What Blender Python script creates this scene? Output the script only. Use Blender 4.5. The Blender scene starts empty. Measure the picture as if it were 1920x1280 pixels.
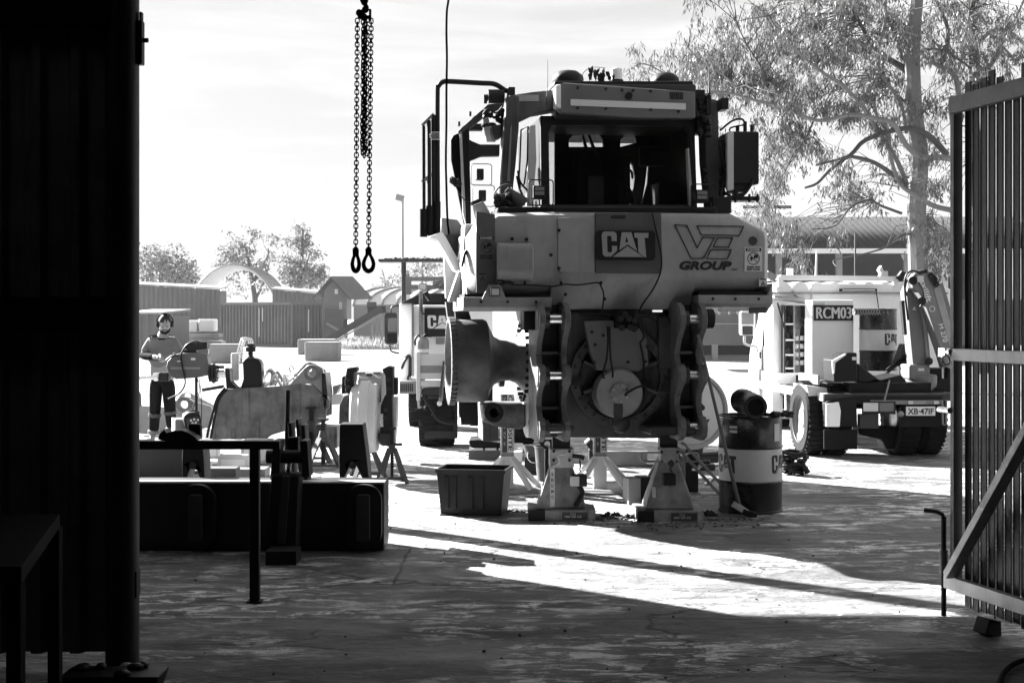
import bpy, bmesh, math, random
from mathutils import Vector, Matrix, geometry
import numpy as np
random.seed(7); rng = np.random.default_rng(11)
S = bpy.context.scene; COL = S.collection
F = 2667.0; EYE = 1.8; R = math.radians
V = Vector

def at(px, py, D): return V(((px-960)/F*D, D, EYE-(py-593)/F*D))
def gnd(px, py):
    D = EYE*F/(py-593); return V(((px-960)/F*D, D, 0))
class Fr:
    """frame of a thing: origin on the ground and a turn about Z; call it with a pixel and a local depth"""
    def __init__(s, O, yaw=0):
        s.O = V(O); s.a = R(yaw); c, n = math.cos(s.a), math.sin(s.a)
        s.ex, s.ey = V((c, n, 0)), V((-n, c, 0))
    def __call__(s, px, py, ly):
        d = V(((px-960)/F, 1, -(py-593)/F)); C = V((0, 0, EYE))
        t = (ly+s.ey.dot(s.O-C))/s.ey.dot(d); p = C+d*t-s.O
        return V((s.ex.dot(p), ly, p.z))
    def s(s_, ly):
        return F/(s_.O.y+ly)

# ---------- materials (the photograph is black and white, so every colour is a grey) ----------
MATS = {}
def mat(name, v, rough=.55, metal=0, dirt=0, dv=.03, ds=3.0, bump=0, bs=20, coat=0, stretch=(1,1,1), trans=0, spec=.3, streak=0):
    if name in MATS: return MATS[name]
    if v < .5: v *= .62; dv *= .62
    m = bpy.data.materials.new(name); m.use_nodes = True; nt = m.node_tree; N = nt.nodes; L = nt.links
    b = N['Principled BSDF']; b.inputs['Roughness'].default_value = rough; b.inputs['Metallic'].default_value = metal
    b.inputs['Specular IOR Level'].default_value = spec
    if coat: b.inputs['Coat Weight'].default_value = coat; b.inputs['Coat Roughness'].default_value = .15
    tc = N.new('ShaderNodeTexCoord'); mp = N.new('ShaderNodeMapping'); mp.inputs['Scale'].default_value = stretch
    L.new(tc.outputs['Object'], mp.inputs['Vector'])
    n1 = N.new('ShaderNodeTexNoise'); n1.inputs['Scale'].default_value = ds; n1.inputs['Detail'].default_value = 8; n1.inputs['Roughness'].default_value = .65
    L.new(mp.outputs[0], n1.inputs['Vector'])
    r1 = N.new('ShaderNodeMapRange'); r1.inputs[1].default_value = .35; r1.inputs[2].default_value = .75
    r1.inputs[3].default_value = 0; r1.inputs[4].default_value = max(dirt, .12)
    L.new(n1.outputs['Fac'], r1.inputs[0])
    fac = r1.outputs[0]
    if streak:
        mq = N.new('ShaderNodeMapping'); mq.inputs['Scale'].default_value = (1, 1, .08); L.new(tc.outputs['Object'], mq.inputs['Vector'])
        n3 = N.new('ShaderNodeTexNoise'); n3.inputs['Scale'].default_value = 22; n3.inputs['Detail'].default_value = 5; L.new(mq.outputs[0], n3.inputs['Vector'])
        r3 = N.new('ShaderNodeMapRange'); r3.inputs[1].default_value = .55; r3.inputs[2].default_value = .8; r3.inputs[4].default_value = streak
        L.new(n3.outputs['Fac'], r3.inputs[0])
        ad = N.new('ShaderNodeMath'); ad.operation = 'ADD'; ad.use_clamp = True; L.new(fac, ad.inputs[0]); L.new(r3.outputs[0], ad.inputs[1]); fac = ad.outputs[0]
    mx = N.new('ShaderNodeMix'); mx.data_type = 'RGBA'
    mx.inputs[6].default_value = (v, v, v, 1); mx.inputs[7].default_value = (dv, dv, dv, 1)
    L.new(fac, mx.inputs[0]); L.new(mx.outputs[2], b.inputs['Base Color'])
    rr = N.new('ShaderNodeMapRange'); rr.inputs[3].default_value = max(.05, rough-.12); rr.inputs[4].default_value = min(1, rough+.18)
    L.new(n1.outputs['Fac'], rr.inputs[0]); L.new(rr.outputs[0], b.inputs['Roughness'])
    if bump:
        n2 = N.new('ShaderNodeTexNoise'); n2.inputs['Scale'].default_value = bs; n2.inputs['Detail'].default_value = 6
        L.new(mp.outputs[0], n2.inputs['Vector'])
        bp = N.new('ShaderNodeBump'); bp.inputs['Strength'].default_value = bump; bp.inputs['Distance'].default_value = .02
        L.new(n2.outputs['Fac'], bp.inputs['Height']); L.new(bp.outputs[0], b.inputs['Normal'])
    MATS[name] = m; return m
def glass(name, v=.5, rough=.03):
    if name in MATS: return MATS[name]
    m = bpy.data.materials.new(name); m.use_nodes = True; nt = m.node_tree; N = nt.nodes; L = nt.links
    N.remove(N['Principled BSDF']); o = N['Material Output']
    t = N.new('ShaderNodeBsdfTransparent'); t.inputs[0].default_value = (v, v, v, 1)
    g = N.new('ShaderNodeBsdfGlossy'); g.inputs['Roughness'].default_value = rough
    fr = N.new('ShaderNodeFresnel'); fr.inputs[0].default_value = 1.18; mx = N.new('ShaderNodeMixShader')
    L.new(fr.outputs[0], mx.inputs[0]); L.new(t.outputs[0], mx.inputs[1]); L.new(g.outputs[0], mx.inputs[2]); L.new(mx.outputs[0], o.inputs[0])
    MATS[name] = m; return m
def leafmat(name, v, tr=.5):
    m = bpy.data.materials.new(name); m.use_nodes = True; nt = m.node_tree; N = nt.nodes; L = nt.links
    N.remove(N['Principled BSDF']); o = N['Material Output']
    ge = N.new('ShaderNodeNewGeometry'); cr = N.new('ShaderNodeMapRange'); cr.inputs[3].default_value = v*.5; cr.inputs[4].default_value = v*1.6
    L.new(ge.outputs['Random Per Island'], cr.inputs[0])
    d = N.new('ShaderNodeBsdfDiffuse'); t = N.new('ShaderNodeBsdfTranslucent'); mx = N.new('ShaderNodeMixShader'); mx.inputs[0].default_value = tr
    g = N.new('ShaderNodeBsdfGlossy'); g.inputs['Roughness'].default_value = .35; g.inputs[0].default_value = (.5,.5,.5,1); m2 = N.new('ShaderNodeMixShader'); m2.inputs[0].default_value = .035
    L.new(cr.outputs[0], d.inputs[0]); L.new(cr.outputs[0], t.inputs[0]); L.new(d.outputs[0], mx.inputs[1]); L.new(t.outputs[0], mx.inputs[2])
    L.new(mx.outputs[0], m2.inputs[1]); L.new(g.outputs[0], m2.inputs[2]); L.new(m2.outputs[0], o.inputs[0])
    return m
PAINT = mat('machine_paint', .49, .45, dirt=.6, dv=.2, ds=2.2, bump=.04, bs=60, streak=.35)
PAINTD = mat('machine_paint_grimy', .13, .55, dirt=.85, dv=.03, ds=3.5, bump=.12, bs=40, streak=.5)
DGREY = mat('dark_grey_paint', .05, .5, spec=.25, dirt=.4, dv=.1, ds=4, bump=.04)
BLACK = mat('black_plastic', .012, .45, spec=.2, dirt=.25, dv=.04)
BLKM = mat('black_steel', .015, .5, spec=.2, dirt=.4, dv=.05, ds=6, bump=.1)
RUBBER = mat('rubber', .012, .8, spec=.15, dirt=.4, dv=.025, ds=8, bump=.2)
OILY = mat('oily_steel', .035, .4, .3, dirt=.7, dv=.12, ds=7, bump=.25)
STEEL = mat('bright_steel', .75, .25, 1, dirt=.3, dv=.3, ds=9)
GALV = mat('galvanised_steel', .42, .45, .55, dirt=.5, dv=.22, ds=4, streak=.3)
RUST = mat('rusty_steel', .07, .75, .1, dirt=.7, dv=.15, ds=5, bump=.3)
WORN = mat('worn_plate_steel', .3, .5, .35, dirt=.95, dv=.05, ds=4, bump=.12, streak=.6)
WHITE = mat('white_paint', .72, .4, dirt=.25, dv=.42, ds=2.5, streak=.12)
CREAM = mat('cream_paint', .5, .42, dirt=.4, dv=.25, ds=3, streak=.2)
CONC = mat('concrete', .36, .85, dirt=.6, dv=.2, ds=2.5, bump=.3, bs=30)
INK = mat('printed_ink', .02, .5)
PALE = mat('pale_decal', .55, .5, dirt=.2, dv=.4)
SKINM = mat('skin', .36, .5, dirt=.2, dv=.25, ds=12)
WOOD = mat('shadow_pole_timber', .2, .8, dirt=.5, dv=.09, ds=6, bump=.2, stretch=(1,6,6))

# ---------- mesh building ----------
def smooth(me, ang=35):
    me.shade_smooth() if hasattr(me, 'shade_smooth') else [setattr(p, 'use_smooth', True) for p in me.polygons]
    try: me.set_sharp_from_angle(angle=R(ang))
    except Exception: pass
class MB:
    def __init__(s): s.v = []; s.f = []
    def add(s, vs, fs):
        o = len(s.v); s.v += [tuple(v) for v in vs]; s.f += [tuple(i+o for i in f) for f in fs]; return s
    def box(s, x0, x1, y0, y1, z0, z1):
        x0, x1 = min(x0,x1), max(x0,x1); y0, y1 = min(y0,y1), max(y0,y1); z0, z1 = min(z0,z1), max(z0,z1)
        return s.add([(x,y,z) for z in (z0,z1) for y in (y0,y1) for x in (x0,x1)],
                     [(0,2,3,1),(4,5,7,6),(0,1,5,4),(2,6,7,3),(0,4,6,2),(1,3,7,5)])
    def obb(s, c, size, M=None):
        h = [a/2 for a in size]; c = V(c); M = M or Matrix.Identity(3)
        return s.add([c+M@V((x*h[0],y*h[1],z*h[2])) for z in (-1,1) for y in (-1,1) for x in (-1,1)],
                     [(0,2,3,1),(4,5,7,6),(0,1,5,4),(2,6,7,3),(0,4,6,2),(1,3,7,5)])
    def bar(s, p0, p1, w, h, up=(0,0,1)):
        p0, p1 = V(p0), V(p1); d = p1-p0; L = d.length; d.normalize()
        u = V(up); sx = d.cross(u)
        if sx.length < 1e-4: u = V((0,1,0)); sx = d.cross(u)
        sx.normalize(); uu = sx.cross(d)
        return s.obb((p0+p1)/2, (w, L, h), Matrix((sx, d, uu)).transposed())
    def prism(s, loops, axis, a, b):
        if not isinstance(loops[0][0], (tuple, list, Vector)): loops = [loops]
        if len(loops) > 1:
            ar = lambda l: sum(l[i][0]*l[(i+1)%len(l)][1]-l[(i+1)%len(l)][0]*l[i][1] for i in range(len(l)))
            loops = [list(l) if (ar(l) > 0) == (i == 0) else list(l)[::-1] for i, l in enumerate(loops)]
        def P(q, t):
            return {'x': (t, q[0], q[1]), 'y': (q[0], t, q[1]), 'z': (q[0], q[1], t)}[axis]
        o = len(s.v); pts = [q for l in loops for q in l]; n = len(pts)
        if len(loops) > 1:
            bm = bmesh.new(); k = 0
            bv = [bm.verts.new((q[0], q[1], 0)) for q in pts]; ed = []
            for l in loops:
                ed += [bm.edges.new((bv[k+i], bv[k+(i+1) % len(l)])) for i in range(len(l))]; k += len(l)
            bm.verts.index_update(); bmesh.ops.triangle_fill(bm, use_beauty=True, edges=ed, normal=(0,0,1)); tri = [tuple(v.index for v in f.verts) for f in bm.faces]; bm.free()
        else: tri = geometry.tessellate_polygon([[V((q[0], q[1], 0)) for q in loops[0]]])
        s.v += [P(q, a) for q in pts]+[P(q, b) for q in pts]
        for t in tri:
            s.f.append(tuple(o+i for i in t)); s.f.append(tuple(o+n+i for i in reversed(t)))
        k = 0
        for l in loops:
            m = len(l)
            for i in range(m):
                j = (i+1) % m; s.f.append((o+k+i, o+k+j, o+n+k+j, o+n+k+i))
            k += m
        return s
    def lathe(s, p, d, prof, n=24, close=True):
        p, d = V(p), V(d).normalized(); u = d.orthogonal().normalized(); w = d.cross(u); vs = []; fs = []
        for t, r in prof:
            for i in range(n):
                a = 2*math.pi*i/n; vs.append(p+d*t+(u*math.cos(a)+w*math.sin(a))*r)
        for k in range(len(prof)-1):
            for i in range(n):
                j = (i+1) % n; fs.append((k*n+i, k*n+j, (k+1)*n+j, (k+1)*n+i))
        if close: fs.append(tuple(range(n-1,-1,-1))); fs.append(tuple((len(prof)-1)*n+i for i in range(n)))
        return s.add(vs, fs)
    def cyl(s, p0, p1, r, r1=None, n=18):
        d = V(p1)-V(p0); return s.lathe(p0, d, [(0, r), (d.length, r if r1 is None else r1)], n)
    def pipe(s, p0, p1, ro, ri, n=28):
        d = V(p1)-V(p0); L = d.length; return s.lathe(p0, d, [(0,ri),(0,ro),(L,ro),(L,ri),(0,ri)], n, close=False)
    def tube(s, pts, r, n=8):
        pts = [V(p) for p in pts]; m = len(pts); rs = r if isinstance(r, (list, tuple)) else [r]*m; vs = []; fs = []; u = None
        for i, p in enumerate(pts):
            d = (pts[min(i+1, m-1)]-pts[max(i-1, 0)]).normalized()
            u = d.orthogonal().normalized() if u is None else (u-d*u.dot(d)).normalized()
            w = d.cross(u)
            for k in range(n):
                a = 2*math.pi*k/n; vs.append(p+(u*math.cos(a)+w*math.sin(a))*rs[i])
        for i in range(m-1):
            for k in range(n):
                j = (k+1) % n; fs.append((i*n+k, i*n+j, (i+1)*n+j, (i+1)*n+k))
        fs.append(tuple(range(n-1,-1,-1))); fs.append(tuple((m-1)*n+k for k in range(n)))
        return s.add(vs, fs)
    def curve(s, pts, r, n=8, k=6):
        return s.tube(spline(pts, k), r, n)
    def torus(s, p, d, Rr, r, n=28, m=8, a0=0, a1=2*math.pi):
        p, d = V(p), V(d).normalized(); u = d.orthogonal().normalized(); w = d.cross(u); vs = []; fs = []; full = a1-a0 > 6.28
        cnt = n if full else n+1
        for i in range(cnt):
            a = a0+(a1-a0)*i/n; e = u*math.cos(a)+w*math.sin(a)
            for k in range(m):
                b = 2*math.pi*k/m; vs.append(p+e*(Rr+r*math.cos(b))+d*(r*math.sin(b)))
        for i in range(n):
            i2 = (i+1) % cnt
            for k in range(m):
                j = (k+1) % m; fs.append((i*m+k, i2*m+k, i2*m+j, i*m+j))
        return s.add(vs, fs)
    def sph(s, c, r, n=14, m=8, z0=-1):
        c = V(c); r = (r,)*3 if not isinstance(r, (tuple, list)) else r; vs = []; fs = []
        for i in range(m+1):
            t = math.asin(max(-1, z0))+(math.pi/2-math.asin(max(-1, z0)))*i/m
            for k in range(n):
                a = 2*math.pi*k/n; q = math.cos(t); vs.append((c.x+r[0]*q*math.cos(a), c.y+r[1]*q*math.sin(a), c.z+r[2]*math.sin(t)))
        for i in range(m):
            for k in range(n):
                j = (k+1) % n; fs.append((i*n+k, i*n+j, (i+1)*n+j, (i+1)*n+k))
        fs.append(tuple(range(n-1,-1,-1)))
        return s.add(vs, fs)
    def build(s, name, m, parent=None, bev=0, sm=True, seg=2):
        me = bpy.data.meshes.new(name); me.from_pydata(s.v, [], s.f)
        bm = bmesh.new(); bm.from_mesh(me); bmesh.ops.remove_doubles(bm, verts=bm.verts, dist=1e-5)
        bmesh.ops.recalc_face_normals(bm, faces=bm.faces); bm.to_mesh(me); bm.free()
        if isinstance(m, (list, tuple)): [me.materials.append(q) for q in m]
        else: me.materials.append(m)
        if sm: smooth(me)
        o = bpy.data.objects.new(name, me); COL.objects.link(o)
        if parent: o.parent = parent
        if bev:
            b = o.modifiers.new('bevel', 'BEVEL'); b.width = bev; b.segments = seg; b.harden_normals = True; b.limit_method = 'ANGLE'; b.angle_limit = R(40)
        return o
def spline(pts, k=6):
    pts = [V(p) for p in pts]; out = []
    for i in range(len(pts)-1):
        p0, p1, p2, p3 = pts[max(i-1,0)], pts[i], pts[i+1], pts[min(i+2, len(pts)-1)]
        for j in range(k):
            t = j/k; out.append(.5*((2*p1)+(p2-p0)*t+(2*p0-5*p1+4*p2-p3)*t*t+(3*p1-p0-3*p2+p3)*t**3))
    return out+[pts[-1]]
def circ(cx, cy, r, n=20): return [(cx+r*math.cos(2*math.pi*i/n), cy+r*math.sin(2*math.pi*i/n)) for i in range(n)]
def rrect(x0, x1, z0, z1, r, n=4):
    out = []
    for cx, cz, a in ((x1-r, z1-r, 0), (x0+r, z1-r, 90), (x0+r, z0+r, 180), (x1-r, z0+r, 270)):
        out += [(cx+r*math.cos(R(a+90*i/n)), cz+r*math.sin(R(a+90*i/n))) for i in range(n+1)]
    return out
def tag(o, label=None, cat=None, group=None, kind=None):
    if label: o['label'] = label
    if cat: o['category'] = cat
    if group: o['group'] = group
    if kind: o['kind'] = kind
    return o
def thing(name, loc, label, cat, group=None, yaw=0):
    o = bpy.data.objects.new(name, None); COL.objects.link(o); o.location = loc; o.rotation_euler = (0, 0, R(yaw)); o.empty_display_size = .2
    return tag(o, label, cat, group)
def frthing(fr, name, label, cat, group=None):
    return thing(name, fr.O, label, cat, group, math.degrees(fr.a))
def copy_tree(o, parent=None, top=True):
    c = o.copy(); COL.objects.link(c)
    if parent: c.parent = parent
    for ch in list(o.children): copy_tree(ch, c, False)
    return c
def text(name, s, m, parent, x0, x1, z0, z1, y, bold=0, ext=.002, shear=0, turn=0, axis='y', sp=1):
    """lettering fitted to a rectangle of a plane that faces -Y; turn=90 runs it upwards, -90 down"""
    cu = bpy.data.curves.new(name, 'FONT'); cu.body = s; cu.offset = bold; cu.extrude = .01; cu.shear = shear; cu.space_character = sp; cu.resolution_u = 3
    t = bpy.data.objects.new(name, cu); COL.objects.link(t); dg = bpy.context.evaluated_depsgraph_get(); dg.update()
    me = bpy.data.meshes.new_from_object(t.evaluated_get(dg)); bpy.data.objects.remove(t)
    n = len(me.vertices); a = np.zeros(n*3); me.vertices.foreach_get('co', a); a = a.reshape(-1, 3)
    if turn == -90: a = np.stack([a[:,1], -a[:,0], a[:,2]], 1)
    elif turn == 90: a = np.stack([-a[:,1], a[:,0], a[:,2]], 1)
    lo, hi = a.min(0), a.max(0); q = (a-lo)/np.maximum(hi-lo, 1e-6)
    out = np.stack([x0+(x1-x0)*q[:,0], y-ext*q[:,2], z0+(z1-z0)*q[:,1]], 1)
    me.vertices.foreach_set('co', out.ravel()); me.update(); me.materials.clear(); me.materials.append(m)
    o = bpy.data.objects.new(name, me); COL.objects.link(o); o.parent = parent; return o
def hexbolt(mb, p, d, r=.012, h=.012): mb.lathe(p, d, [(0, r), (h, r), (h, r*.5), (h*1.4, r*.45)], 6)

def cat_logo(parent, x0, x1, z0, z1, y, ml, md, warp=None, tri=True):
    f = lambda l: [(x0+(x1-x0)*(X-30)/410, z0+(z1-z0)*(1-(Y-245)/225)) for X, Y in l]; obs = []
    C_ = [(55,245),(140,245),(158,262),(162,280),(162,330),(118,330),(116,292),(106,283),(86,283),(77,292),(81,420),(90,430),(110,430),(121,420),(120,372),(165,372),(165,412),(112,468),(62,468),(40,448),(30,280),(36,256)]
    A_ = [[(205,250),(290,250),(340,418),(258,358),(185,408)],[(247,285),(263,336),(236,342)]]
    T_ = [(315,255),(440,255),(437,298),(405,298),(420,470),(405,470),(352,428),(345,298),(318,298)]
    for g in (C_, A_, T_): obs.append(MB().prism([f(l) for l in g] if isinstance(g[0], list) else f(g), 'y', y-.002, y+.001).build('lettering', ml, parent, sm=False))
    if tri: obs.append(MB().prism(f([(128,470),(256,373),(398,470)]), 'y', y-.003, y+.001).build('logo_triangle', ml, parent, sm=False))
    if warp:
        for o in obs: warp(o)
# ---------- camera, light ----------
cam = bpy.data.objects.new('camera', bpy.data.cameras.new('camera')); COL.objects.link(cam)
cam.location = (0, 0, EYE); cam.rotation_euler = (R(90), 0, 0); cam.data.lens = 50; cam.data.sensor_width = 36
cam.data.shift_y = -47/1920; cam.data.clip_end = 2000; cam.data.clip_start = .1; S.camera = cam
AZ = R(41); EL = R(27)           # shadows run towards +x, -y
sd = V((math.cos(AZ)*math.cos(EL), -math.sin(AZ)*math.cos(EL), -math.sin(EL)))
sl = bpy.data.objects.new('sun', bpy.data.lights.new('sun', 'SUN')); COL.objects.link(sl)
sl.data.energy = 5; sl.data.angle = R(.5); sl.data.color = (1, 1, 1); sl.rotation_euler = sd.to_track_quat('-Z', 'Y').to_euler()
W = bpy.data.worlds.new('World'); S.world = W; W.use_nodes = True; nt = W.node_tree; N = nt.nodes; L = nt.links
bg = N['Background']; sky = N.new('ShaderNodeTexSky'); sky.sky_type = 'NISHITA'; sky.sun_disc = False; sky.sun_elevation = EL
sky.sun_rotation = math.atan2(-sd.x, -sd.y); sky.dust_density = 3; sky.air_density = 1.2
bw = N.new('ShaderNodeRGBToBW'); L.new(sky.outputs[0], bw.inputs[0]); ml = N.new('ShaderNodeMath'); ml.operation = 'MULTIPLY'; ml.inputs[1].default_value = .32; L.new(bw.outputs[0], ml.inputs[0])
geo = N.new('ShaderNodeTexCoord'); sx = N.new('ShaderNodeSeparateXYZ'); L.new(geo.outputs['Generated'], sx.inputs[0])
mp = N.new('ShaderNodeMapping'); mp.inputs['Scale'].default_value = (1.2, 1.2, 14); mp.inputs['Rotation'].default_value = (R(4), R(3), 0); L.new(geo.outputs['Generated'], mp.inputs[0])
nz = N.new('ShaderNodeTexNoise'); nz.inputs['Scale'].default_value = 2.2; nz.inputs['Detail'].default_value = 9; nz.inputs['Roughness'].default_value = .6; nz.inputs['Distortion'].default_value = .8
L.new(mp.outputs[0], nz.inputs[0])
rp = N.new('ShaderNodeMapRange'); rp.inputs[1].default_value = .42; rp.inputs[2].default_value = .68; rp.inputs[3].default_value = .75; rp.inputs[4].default_value = .95; L.new(nz.outputs['Fac'], rp.inputs[0])
mx = N.new('ShaderNodeMix'); mx.data_type = 'FLOAT'; L.new(rp.outputs[0], mx.inputs[0]); L.new(ml.outputs[0], mx.inputs[2]); rq = N.new('ShaderNodeMapRange'); rq.inputs[1].default_value = .38; rq.inputs[2].default_value = .66; rq.inputs[3].default_value = 1.98; rq.inputs[4].default_value = 2.6; L.new(nz.outputs['Fac'], rq.inputs[0]); L.new(rq.outputs[0], mx.inputs[3])
L.new(mx.outputs[0], bg.inputs[0]); bg.inputs[1].default_value = .05
S.view_settings.view_transform = 'Standard'; S.view_settings.look = 'None'; S.view_settings.gamma = 1; S.view_settings.exposure = 3.0
S.cycles.use_denoising = True; S.cycles.max_bounces = 6; S.cycles.transparent_max_bounces = 12; S.cycles.volume_bounces = 0; S.cycles.volume_max_steps = 64
S.cycles.diffuse_bounces = 4; S.cycles.sample_clamp_indirect = 8

# ---------- ground ----------
def ground():
    m = bpy.data.materials.new('yard_concrete'); m.use_nodes = True; nt = m.node_tree; N = nt.nodes; L = nt.links; b = N['Principled BSDF']
    tc = N.new('ShaderNodeTexCoord')
    def noise(scale, det, st=(1,1,1), dist=0, rough=.6):
        mp = N.new('ShaderNodeMapping'); mp.inputs['Scale'].default_value = st; L.new(tc.outputs['Object'], mp.inputs[0])
        n = N.new('ShaderNodeTexNoise'); n.inputs['Scale'].default_value = scale; n.inputs['Detail'].default_value = det; n.inputs['Distortion'].default_value = dist; n.inputs['Roughness'].default_value = rough
        L.new(mp.outputs[0], n.inputs[0]); return n.outputs['Fac']
    def rng_(x, a, b_, c, d):
        r = N.new('ShaderNodeMapRange'); r.inputs[1].default_value = a; r.inputs[2].default_value = b_; r.inputs[3].default_value = c; r.inputs[4].default_value = d; L.new(x, r.inputs[0]); return r.outputs[0]
    def math_(op, a, b_):
        n = N.new('ShaderNodeMath'); n.operation = op
        for i, q in enumerate((a, b_)):
            if hasattr(q, 'is_linked'): L.new(q, n.inputs[i])
            else: n.inputs[i].default_value = q
        return n.outputs[0]
    base = rng_(noise(.8, 8, (1, .8, 1), .5), .3, .7, .1, .2)
    fine = rng_(noise(26, 8, (.6, 1.3, 1)), .35, .7, .75, 1.15)
    col = math_('MULTIPLY', base, fine)
    blot = rng_(noise(2.6, 9, (.45, 1, 1), 1.5, .7), .5, .62, 1, .62); col = math_('MULTIPLY', col, blot)
    oil = rng_(noise(.55, 6, (.8, 1, 1), 1), .6, .72, 1, .45); col = math_('MULTIPLY', col, oil)
    spk = rng_(noise(70, 3), .68, .74, 1, .35); col = math_('MULTIPLY', col, spk)
    # worn scuffs with specular glints painted in as pale colour, two slab joints
    wn = math_('MULTIPLY', rng_(noise(6, 12, (.55, 1.25, 1), .6, .78), .5, .56, 0, 1), rng_(noise(.9, 5, (.7, 1.2, 1), .8), .44, .6, 0, 1)); col = math_('ADD', col, math_('MULTIPLY', wn, .85))
    dk = rng_(noise(3.5, 12, (.6, 1.3, 1), .6, .78), .38, .47, .58, 1); col = math_('MULTIPLY', col, dk)
    sq = N.new('ShaderNodeSeparateXYZ'); L.new(tc.outputs['Object'], sq.inputs[0]); wob = math_('MULTIPLY', math_('SUBTRACT', noise(1.6, 6), .5), .16)
    def joint(ax, pos, w):
        return rng_(math_('ABSOLUTE', math_('SUBTRACT', math_('ADD', sq.outputs[ax], wob), pos), 0), w*.4, w, .18, 1)
    col = math_('MULTIPLY', col, joint(1, 8.47, .018)); col = math_('MULTIPLY', col, joint(1, 9.42, .01)); col = math_('MULTIPLY', col, math_('MAXIMUM', joint(0, -.8, .016), rng_(math_('ABSOLUTE', math_('SUBTRACT', sq.outputs[1], 10.3), 0), .65, .8, 0, 1))); col = math_('MULTIPLY', col, joint(1, 14.2, .02))
    # cracks: edges of large warped cells
    mp = N.new('ShaderNodeMapping'); mp.inputs['Scale'].default_value = (.42, .9, 1); L.new(tc.outputs['Object'], mp.inputs[0])
    nw = N.new('ShaderNodeTexNoise'); nw.inputs['Scale'].default_value = 2.2; nw.inputs['Detail'].default_value = 7; L.new(mp.outputs[0], nw.inputs[0])
    av = N.new('ShaderNodeMix'); av.data_type = 'RGBA'; av.blend_type = 'LINEAR_LIGHT'; av.inputs[0].default_value = .28; L.new(mp.outputs[0], av.inputs[6]); L.new(nw.outputs['Color'], av.inputs[7])
    vo = N.new('ShaderNodeTexVoronoi'); vo.feature = 'DISTANCE_TO_EDGE'; vo.inputs['Scale'].default_value = 1.0; L.new(av.outputs[2], vo.inputs['Vector'])
    cr = rng_(vo.outputs['Distance'], .002, .011, 0, 1)
    gate = rng_(noise(.7, 3), .46, .56, 1, 0); cr = math_('MAXIMUM', cr, gate)
    col = math_('MULTIPLY', col, rng_(cr, 0, 1, .25, 1))
    # further off the slab gives way to pale packed gravel
    sy = N.new('ShaderNodeSeparateXYZ'); L.new(tc.outputs['Object'], sy.inputs[0])
    far = rng_(math_('ADD', sy.outputs[1], math_('MULTIPLY', noise(.3, 4), 6.)), 22, 34, 0, 1)
    gv = math_('MULTIPLY', rng_(noise(.35, 9, (.35, 1, 1)), .35, .7, .23, .36), rng_(noise(9, 6, (.5, 1, 1)), .3, .7, .8, 1.15))
    mf = N.new('ShaderNodeMix'); mf.data_type = 'FLOAT'; L.new(far, mf.inputs[0]); L.new(col, mf.inputs[2]); L.new(gv, mf.inputs[3])
    L.new(mf.outputs[0], b.inputs['Base Color'])
    L.new(rng_(noise(1.9, 8, (.4, 1, 1), 1.2), .35, .65, .42, .85), b.inputs['Roughness'])
    bp = N.new('ShaderNodeBump'); bp.inputs['Strength'].default_value = .9; bp.inputs['Distance'].default_value = .03
    h = math_('ADD', math_('MULTIPLY', noise(16, 9, (.5, 1.2, 1), 0, .7), 1.), math_('MULTIPLY', cr, .8)); h = math_('ADD', h, math_('MULTIPLY', noise(3, 5), 1.5))
    L.new(h, bp.inputs['Height']); L.new(bp.outputs[0], b.inputs['Normal'])
    g = MB(); xs = [-400, -60, -12, 0, 12, 60, 400]; ys = [-30, 0, 15, 40, 100, 700]
    for y in ys:
        for x in xs: g.v.append((x, y, 0))
    n = len(xs)
    for j in range(len(ys)-1):
        for i in range(n-1): g.f.append((j*n+i, j*n+i+1, (j+1)*n+i+1, (j+1)*n+i))
    o = g.build('ground', m, sm=False); tag(o, kind='structure')
ground()
# loose stones and grit on the slab
def grit():
    mb = MB()
    cl = [(rng.uniform(-2,3), rng.uniform(7,14)) for _ in range(14)]
    for i in range(330):
        if i % 3: cx_, cy_ = cl[i % 14]; x = cx_+rng.normal()*.5; D = cy_+rng.normal()*.28
        else: D = 7+(rng.random()**1.5)*9; x = rng.uniform(-.3, .36)*D
        r = .0025+.009*rng.random()**3
        p = V((x, D, r*.4)); q = [(rng.uniform(.6, 1.3)*r) for _ in range(3)]
        mb.sph(p, tuple(q), 6, 3)
    for cx, cy, n, sp in ((1130, 972, 150, .22), (1255, 985, 100, .3), (975, 958, 120, .2), (950, 925, 90, .15), (1125, 925, 60, .2), (1340, 975, 60, .2)):
        c = gnd(cx, cy)
        for i in range(n):
            r = rng.uniform(.004, .016); mb.sph((c.x+rng.normal()*sp, c.y+rng.normal()*sp*.35, r*.4), (r, r*.8, r*.6), 6, 3)
    tag(mb.build('loose_grit', mat('grit', .1, .9, dirt=.6, dv=.3)), 'small dark stones and dirt scattered over the concrete', 'grit', kind='stuff')
grit()
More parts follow.
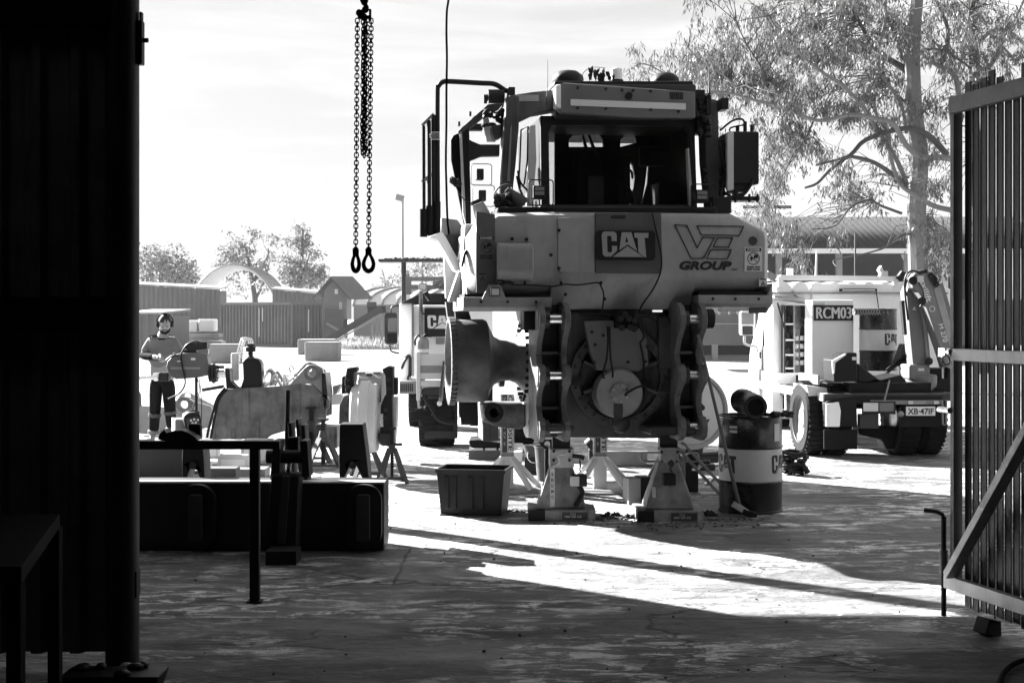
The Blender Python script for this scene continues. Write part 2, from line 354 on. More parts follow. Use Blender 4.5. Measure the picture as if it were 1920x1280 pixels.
# ---------- the tracked machine on stands, seen from behind ----------
def dozer():
    q = Fr((at(1160, 593, 12.45).x, 12.45, 0), 7.5)
    T = frthing(q, 'bulldozer', 'stripped tracked bulldozer standing on jacks with fuel tank and cab facing the shed', 'bulldozer')
    def PL(pts, y0, y1, mb=None):
        mb = mb or MB(); return mb.prism([(q(a, b, y0).x, q(a, b, y0).z) for a, b in pts], 'y', y0, y1)
    def RC(x0, x1, y0, y1, l0, l1, mb=None): return PL([(x0,y0),(x1,y0),(x1,y1),(x0,y1)], l0, l1, mb)
    # fuel tank: one lofted skin
    mb = MB(); st = []
    def station(px, ztop, zbot, fr=0., fb=.16):
        x = q(px, 500, 0).x; zt = q(px, ztop, 0).z; zb = q(px, zbot, 0).z; zk = q(px, 522, 0).z
        st.append([(x,1.15,zb),(x,fb,zb),(x,fr+.05,zk-.06),(x,fr,zk+.02),(x,fr,zt-.09),(x,fr+.03,zt-.03),(x,fr+.12,zt),(x,1.15,zt)])
    station(877, 436, 552, .16, .3); station(893, 418, 552, .0, .16); station(936, 398, 552); station(1033, 396, 552)
    station(1036, 396, 580); station(1302, 398, 580); station(1305, 398, 549); station(1378, 400, 549); station(1434, 428, 549); station(1446, 438, 549, .1, .26)
    vs = [p for s in st for p in s]; k = 8; fs = []
    for i in range(len(st)-1):
        for j in range(k): fs.append((i*k+j, i*k+(j+1)%k, (i+1)*k+(j+1)%k, (i+1)*k+j))
    fs += [tuple(range(k-1,-1,-1)), tuple((len(st)-1)*k+j for j in range(k))]
    tank = mb.add(vs, fs).build('fuel_tank', PAINT, T, bev=.012)
    PL([(1046,408),(1115,408),(1115,511),(1052,511),(1046,505)], -.012, .03).build('access_panel', PAINT, tank, bev=.006)
    DP = mat('shadow_grey_panel', .13, .5, dirt=.4, dv=.08)
    p = PL([(1116,399),(1240,399),(1242,505),(1236,513),(1116,512)], -.016, .03).build('centre_panel', DP, tank, bev=.006)
    PL([(1147,404),(1172,404),(1174,407),(1172,410),(1147,410),(1145,407)], -.02, -.01).build('handle_slot', INK, p)
    mb = MB()
    y = -.045
    a = q(1118,432,y); b = q(1229,488,y)
    mb.prism(rrect(a.x, b.x, b.z, a.z, .035), 'y', y, 0); pl = mb.build('logo_plate', BLKM, p, bev=.004)
    y2 = y-.004; a = q(1128,434,y2); b = q(1216,482,y2)
    LT = mat('logo_letters', .42, .5, dirt=.3, dv=.25)
    cat_logo(pl, a.x, b.x, b.z, a.z, y2, LT, BLKM)
    # box let into the left of the tank
    mb = MB(); a = q(934,461,-.13); b = q(1001,513,-.13); mb.prism([(-.13,a.z-.03),(-.1,a.z+.02),(.05,a.z+.04),(.05,b.z-.07),(-.06,b.z-.05),(-.13,b.z+.02)], 'x', a.x, b.x)
    mb.build('battery_cover', PAINT, tank, bev=.015)
    PL([(893,396),(928,402),(930,552),(893,548)], -.004, .02).build('corner_panel', mat('side_panel_grey', .2, .5, dirt=.4), tank)
    # ledges under both wings
    for xs in ((868,1034,557,583), (1308,1446,553,576)):
        mb = MB(); a = q(xs[0], xs[2], -.05); b = q(xs[1], xs[3], -.05)
        mb.prism([(-.07,a.z),(-.07,b.z+.03),(-.03,b.z),(.9,b.z),(.9,a.z)], 'x', a.x, b.x); g = mb.build('guard_ledge', PAINT, T, bev=.008)
        mb = MB()
        for t in (.2, .5, .82): hexbolt(mb, (a.x+(b.x-a.x)*t, -.07, (a.z+b.z)/2+.02), (0,-1,0), .013, .008)
        mb.build('bolts', BLKM, g)
        RC(xs[0]+3, xs[1]-2, xs[2]-6, xs[2]-.5, .0, .5).build('gap_shade_strip', BLKM, g)  # black strip fills the gap, standing in for its shade
    PL([(1436,560),(1449,530),(1449,568),(1437,588)], -.03, .5).build('end_bracket', PAINT, T, bev=.006)
    # VE GROUP marks
    def zc(X, Y): return (1120+X/4.572, 380+Y/4.572)
    lm = MB(); y = -.006
    for poly in ([(665,190),(768,195),(858,388),(903,298),(1005,300),(915,470),(902,478),(805,478)], [(855,198),(1255,203),(1218,282),(893,275)], [(1030,302),(1160,303),(1125,382),(995,378)], [(975,403),(1150,405),(1115,483),(938,480)]):
        P = [q(*zc(*c), y) for c in poly]
        for i in range(len(P)):
            u, w = P[i], P[(i+1) % len(P)]; d = (w-u).normalized()*.003; lm.bar(u-d, w+d, .007, .007)
    lm.build('logo_outline', INK, tank, sm=False)
    def tx(s, X0, X1, Y0, Y1, **k):
        a = q(*zc(X0, Y0), y); b = q(*zc(X1, Y1), y); return text('lettering', s, k.pop('m', INK), k.pop('parent', tank), a.x, b.x, b.z, a.z, y, **k)
    tx('GROUP', 705, 1152, 500, 579, bold=.045, shear=.25, sp=1.02); tx('.AU', 1142, 1200, 564, 581, bold=.03, shear=.25, sp=1.3)
    c = q(*zc(1333,328), 0); MB().cyl((c.x,-.004,c.z), (c.x,.01,c.z), .04, n=24).build('reflector', mat('dull_reflector', .06, .4), tank)
    STK = mat('sticker_white', .55, .45, dirt=.15, dv=.4)
    def sticker(x0, x1, y0, y1, m, words):
        a = q(x0, y0, 0); b = q(x1, y1, 0); w = b.x-a.x; h = a.z-b.z
        s = MB().box(a.x, b.x, -.006, .004, b.z, a.z).build('warning_sticker', m, tank)
        MB().box(a.x+w*.06, b.x-w*.06, -.0075, -.006, a.z-h*.18, a.z-h*.04).build('sticker_band', INK, s)
        if words:
            text('lettering', 'DANGER', STK, s, a.x+w*.14, b.x-w*.14, a.z-h*.16, a.z-h*.06, -.0078, bold=.03, ext=.001)
            k = MB(); cc = V((a.x+w*.5, -.0078, b.z+h*.53)); k.torus(cc, (0,1,0), w*.33, w*.018, 24, 4)
            for pts in ([(-.22,.02),(-.12,.1),(-.04,.02),(-.1,-.14),(-.2,-.1),(-.12,-.04)], [(.0,.08),(.06,.22),(.2,.22),(.27,.12),(.16,-.02),(.12,.06),(.04,-.03)]):
                k.prism([(cc.x+u*w, cc.z+v*w) for u, v in pts], 'y', -.009, -.0075)
            k.bar(cc+V((-.23*w,0,.23*w)), cc+V((.23*w,0,-.23*w)), .002, w*.03); k.build('pictogram', INK, s, sm=False)
            text('lettering', 'SWING AREA', INK, s, a.x+w*.12, b.x-w*.12, b.z+h*.14, b.z+h*.22, -.0078, bold=.03, ext=.001)
            text('lettering', 'KEEP CLEAR', INK, s, a.x+w*.12, b.x-w*.12, b.z+h*.04, b.z+h*.12, -.0078, bold=.03, ext=.001)
        else:
            k = MB(); k.prism([[(a.x+w*.15,b.z+h*.08),(b.x-w*.15,b.z+h*.08),((a.x+b.x)/2,b.z+h*.68)], [(a.x+w*.27,b.z+h*.15),(b.x-w*.27,b.z+h*.15),((a.x+b.x)/2,b.z+h*.54)]], 'y', -.009, -.006)
            k.box((a.x+b.x)/2-w*.04, (a.x+b.x)/2+w*.04, -.009, -.006, b.z+h*.2, b.z+h*.42); k.build('pictogram', INK, s, sm=False)
    sticker(1396, 1429, 463, 509, STK, True); sticker(1423, 1438, 522, 537, STK, False)
    GST = mat('sticker_grey', .2, .45, dirt=.3, dv=.3); sticker(896, 928, 441, 488, GST, True); sticker(897, 912, 512, 527, GST, False)
    # lamp with triangular bracket, low on the left of the tank
    k = PL([(903,562),(916,534),(938,534),(950,562)], -.09, -.075).build('lamp_bracket', PAINT, T, bev=.003)
    l = RC(920, 938, 539, 555, -.14, -.09).build('work_lamp', BLKM, k, bev=.004); RC(922, 936, 541, 553, -.146, -.14).build('lens', PALE, l)
    # wiring along the tank and down
    mb = MB(); mb.curve([q(a,b,-.05+.02*math.sin(a)) for a,b in ((928,545),(933,527),(942,526),(955,533),(985,534),(1010,535),(1035,537),(1060,533),(1085,534),(1120,530),(1127,537),(1132,552),(1130,574),(1126,590))], .007)
    mb.curve([q(a,b,-.06) for a,b in ((936,535),(945,531),(955,530),(962,533))], .016)
    mb.curve([q(a,b,-.045) for a,b in ((1223,400),(1232,440),(1240,480),(1238,512),(1224,543),(1205,570),(1196,592),(1200,612),(1207,630),(1200,643))], .008)
    for a, b in ((984,530),(1052,530),(1127,530),(1134,560)): mb.cyl(q(a,b,-.07), q(a,b,.0), .014)
    mb.build('wiring', BLACK, T)
    mb = MB()
    for a, b in ((1048,432),(1048,503),(1033,478),(1060,552),(960,448),(987,449)): hexbolt(mb, q(a,b,-.012), (0,-1,0), .016, .012)
    mb.build('bolts', BLKM, tank)
    # rear case
    C0 = MB(); PL([(1006,585),(1305,585),(1308,700),(1300,815),(1200,818),(1010,815),(1004,700)], .42, 1.5, C0)
    case = C0.build('rear_case', PAINTD, T, bev=.02)
    c = q(1150,705,.42); rr = (q(1240,705,.42).x-c.x)
    mb = MB().pipe((c.x,.36,c.z), (c.x,.43,c.z), rr, rr*.83, 48); 
    for i in range(26):
        a = 2*math.pi*i/26; hexbolt(mb, (c.x+rr*.915*math.cos(a), .36, c.z+rr*.915*math.sin(a)), (0,-1,0), .017, .016)
    mb.build('flange_ring', PAINTD, case, bev=.004)
    mb = MB().lathe((c.x,.43,c.z), (0,-1,0), [(0,rr*.8),(.02,rr*.78),(.0,rr*.6)], 40); mb.build('flange_plate', PAINTD, case)
    mb = MB()
    for i in range(8):
        a = R(22+45*i); mb.obb((c.x+rr*.62*math.cos(a), .36, c.z+rr*.62*math.sin(a)), (rr*.36,.1,.025), Matrix.Rotation(-a, 3, 'Y'))
    mb.build('ribs', PAINTD, case)
    PL([(1086,602),(1180,600),(1203,640),(1206,682),(1190,694),(1110,692),(1098,660)], .27, .36).build('cover_plate', mat('grey_cover', .2, .5, dirt=.4, dv=.12, streak=.3), case, bev=.01)
    mb = MB()
    for a, b in ((1107,645),(1106,678),(1168,677),(1203,648),(1200,676),(1122,628),(1101,622)): hexbolt(mb, q(a,b,.27), (0,-1,0), .014, .012)
    mb.build('bolts', BLKM, case)
    c = q(1153,735,.2); r = q(1198,735,.2).x-c.x
    hub = MB().lathe((c.x,.36,c.z), (0,-1,0), [(0,r*1.02),(.1,r*1.0),(.14,r*.93),(.15,r*.42),(.17,r*.4),(.175,0.001)], 48, close=False).build('round_cover', mat('hub_cover', .36, .42, dirt=.5, dv=.1, ds=5), case)
    mb = MB(); mb.cyl((c.x,.21,c.z),(c.x,.19,c.z), r*.37, n=36); mb2 = MB()
    for i in range(6): hexbolt(mb2, (c.x+r*.31*math.cos(R(60*i+30)), .19, c.z+r*.31*math.sin(R(60*i+30))), (0,-1,0), .012, .01)
    mb.build('hub_cap', MATS['hub_cover'], hub); mb2.build('bolts', STEEL, hub)
    RC(1142, 1158, 754, 782, .2, .215).build('grease_patch', OILY, hub)
    mb = MB(); mb.torus(q(1153,735,.3)+V((0,.0,.0)), (0,1,0), r*1.06, .014, 30, 6, R(30), R(150)); mb.build('seal', BLKM, hub)
    # valve block, fittings and pipes
    vb = RC(1146, 1196, 588, 615, .16, .4).build('valve_block', BLKM, T, bev=.01); mb = MB()
    for a, b in ((1155,597),(1171,597),(1157,614),(1173,613),(1163,590),(1182,601),(1186,592),(1180,616)): mb.cyl(q(a,b,.16), q(a,b,.08), .02, n=10); mb.cyl(q(a,b,.12), q(a,b,.1), .032, n=6)
    mb.build('fittings', OILY, vb)
    vb.location.y = -.2; mb = MB(); 
    mb.curve([q(a,b,-.04) for a,b in ((1139,612),(1140,640),(1138,670),(1133,690),(1131,705),(1134,709))], .009); mb.curve([q(a,b,-.04) for a,b in ((1143,612),(1144,650),(1145,672),(1149,700),(1148,708))], .009)
    mb.curve([q(a,b,-.09) for a,b in ((1172,742),(1176,736),(1190,728),(1200,724),(1212,722))], .011)
    mb.curve([q(a,b,.02) for a,b in ((1200,640),(1206,670),(1208,700),(1206,716))], .01)
    mb.curve([q(a,b,.12) for a,b in ((1085,590),(1100,588),(1130,590),(1150,592))], .014); mb.curve([q(a,b,.12) for a,b in ((1190,590),(1215,592),(1228,600))], .016)
    mb.build('hydraulic_pipes', BLACK, T)
    RC(1225, 1250, 595, 690, .33, .44).build('side_rib', PAINTD, case, bev=.008)
    mb = MB(); mb.sph(q(1154,790,.38), (.09,.06,.09)); mb.cyl(q(1236,606,.33), q(1236,606,.28), .035); mb.cyl(q(1075,712,.42), q(1075,712,.33), .04); mb.box(q(1078,0,0).x, q(1098,0,0).x, .34,.43, q(0,725,.4).z, q(0,712,.4).z); mb.cyl(q(1088,745,.42), q(1088,745,.34), .035)
    mb.obb(q(1240,722,.36), (.1,.06,.12), Matrix.Rotation(R(20),3,'Y')); mb.build('plug_and_lugs', OILY, case)
    case.location.y = -.22
    # ripper brackets: wavy side plates with pins between
    prof = [(.42,1.93),(-.1,1.92),(-.2,1.88),(-.25,1.81),(-.25,1.74),(-.2,1.67),(-.09,1.58),(-.02,1.47),(-.07,1.39),(-.2,1.36),(-.25,1.3),(-.24,1.24),(-.17,1.19),(-.05,1.1),(-.03,1.02),(-.1,.94),(-.22,.9),(-.27,.83),(-.24,.76),(-.14,.72),(.42,.72)]
    pz = [1.775, 1.29, .835]
    BR = mat("bracket_paint", .2, .5, dirt=.75, dv=.05, ds=4, bump=.1, streak=.4)
    for xa, xb, cap in ((1014,1061,0), (1276,1316,1)):
        pa, pb = q(xa,700,-.15).x, q(xb,700,-.15).x
        br = MB().box(pa+.03, pb-.03, .12, .42, .74, 1.9).build('ripper_bracket', mat('bracket_web', .05, .6, dirt=.5, dv=.02), T, bev=.01)
        for x in (pa, pb):
            pp = MB().prism(prof, 'x', x-.026, x+.026).build('side_plate', BR, br, bev=.01)
            for z in pz: MB().cyl((x-.036,-.13,z),(x+.036,-.13,z), .095, n=24).build('boss', BR, pp, bev=.008)
        for z in pz:
            MB().cyl((pa,-.13,z),(pb,-.13,z), .042, n=24).build('pin', STEEL, br)
            MB().cyl((pa+.03,-.13,z),(pa+.075,-.13,z), .075, n=24).build('bush', OILY, br, bev=.006)
        mb = MB()
        for z in (1.0, 1.48): mb.box(pa+.03, pb-.03, .02, .14, z-.012, z+.012)
        mb.build('gusset', BR, br)
        if cap: MB().cyl((pb+.04,-.12,1.78),(pb+.11,-.12,1.78), .085, n=20).build('pin_cap', BLKM, br, bev=.01)
        else: MB().box(pa-.13, pa-.03, -.02,.2, 1.68,1.86).build('stop_block', BLKM, br, bev=.01)
    MB().box(q(1214,0,-.1).x, q(1300,0,-.1).x, -.2, .3, q(0,828,-.1).z, q(0,812,-.1).z).build('foot_block', OILY, T, bev=.02)
    MB().box(q(1008,0,-.1).x, q(1072,0,-.1).x, -.25, .5, q(0,818,-.1).z, q(0,806,-.1).z).build('foot_block', OILY, T, bev=.01)
    # hull going away under the cab, with the right hand idler carried by it
    mb = MB().box(-.62,.66,1.5,4.2,.75,2.0); mb.box(-.5,.55,3.0,5.0,1.2,2.5); mb.build('hull', PAINTD, T, bev=.03)
    MB().box(-1.15,1.2,1.1,2.6,2.15,2.35).build('cab_floor', BLKM, T, bev=.02)
    # left axle housing with toothed flange
    ly = .95; c = q(900,676,ly); cz = c.z; kx = lambda px: q(px, 676, ly).x; sc = 1/q.s(ly)
    prof = [(900,58),(843,69),(840,72),(841,78),(849,80),(850,76),(905,77),(911,74),(916,62),(925,45),(938,38),(955,37),(968,42),(980,56),(987,70),(988,86),(994,98),(1001,100),(1003,60)]
    ax = MB().lathe((kx(838),ly,cz), (1,0,0), [(kx(p)-kx(838), r*sc) for p, r in prof], 56, close=False).build('axle_housing', mat('axle_steel', .34, .5, .1, dirt=1, dv=.04, ds=2.2, bump=.1), T)
    mb = MB()
    for i in range(44):
        a = 2*math.pi*i/44; mb.obb((kx(846), ly+.385*math.cos(a), cz+.385*math.sin(a)), (.055,.034,.05), Matrix.Rotation(a-math.pi/2, 3, 'X'))
    mb.build('ring_gear_teeth', BR, ax)
    mb = MB()
    for i in range(30):
        a = 2*math.pi*i/30; mb.cyl((kx(976), ly+.37*math.cos(a), cz+.37*math.sin(a)), (kx(990), ly+.37*math.cos(a), cz+.37*math.sin(a)), .018, n=6)
    mb.build('flange_bolts', BLKM, ax)
    # track frame stub beneath it
    fr2 = MB(); mb = fr2; PL([(905,757),(985,757),(986,800),(975,805),(930,800),(906,790)], .75, 1.2, mb); st_ = mb.build('recoil_frame', mat('chipped_paint', .3, .5, dirt=.9, dv=.04, ds=9), T, bev=.02)
    e = q(925,773,.6); MB().pipe((e.x,.55,e.z),(e.x,.75,e.z),.09,.042,32).build('towing_eye', BLKM, st_, bev=.01)
    MB().box(q(905,0,.8).x, q(935,0,.8).x, .8, 1.2, q(0,838,.8).z, q(0,795,.8).z).build('frame_foot', BR, st_, bev=.015)
    c = q(992,775,.75); MB().lathe((c.x-.03,.8,c.z),(1,0,0),[(0,.2),(.012,.225),(.05,.225),(.065,.19)],36).build('end_disc', WHITE, st_)  # white stands in for the sunlight on this disc
    c = q(960,765,1.0); pass
    mb = MB(); mb.cyl(q(935,708,1.25), q(945,708,1.25), .085, n=24); mb.cyl(q(929,708,1.25), q(935,708,1.25), .05, n=12); mb.build('roller_cap', BLKM, st_, bev=.008)
    # ----- cab -----
    cab = RC(1012, 1304, 386, 399, .85, 2.45).build('cab', DGREY, T, bev=.01)
    CABI = mat('cab_inside', .003, .6, spec=.1, dirt=.3, dv=.03)
    fm = MB().prism([[(q(a,b,.9).x, q(a,b,.9).z) for a,b in ((1012,218),(1300,218),(1306,392),(1014,394))], [(q(a,b,.9).x, q(a,b,.9).z) for a,b in ((1034,236),(1028,250),(1030,384),(1292,384),(1290,250),(1280,236))]], 'y', .86, .95)
    fm.build('window_frame', BLKM, cab, bev=.012)
    RC(1026, 1294, 232, 388, .9, .906).build('rear_window', glass('tinted_glass', .8), cab, sm=False)
    holes = [[(1066,276),(1066,262),(1073,255),(1090,254),(1096,276)], [(1101,276),(1094,254),(1101,254),(1110,276)], [(1115,276),(1106,254),(1123,254),(1130,262),(1131,276)],
             [(1162,276),(1163,262),(1172,254),(1190,255),(1193,268)], [(1164,390),(1164,302),(1176,300),(1186,310),(1190,330),(1187,352),(1181,370),(1181,392)], [(1201,390),(1213,345),(1216,312),(1213,310),(1208,350)]]
    mb = MB(); A = lambda a, b: (q(a,b,1.75).x, q(a,b,1.75).z)
    mb.prism([[A(1040,232), A(1292,232), A(1292,398), A(1040,398)]]+[[A(*c) for c in h] for h in holes], 'y', 1.73, 1.78); mb.build('front_wall', CABI, cab)
    RC(1040,1292,240,392,1.7,1.705).build('windscreen', glass('clear_glass', .95), cab, sm=False)
    seat = PL([(1078,386),(1078,300),(1086,282),(1112,280),(1126,290),(1130,386)], 1.4, 1.55).build('seat', CABI, cab, bev=.04); RC(1104, 1132, 330, 383, 1.36, 1.4).build('seat_panel', mat('worn_grey', .12, .7), seat)
    mb = MB(); mb.curve([q(a,b,1.5) for a,b in ((1172,390),(1176,350),(1170,325),(1176,318),(1184,322),(1186,335))], .012); mb.curve([q(a,b,1.5) for a,b in ((1190,392),(1182,360),(1172,352))], .02); mb.sph(q(1172,352,1.5), .03); mb.build('control_levers', BLKM, cab)
    mb = MB().prism([(q(1150,300,2).x,q(1150,300,2).z),(q(1150,391,2).x,q(1150,391,2).z),(q(1163,391,2).x,q(1163,391,2).z),(q(1162,300,2).x,q(1162,300,2).z)], 'y', 1.5, 1.7); mb.box(q(1222,0,1.6).x,q(1285,0,1.6).x,1.3,1.7,q(0,392,1.6).z,q(0,330,1.6).z); mb.box(q(1198,0,1.6).x,q(1250,0,1.6).x,1.55,1.65,q(0,295,1.6).z,q(0,256,1.6).z); mb.build('console', CABI, cab, bev=.02)
    # cab sides (window openings) and pillars
    xl, xr = q(1014,300,.9).x, q(1303,300,.9).x; zt, zb = q(1100,222,.9).z, q(1100,392,.9).z
    for x, s in ((xl,1), (xr,-1)):
        mb = MB().prism([(.95,zb),(2.4,zb),(2.4,zt),(.95,zt)], 'x', x-.01*s, x+.05*s); mb.build('side_frame', CABI, cab)
    MB().box(xl, xr, .97, 2.35, zt-.05, zt-.02).build('ceiling', CABI, cab); MB().box(xl, xr, .97, 2.35, zb+.0, zb+.03).build('floor_mat', CABI, cab)
    lp = PL([(994,236),(1004,234),(1006,300),(999,386),(988,386)], .8, .9).build('corner_pillar', CREAM, cab, bev=.006)
    mb = MB(); mb.tube([q(a,b,.82) for a,b in ((977,244),(990,237),(989,300),(983,345),(976,352),(973,336),(975,300))]+[q(977,244,.82)], .008, 6); mb.curve([q(a,b,.8) for a,b in ((971,320),(975,340),(984,352),(990,358))], .01); mb.curve([q(a,b,.8) for a,b in ((969,330),(974,352),(982,372),(984,384))], .01); mb.build('door_seal', BLKM, cab)
    PL([(1289,278),(1292,278),(1297,345),(1297,386),(1294,386)], .82, .9).build('corner_pillar', CREAM, cab)
    # roof
    roof = RC(1042, 1306, 158, 222, .72, 1.8)
    roof = roof.build('roof', DGREY, T, bev=.02)
    PL([(1044,158),(1058,155),(1303,172),(1304,222),(1200,222),(1052,212),(1046,205)], .62, .72).build('roof_valance', mat('valance_paint', .2, .5, dirt=.5, dv=.1), roof, bev=.012)
    PL([(1070,186),(1286,194),(1286,206),(1070,198)], .612, .62).build('reflective_strip', PALE, roof)
    PL([(1042,160),(1052,158),(1052,204),(1042,200)], .58, .74).build('end_cap', WHITE, roof, bev=.01)
    mb = MB()
    for a, b in ((1083,165),(1136,167),(1166,169),(1187,170),(1220,171),(1083,203),(1136,204),(1220,206),(1272,209)): hexbolt(mb, q(a,b,.62), (0,-1,0), .014, .01)
    mb.cyl(q(1179,180,.62), q(1179,180,.6), .034, n=20)
    for i in range(7): RC(1257+i*3.7, 1259+i*3.7, 173, 186, .61, .625, mb)
    mb.build('bolts_and_vents', INK, roof)
    for cx, cy, w in ((1065,147,29), (1247,151,27)):
        c = q(cx,cy+5,1.2); r = w/q.s(1.2); MB().lathe(c-V((0,0,.05)), (0,0,1), [(0,r*.9),(.02,r),(.07,r*1.02),(.1,r*.95),(.14,r*.6),(.155,.01)], 28, close=False).build('air_intake_dome', BLKM, roof)
    RC(1040,1300,152,160,.9,1.5).build('roof_plate', BLKM, roof, bev=.01)
    bc = q(1156,150,1.1); bs = MB().cyl(bc-V((0,0,.06)), bc, .068, n=20).build('beacon', BLKM, roof, bev=.006)
    MB().lathe(bc, (0,0,1), [(0,.057),(.1,.054),(.11,.04)], 20).build('beacon_lens', mat('beacon_lens', .8, .2), bs)
    mb = MB()
    for i in range(26):
        a = rng.uniform(1095,1150); c = q(a, 150-rng.random()*14*(1 if 1105<a<1140 else .4), 1.0); d = V((rng.normal()*.02, rng.normal()*.02, rng.uniform(.01,.07)))
        mb.tube([c-V((0,0,.03)), c+d*.5, c+d], [.004,.016,.002], 5)
    mb.curve([q(a,b,1.0) for a,b in ((1094,150),(1092,140),(1102,130),(1115,126),(1135,128))], .003, 5)
    mb.build('dead_leaves', BLKM, roof)
    # ROPS
    rl = PL([(955,178),(974,180),(973,240),(967,310),(958,390),(938,390),(940,330),(947,220)], .75, 1.0).build('rollover_post', PAINTD, T, bev=.012)
    RC(953, 966, 163, 182, .8, .95).build('post_cap', BLKM, rl, bev=.006); 
    PL([(957,240),(960,232),(956,340),(951,340)], .74, .75).build('post_edge', GALV, rl)
    PL([(950,180),(1000,172),(1045,168),(1052,205),(1000,214),(975,226),(960,222)], .78, 1.0).build('rollover_beam', PAINTD, T, bev=.012)
    RC(967, 1010, 178, 190, .77, .78).build('worn_plate', PAINT, rl)
    MB().prism([(q(a,b,.8).x,q(a,b,.8).z) for a,b in ((1322,180),(1349,186),(1352,300),(1362,400),(1336,400),(1326,300))], 'y', .85, 1.1).build('rollover_post', mat('post_grey', .17, .55, dirt=.6, dv=.04, streak=.4), T, bev=.015)
    mb = MB(); RC(1304,1322,168,215,.75,1.0,mb); RC(1308,1325,215,250,.8,1.0,mb); RC(1325,1334,178,214,.7,.8,mb)
    for i in range(16): mb.sph(q(rng.uniform(1304,1330), rng.uniform(170,255), .75), (rng.uniform(.015,.05),.03,rng.uniform(.015,.05)), 8, 5)
    mb.build('air_filter_housing', BLKM, T, bev=.01)
    cm = RC(1353, 1367, 183, 205, .7, .9).build('camera', BLKM, T, bev=.01); MB().cyl(q(1350,195,.8), q(1356,195,.8), .02).build('bracket', BLKM, cm)
    for a, b, c, d in ((1330,125,1330,185), (1027,112,1024,198)): MB().tube([q(c,d,.7), q(a,(b+d)/2,.7), q(a,b,.7)], [.012,.006,.004] if a==1330 else [.004,.003,.002], 6).build('antenna', BLACK, T)
    mb = MB(); c0, c1 = q(915,181,.9), q(945,181,.9); mb.pipe(c0, c1, .065, .035, 24); mb.cyl(q(911,184,.85), q(915,184,.85), .03); mb.obb(q(910,186,.85), (.03,.03,.08)); mb.build('horn', BLKM, T)
    # open cab door standing out on the left
    dr = PL([(845,262),(850,254),(862,248),(866,300),(872,380),(882,440),(872,430),(856,350),(846,300)], 1.1, 1.14).build('cab_door', CABI, T, bev=.006)
    PL([(862,247),(866,247),(874,420),(884,450),(880,450),(868,400)], 1.05, 1.12).build('door_edge', CREAM, dr)
    PL([(866,245),(880,240),(884,442),(876,442)], 1.05, 1.16).build('door_frame', BLKM, dr, bev=.006)
    PL([(860,252),(858,246),(915,195),(945,192),(945,200),(910,218),(870,250)], 1.05, 1.15).build('door_header', PAINTD, dr, bev=.01)
    mb = MB()
    for a, b in ((861,232),(882,213)): RC(a-2,a+2,b-4,b+4,1.05,1.1,mb)
    mb.build('hinges', BLKM, dr)
    mb = MB(); RC(880,905,232,244,1.3,1.4,mb); PL([(880,262),(888,266),(900,271),(937,271),(937,292),(902,293),(890,298),(880,302)],1.3,1.4,mb); mb.build('door_hinge_arm', BLKM, T, bev=.01)
    mb = MB()
    for i in range(26): mb.sph(q(rng.uniform(905,945), rng.uniform(205,236), .95), (rng.uniform(.015,.045),.03,rng.uniform(.012,.03)), 7, 4)
    mb.curve([q(a,b,.9) for a,b in ((905,215),(915,205),(930,212),(942,200))], .008); mb.build('wiring', BLKM, T)
    MB().prism([(q(a,b,.9).x,q(a,b,.9).z) for a,b in ((922,235),(941,233),(940,258),(928,262),(922,250))], 'y', .9, 1.05).build('cab_light', PAINTD, T, bev=.01)
    PL([(906,222),(916,220),(920,240),(928,262),(930,266),(912,266),(908,245)], 1.0, 1.02).build('side_mirror', WHITE, T, bev=.004)
    # square work lights in wire guards
    for x0, x1, y0, y1, ly in ((990,1036,338,386,.3), (1294,1342,346,393,.3), (882,921,308,348,1.6), (885,926,348,388,1.6)):
        a = q(x0,y0,ly); b = q(x1,y1,ly); w = b.x-a.x; h = a.z-b.z; sm = ly > 1
        wl = MB().box(a.x+w*(.3 if sm else .22), b.x-w*(.35 if sm else .28), ly, ly+.12, b.z+h*.28, a.z-h*.2).build('work_light', BLKM, T, bev=.008)
        loop = [(p[0], ly-.04, p[1]) for p in rrect(a.x, b.x, b.z, a.z, .025, 3)]; MB().tube(loop+[loop[0]], .006, 6).build('wire_guard', BLKM if not sm else PALE, wl)
        if not sm:
            for zz in (.42, .6): MB().box(a.x+w*.28, b.x-w*.34, ly-.006, ly, b.z+h*zz, b.z+h*(zz+.14)).build('lens', mat('lamp_lens', .35, .2), wl)
            mb = MB()
            for t in (.2,.8): mb.cyl((a.x+w*t,ly,b.z-.03),(a.x+w*t,ly,b.z+h*.3),.006,n=6)
            mb.build('mounting', BLKM, wl)
    # dark base strip between cab and tank, with brackets
    mb = MB(); RC(935,1345,388,401,.3,.9,mb); RC(1336,1372,368,400,.5,.8,mb); mb.build('cab_base', BLKM, T, bev=.01)
    # left canister and brush-like clamp near the tank
    a, b = q(896,382,.5), q(905,404,.5); cn = MB().lathe(a, b-a, [(0,.05),(.02,.058),(.1,.07),(.17,.07)], 24).build('fuel_canister', PAINT, T)
    MB().lathe(a+(a-b)*.05, a-b, [(0,.062),(.03,.06)], 20).build('cap', BLKM, cn)
    mb = MB(); mb.curve([q(a,b,.5) for a,b in ((925,366),(935,352),(950,346),(960,350),(955,360),(940,366),(930,362)) ], .008); RC(930,955,368,390,.45,.6,mb); mb.tube([q(950,355,.5), q(980,386,.5)], [.03,.09], 12); mb.build('filler_neck', PAINTD, T)
    mb = MB()
    for i in range(14): mb.sph(q(rng.uniform(925,960), rng.uniform(366,386), .45), rng.uniform(.012,.035), 7, 4)
    mb.curve([q(a,b,1.0) for a,b in ((843,336),(848,332),(856,338),(862,350),(858,344))], .006); mb.curve([q(a,b,1.0) for a,b in ((852,344),(860,360),(868,372),(878,380))], .005)
    for i in range(10): mb.sph(q(rng.uniform(846,862), rng.uniform(334,348), 1.0), rng.uniform(.01,.028), 7, 4)
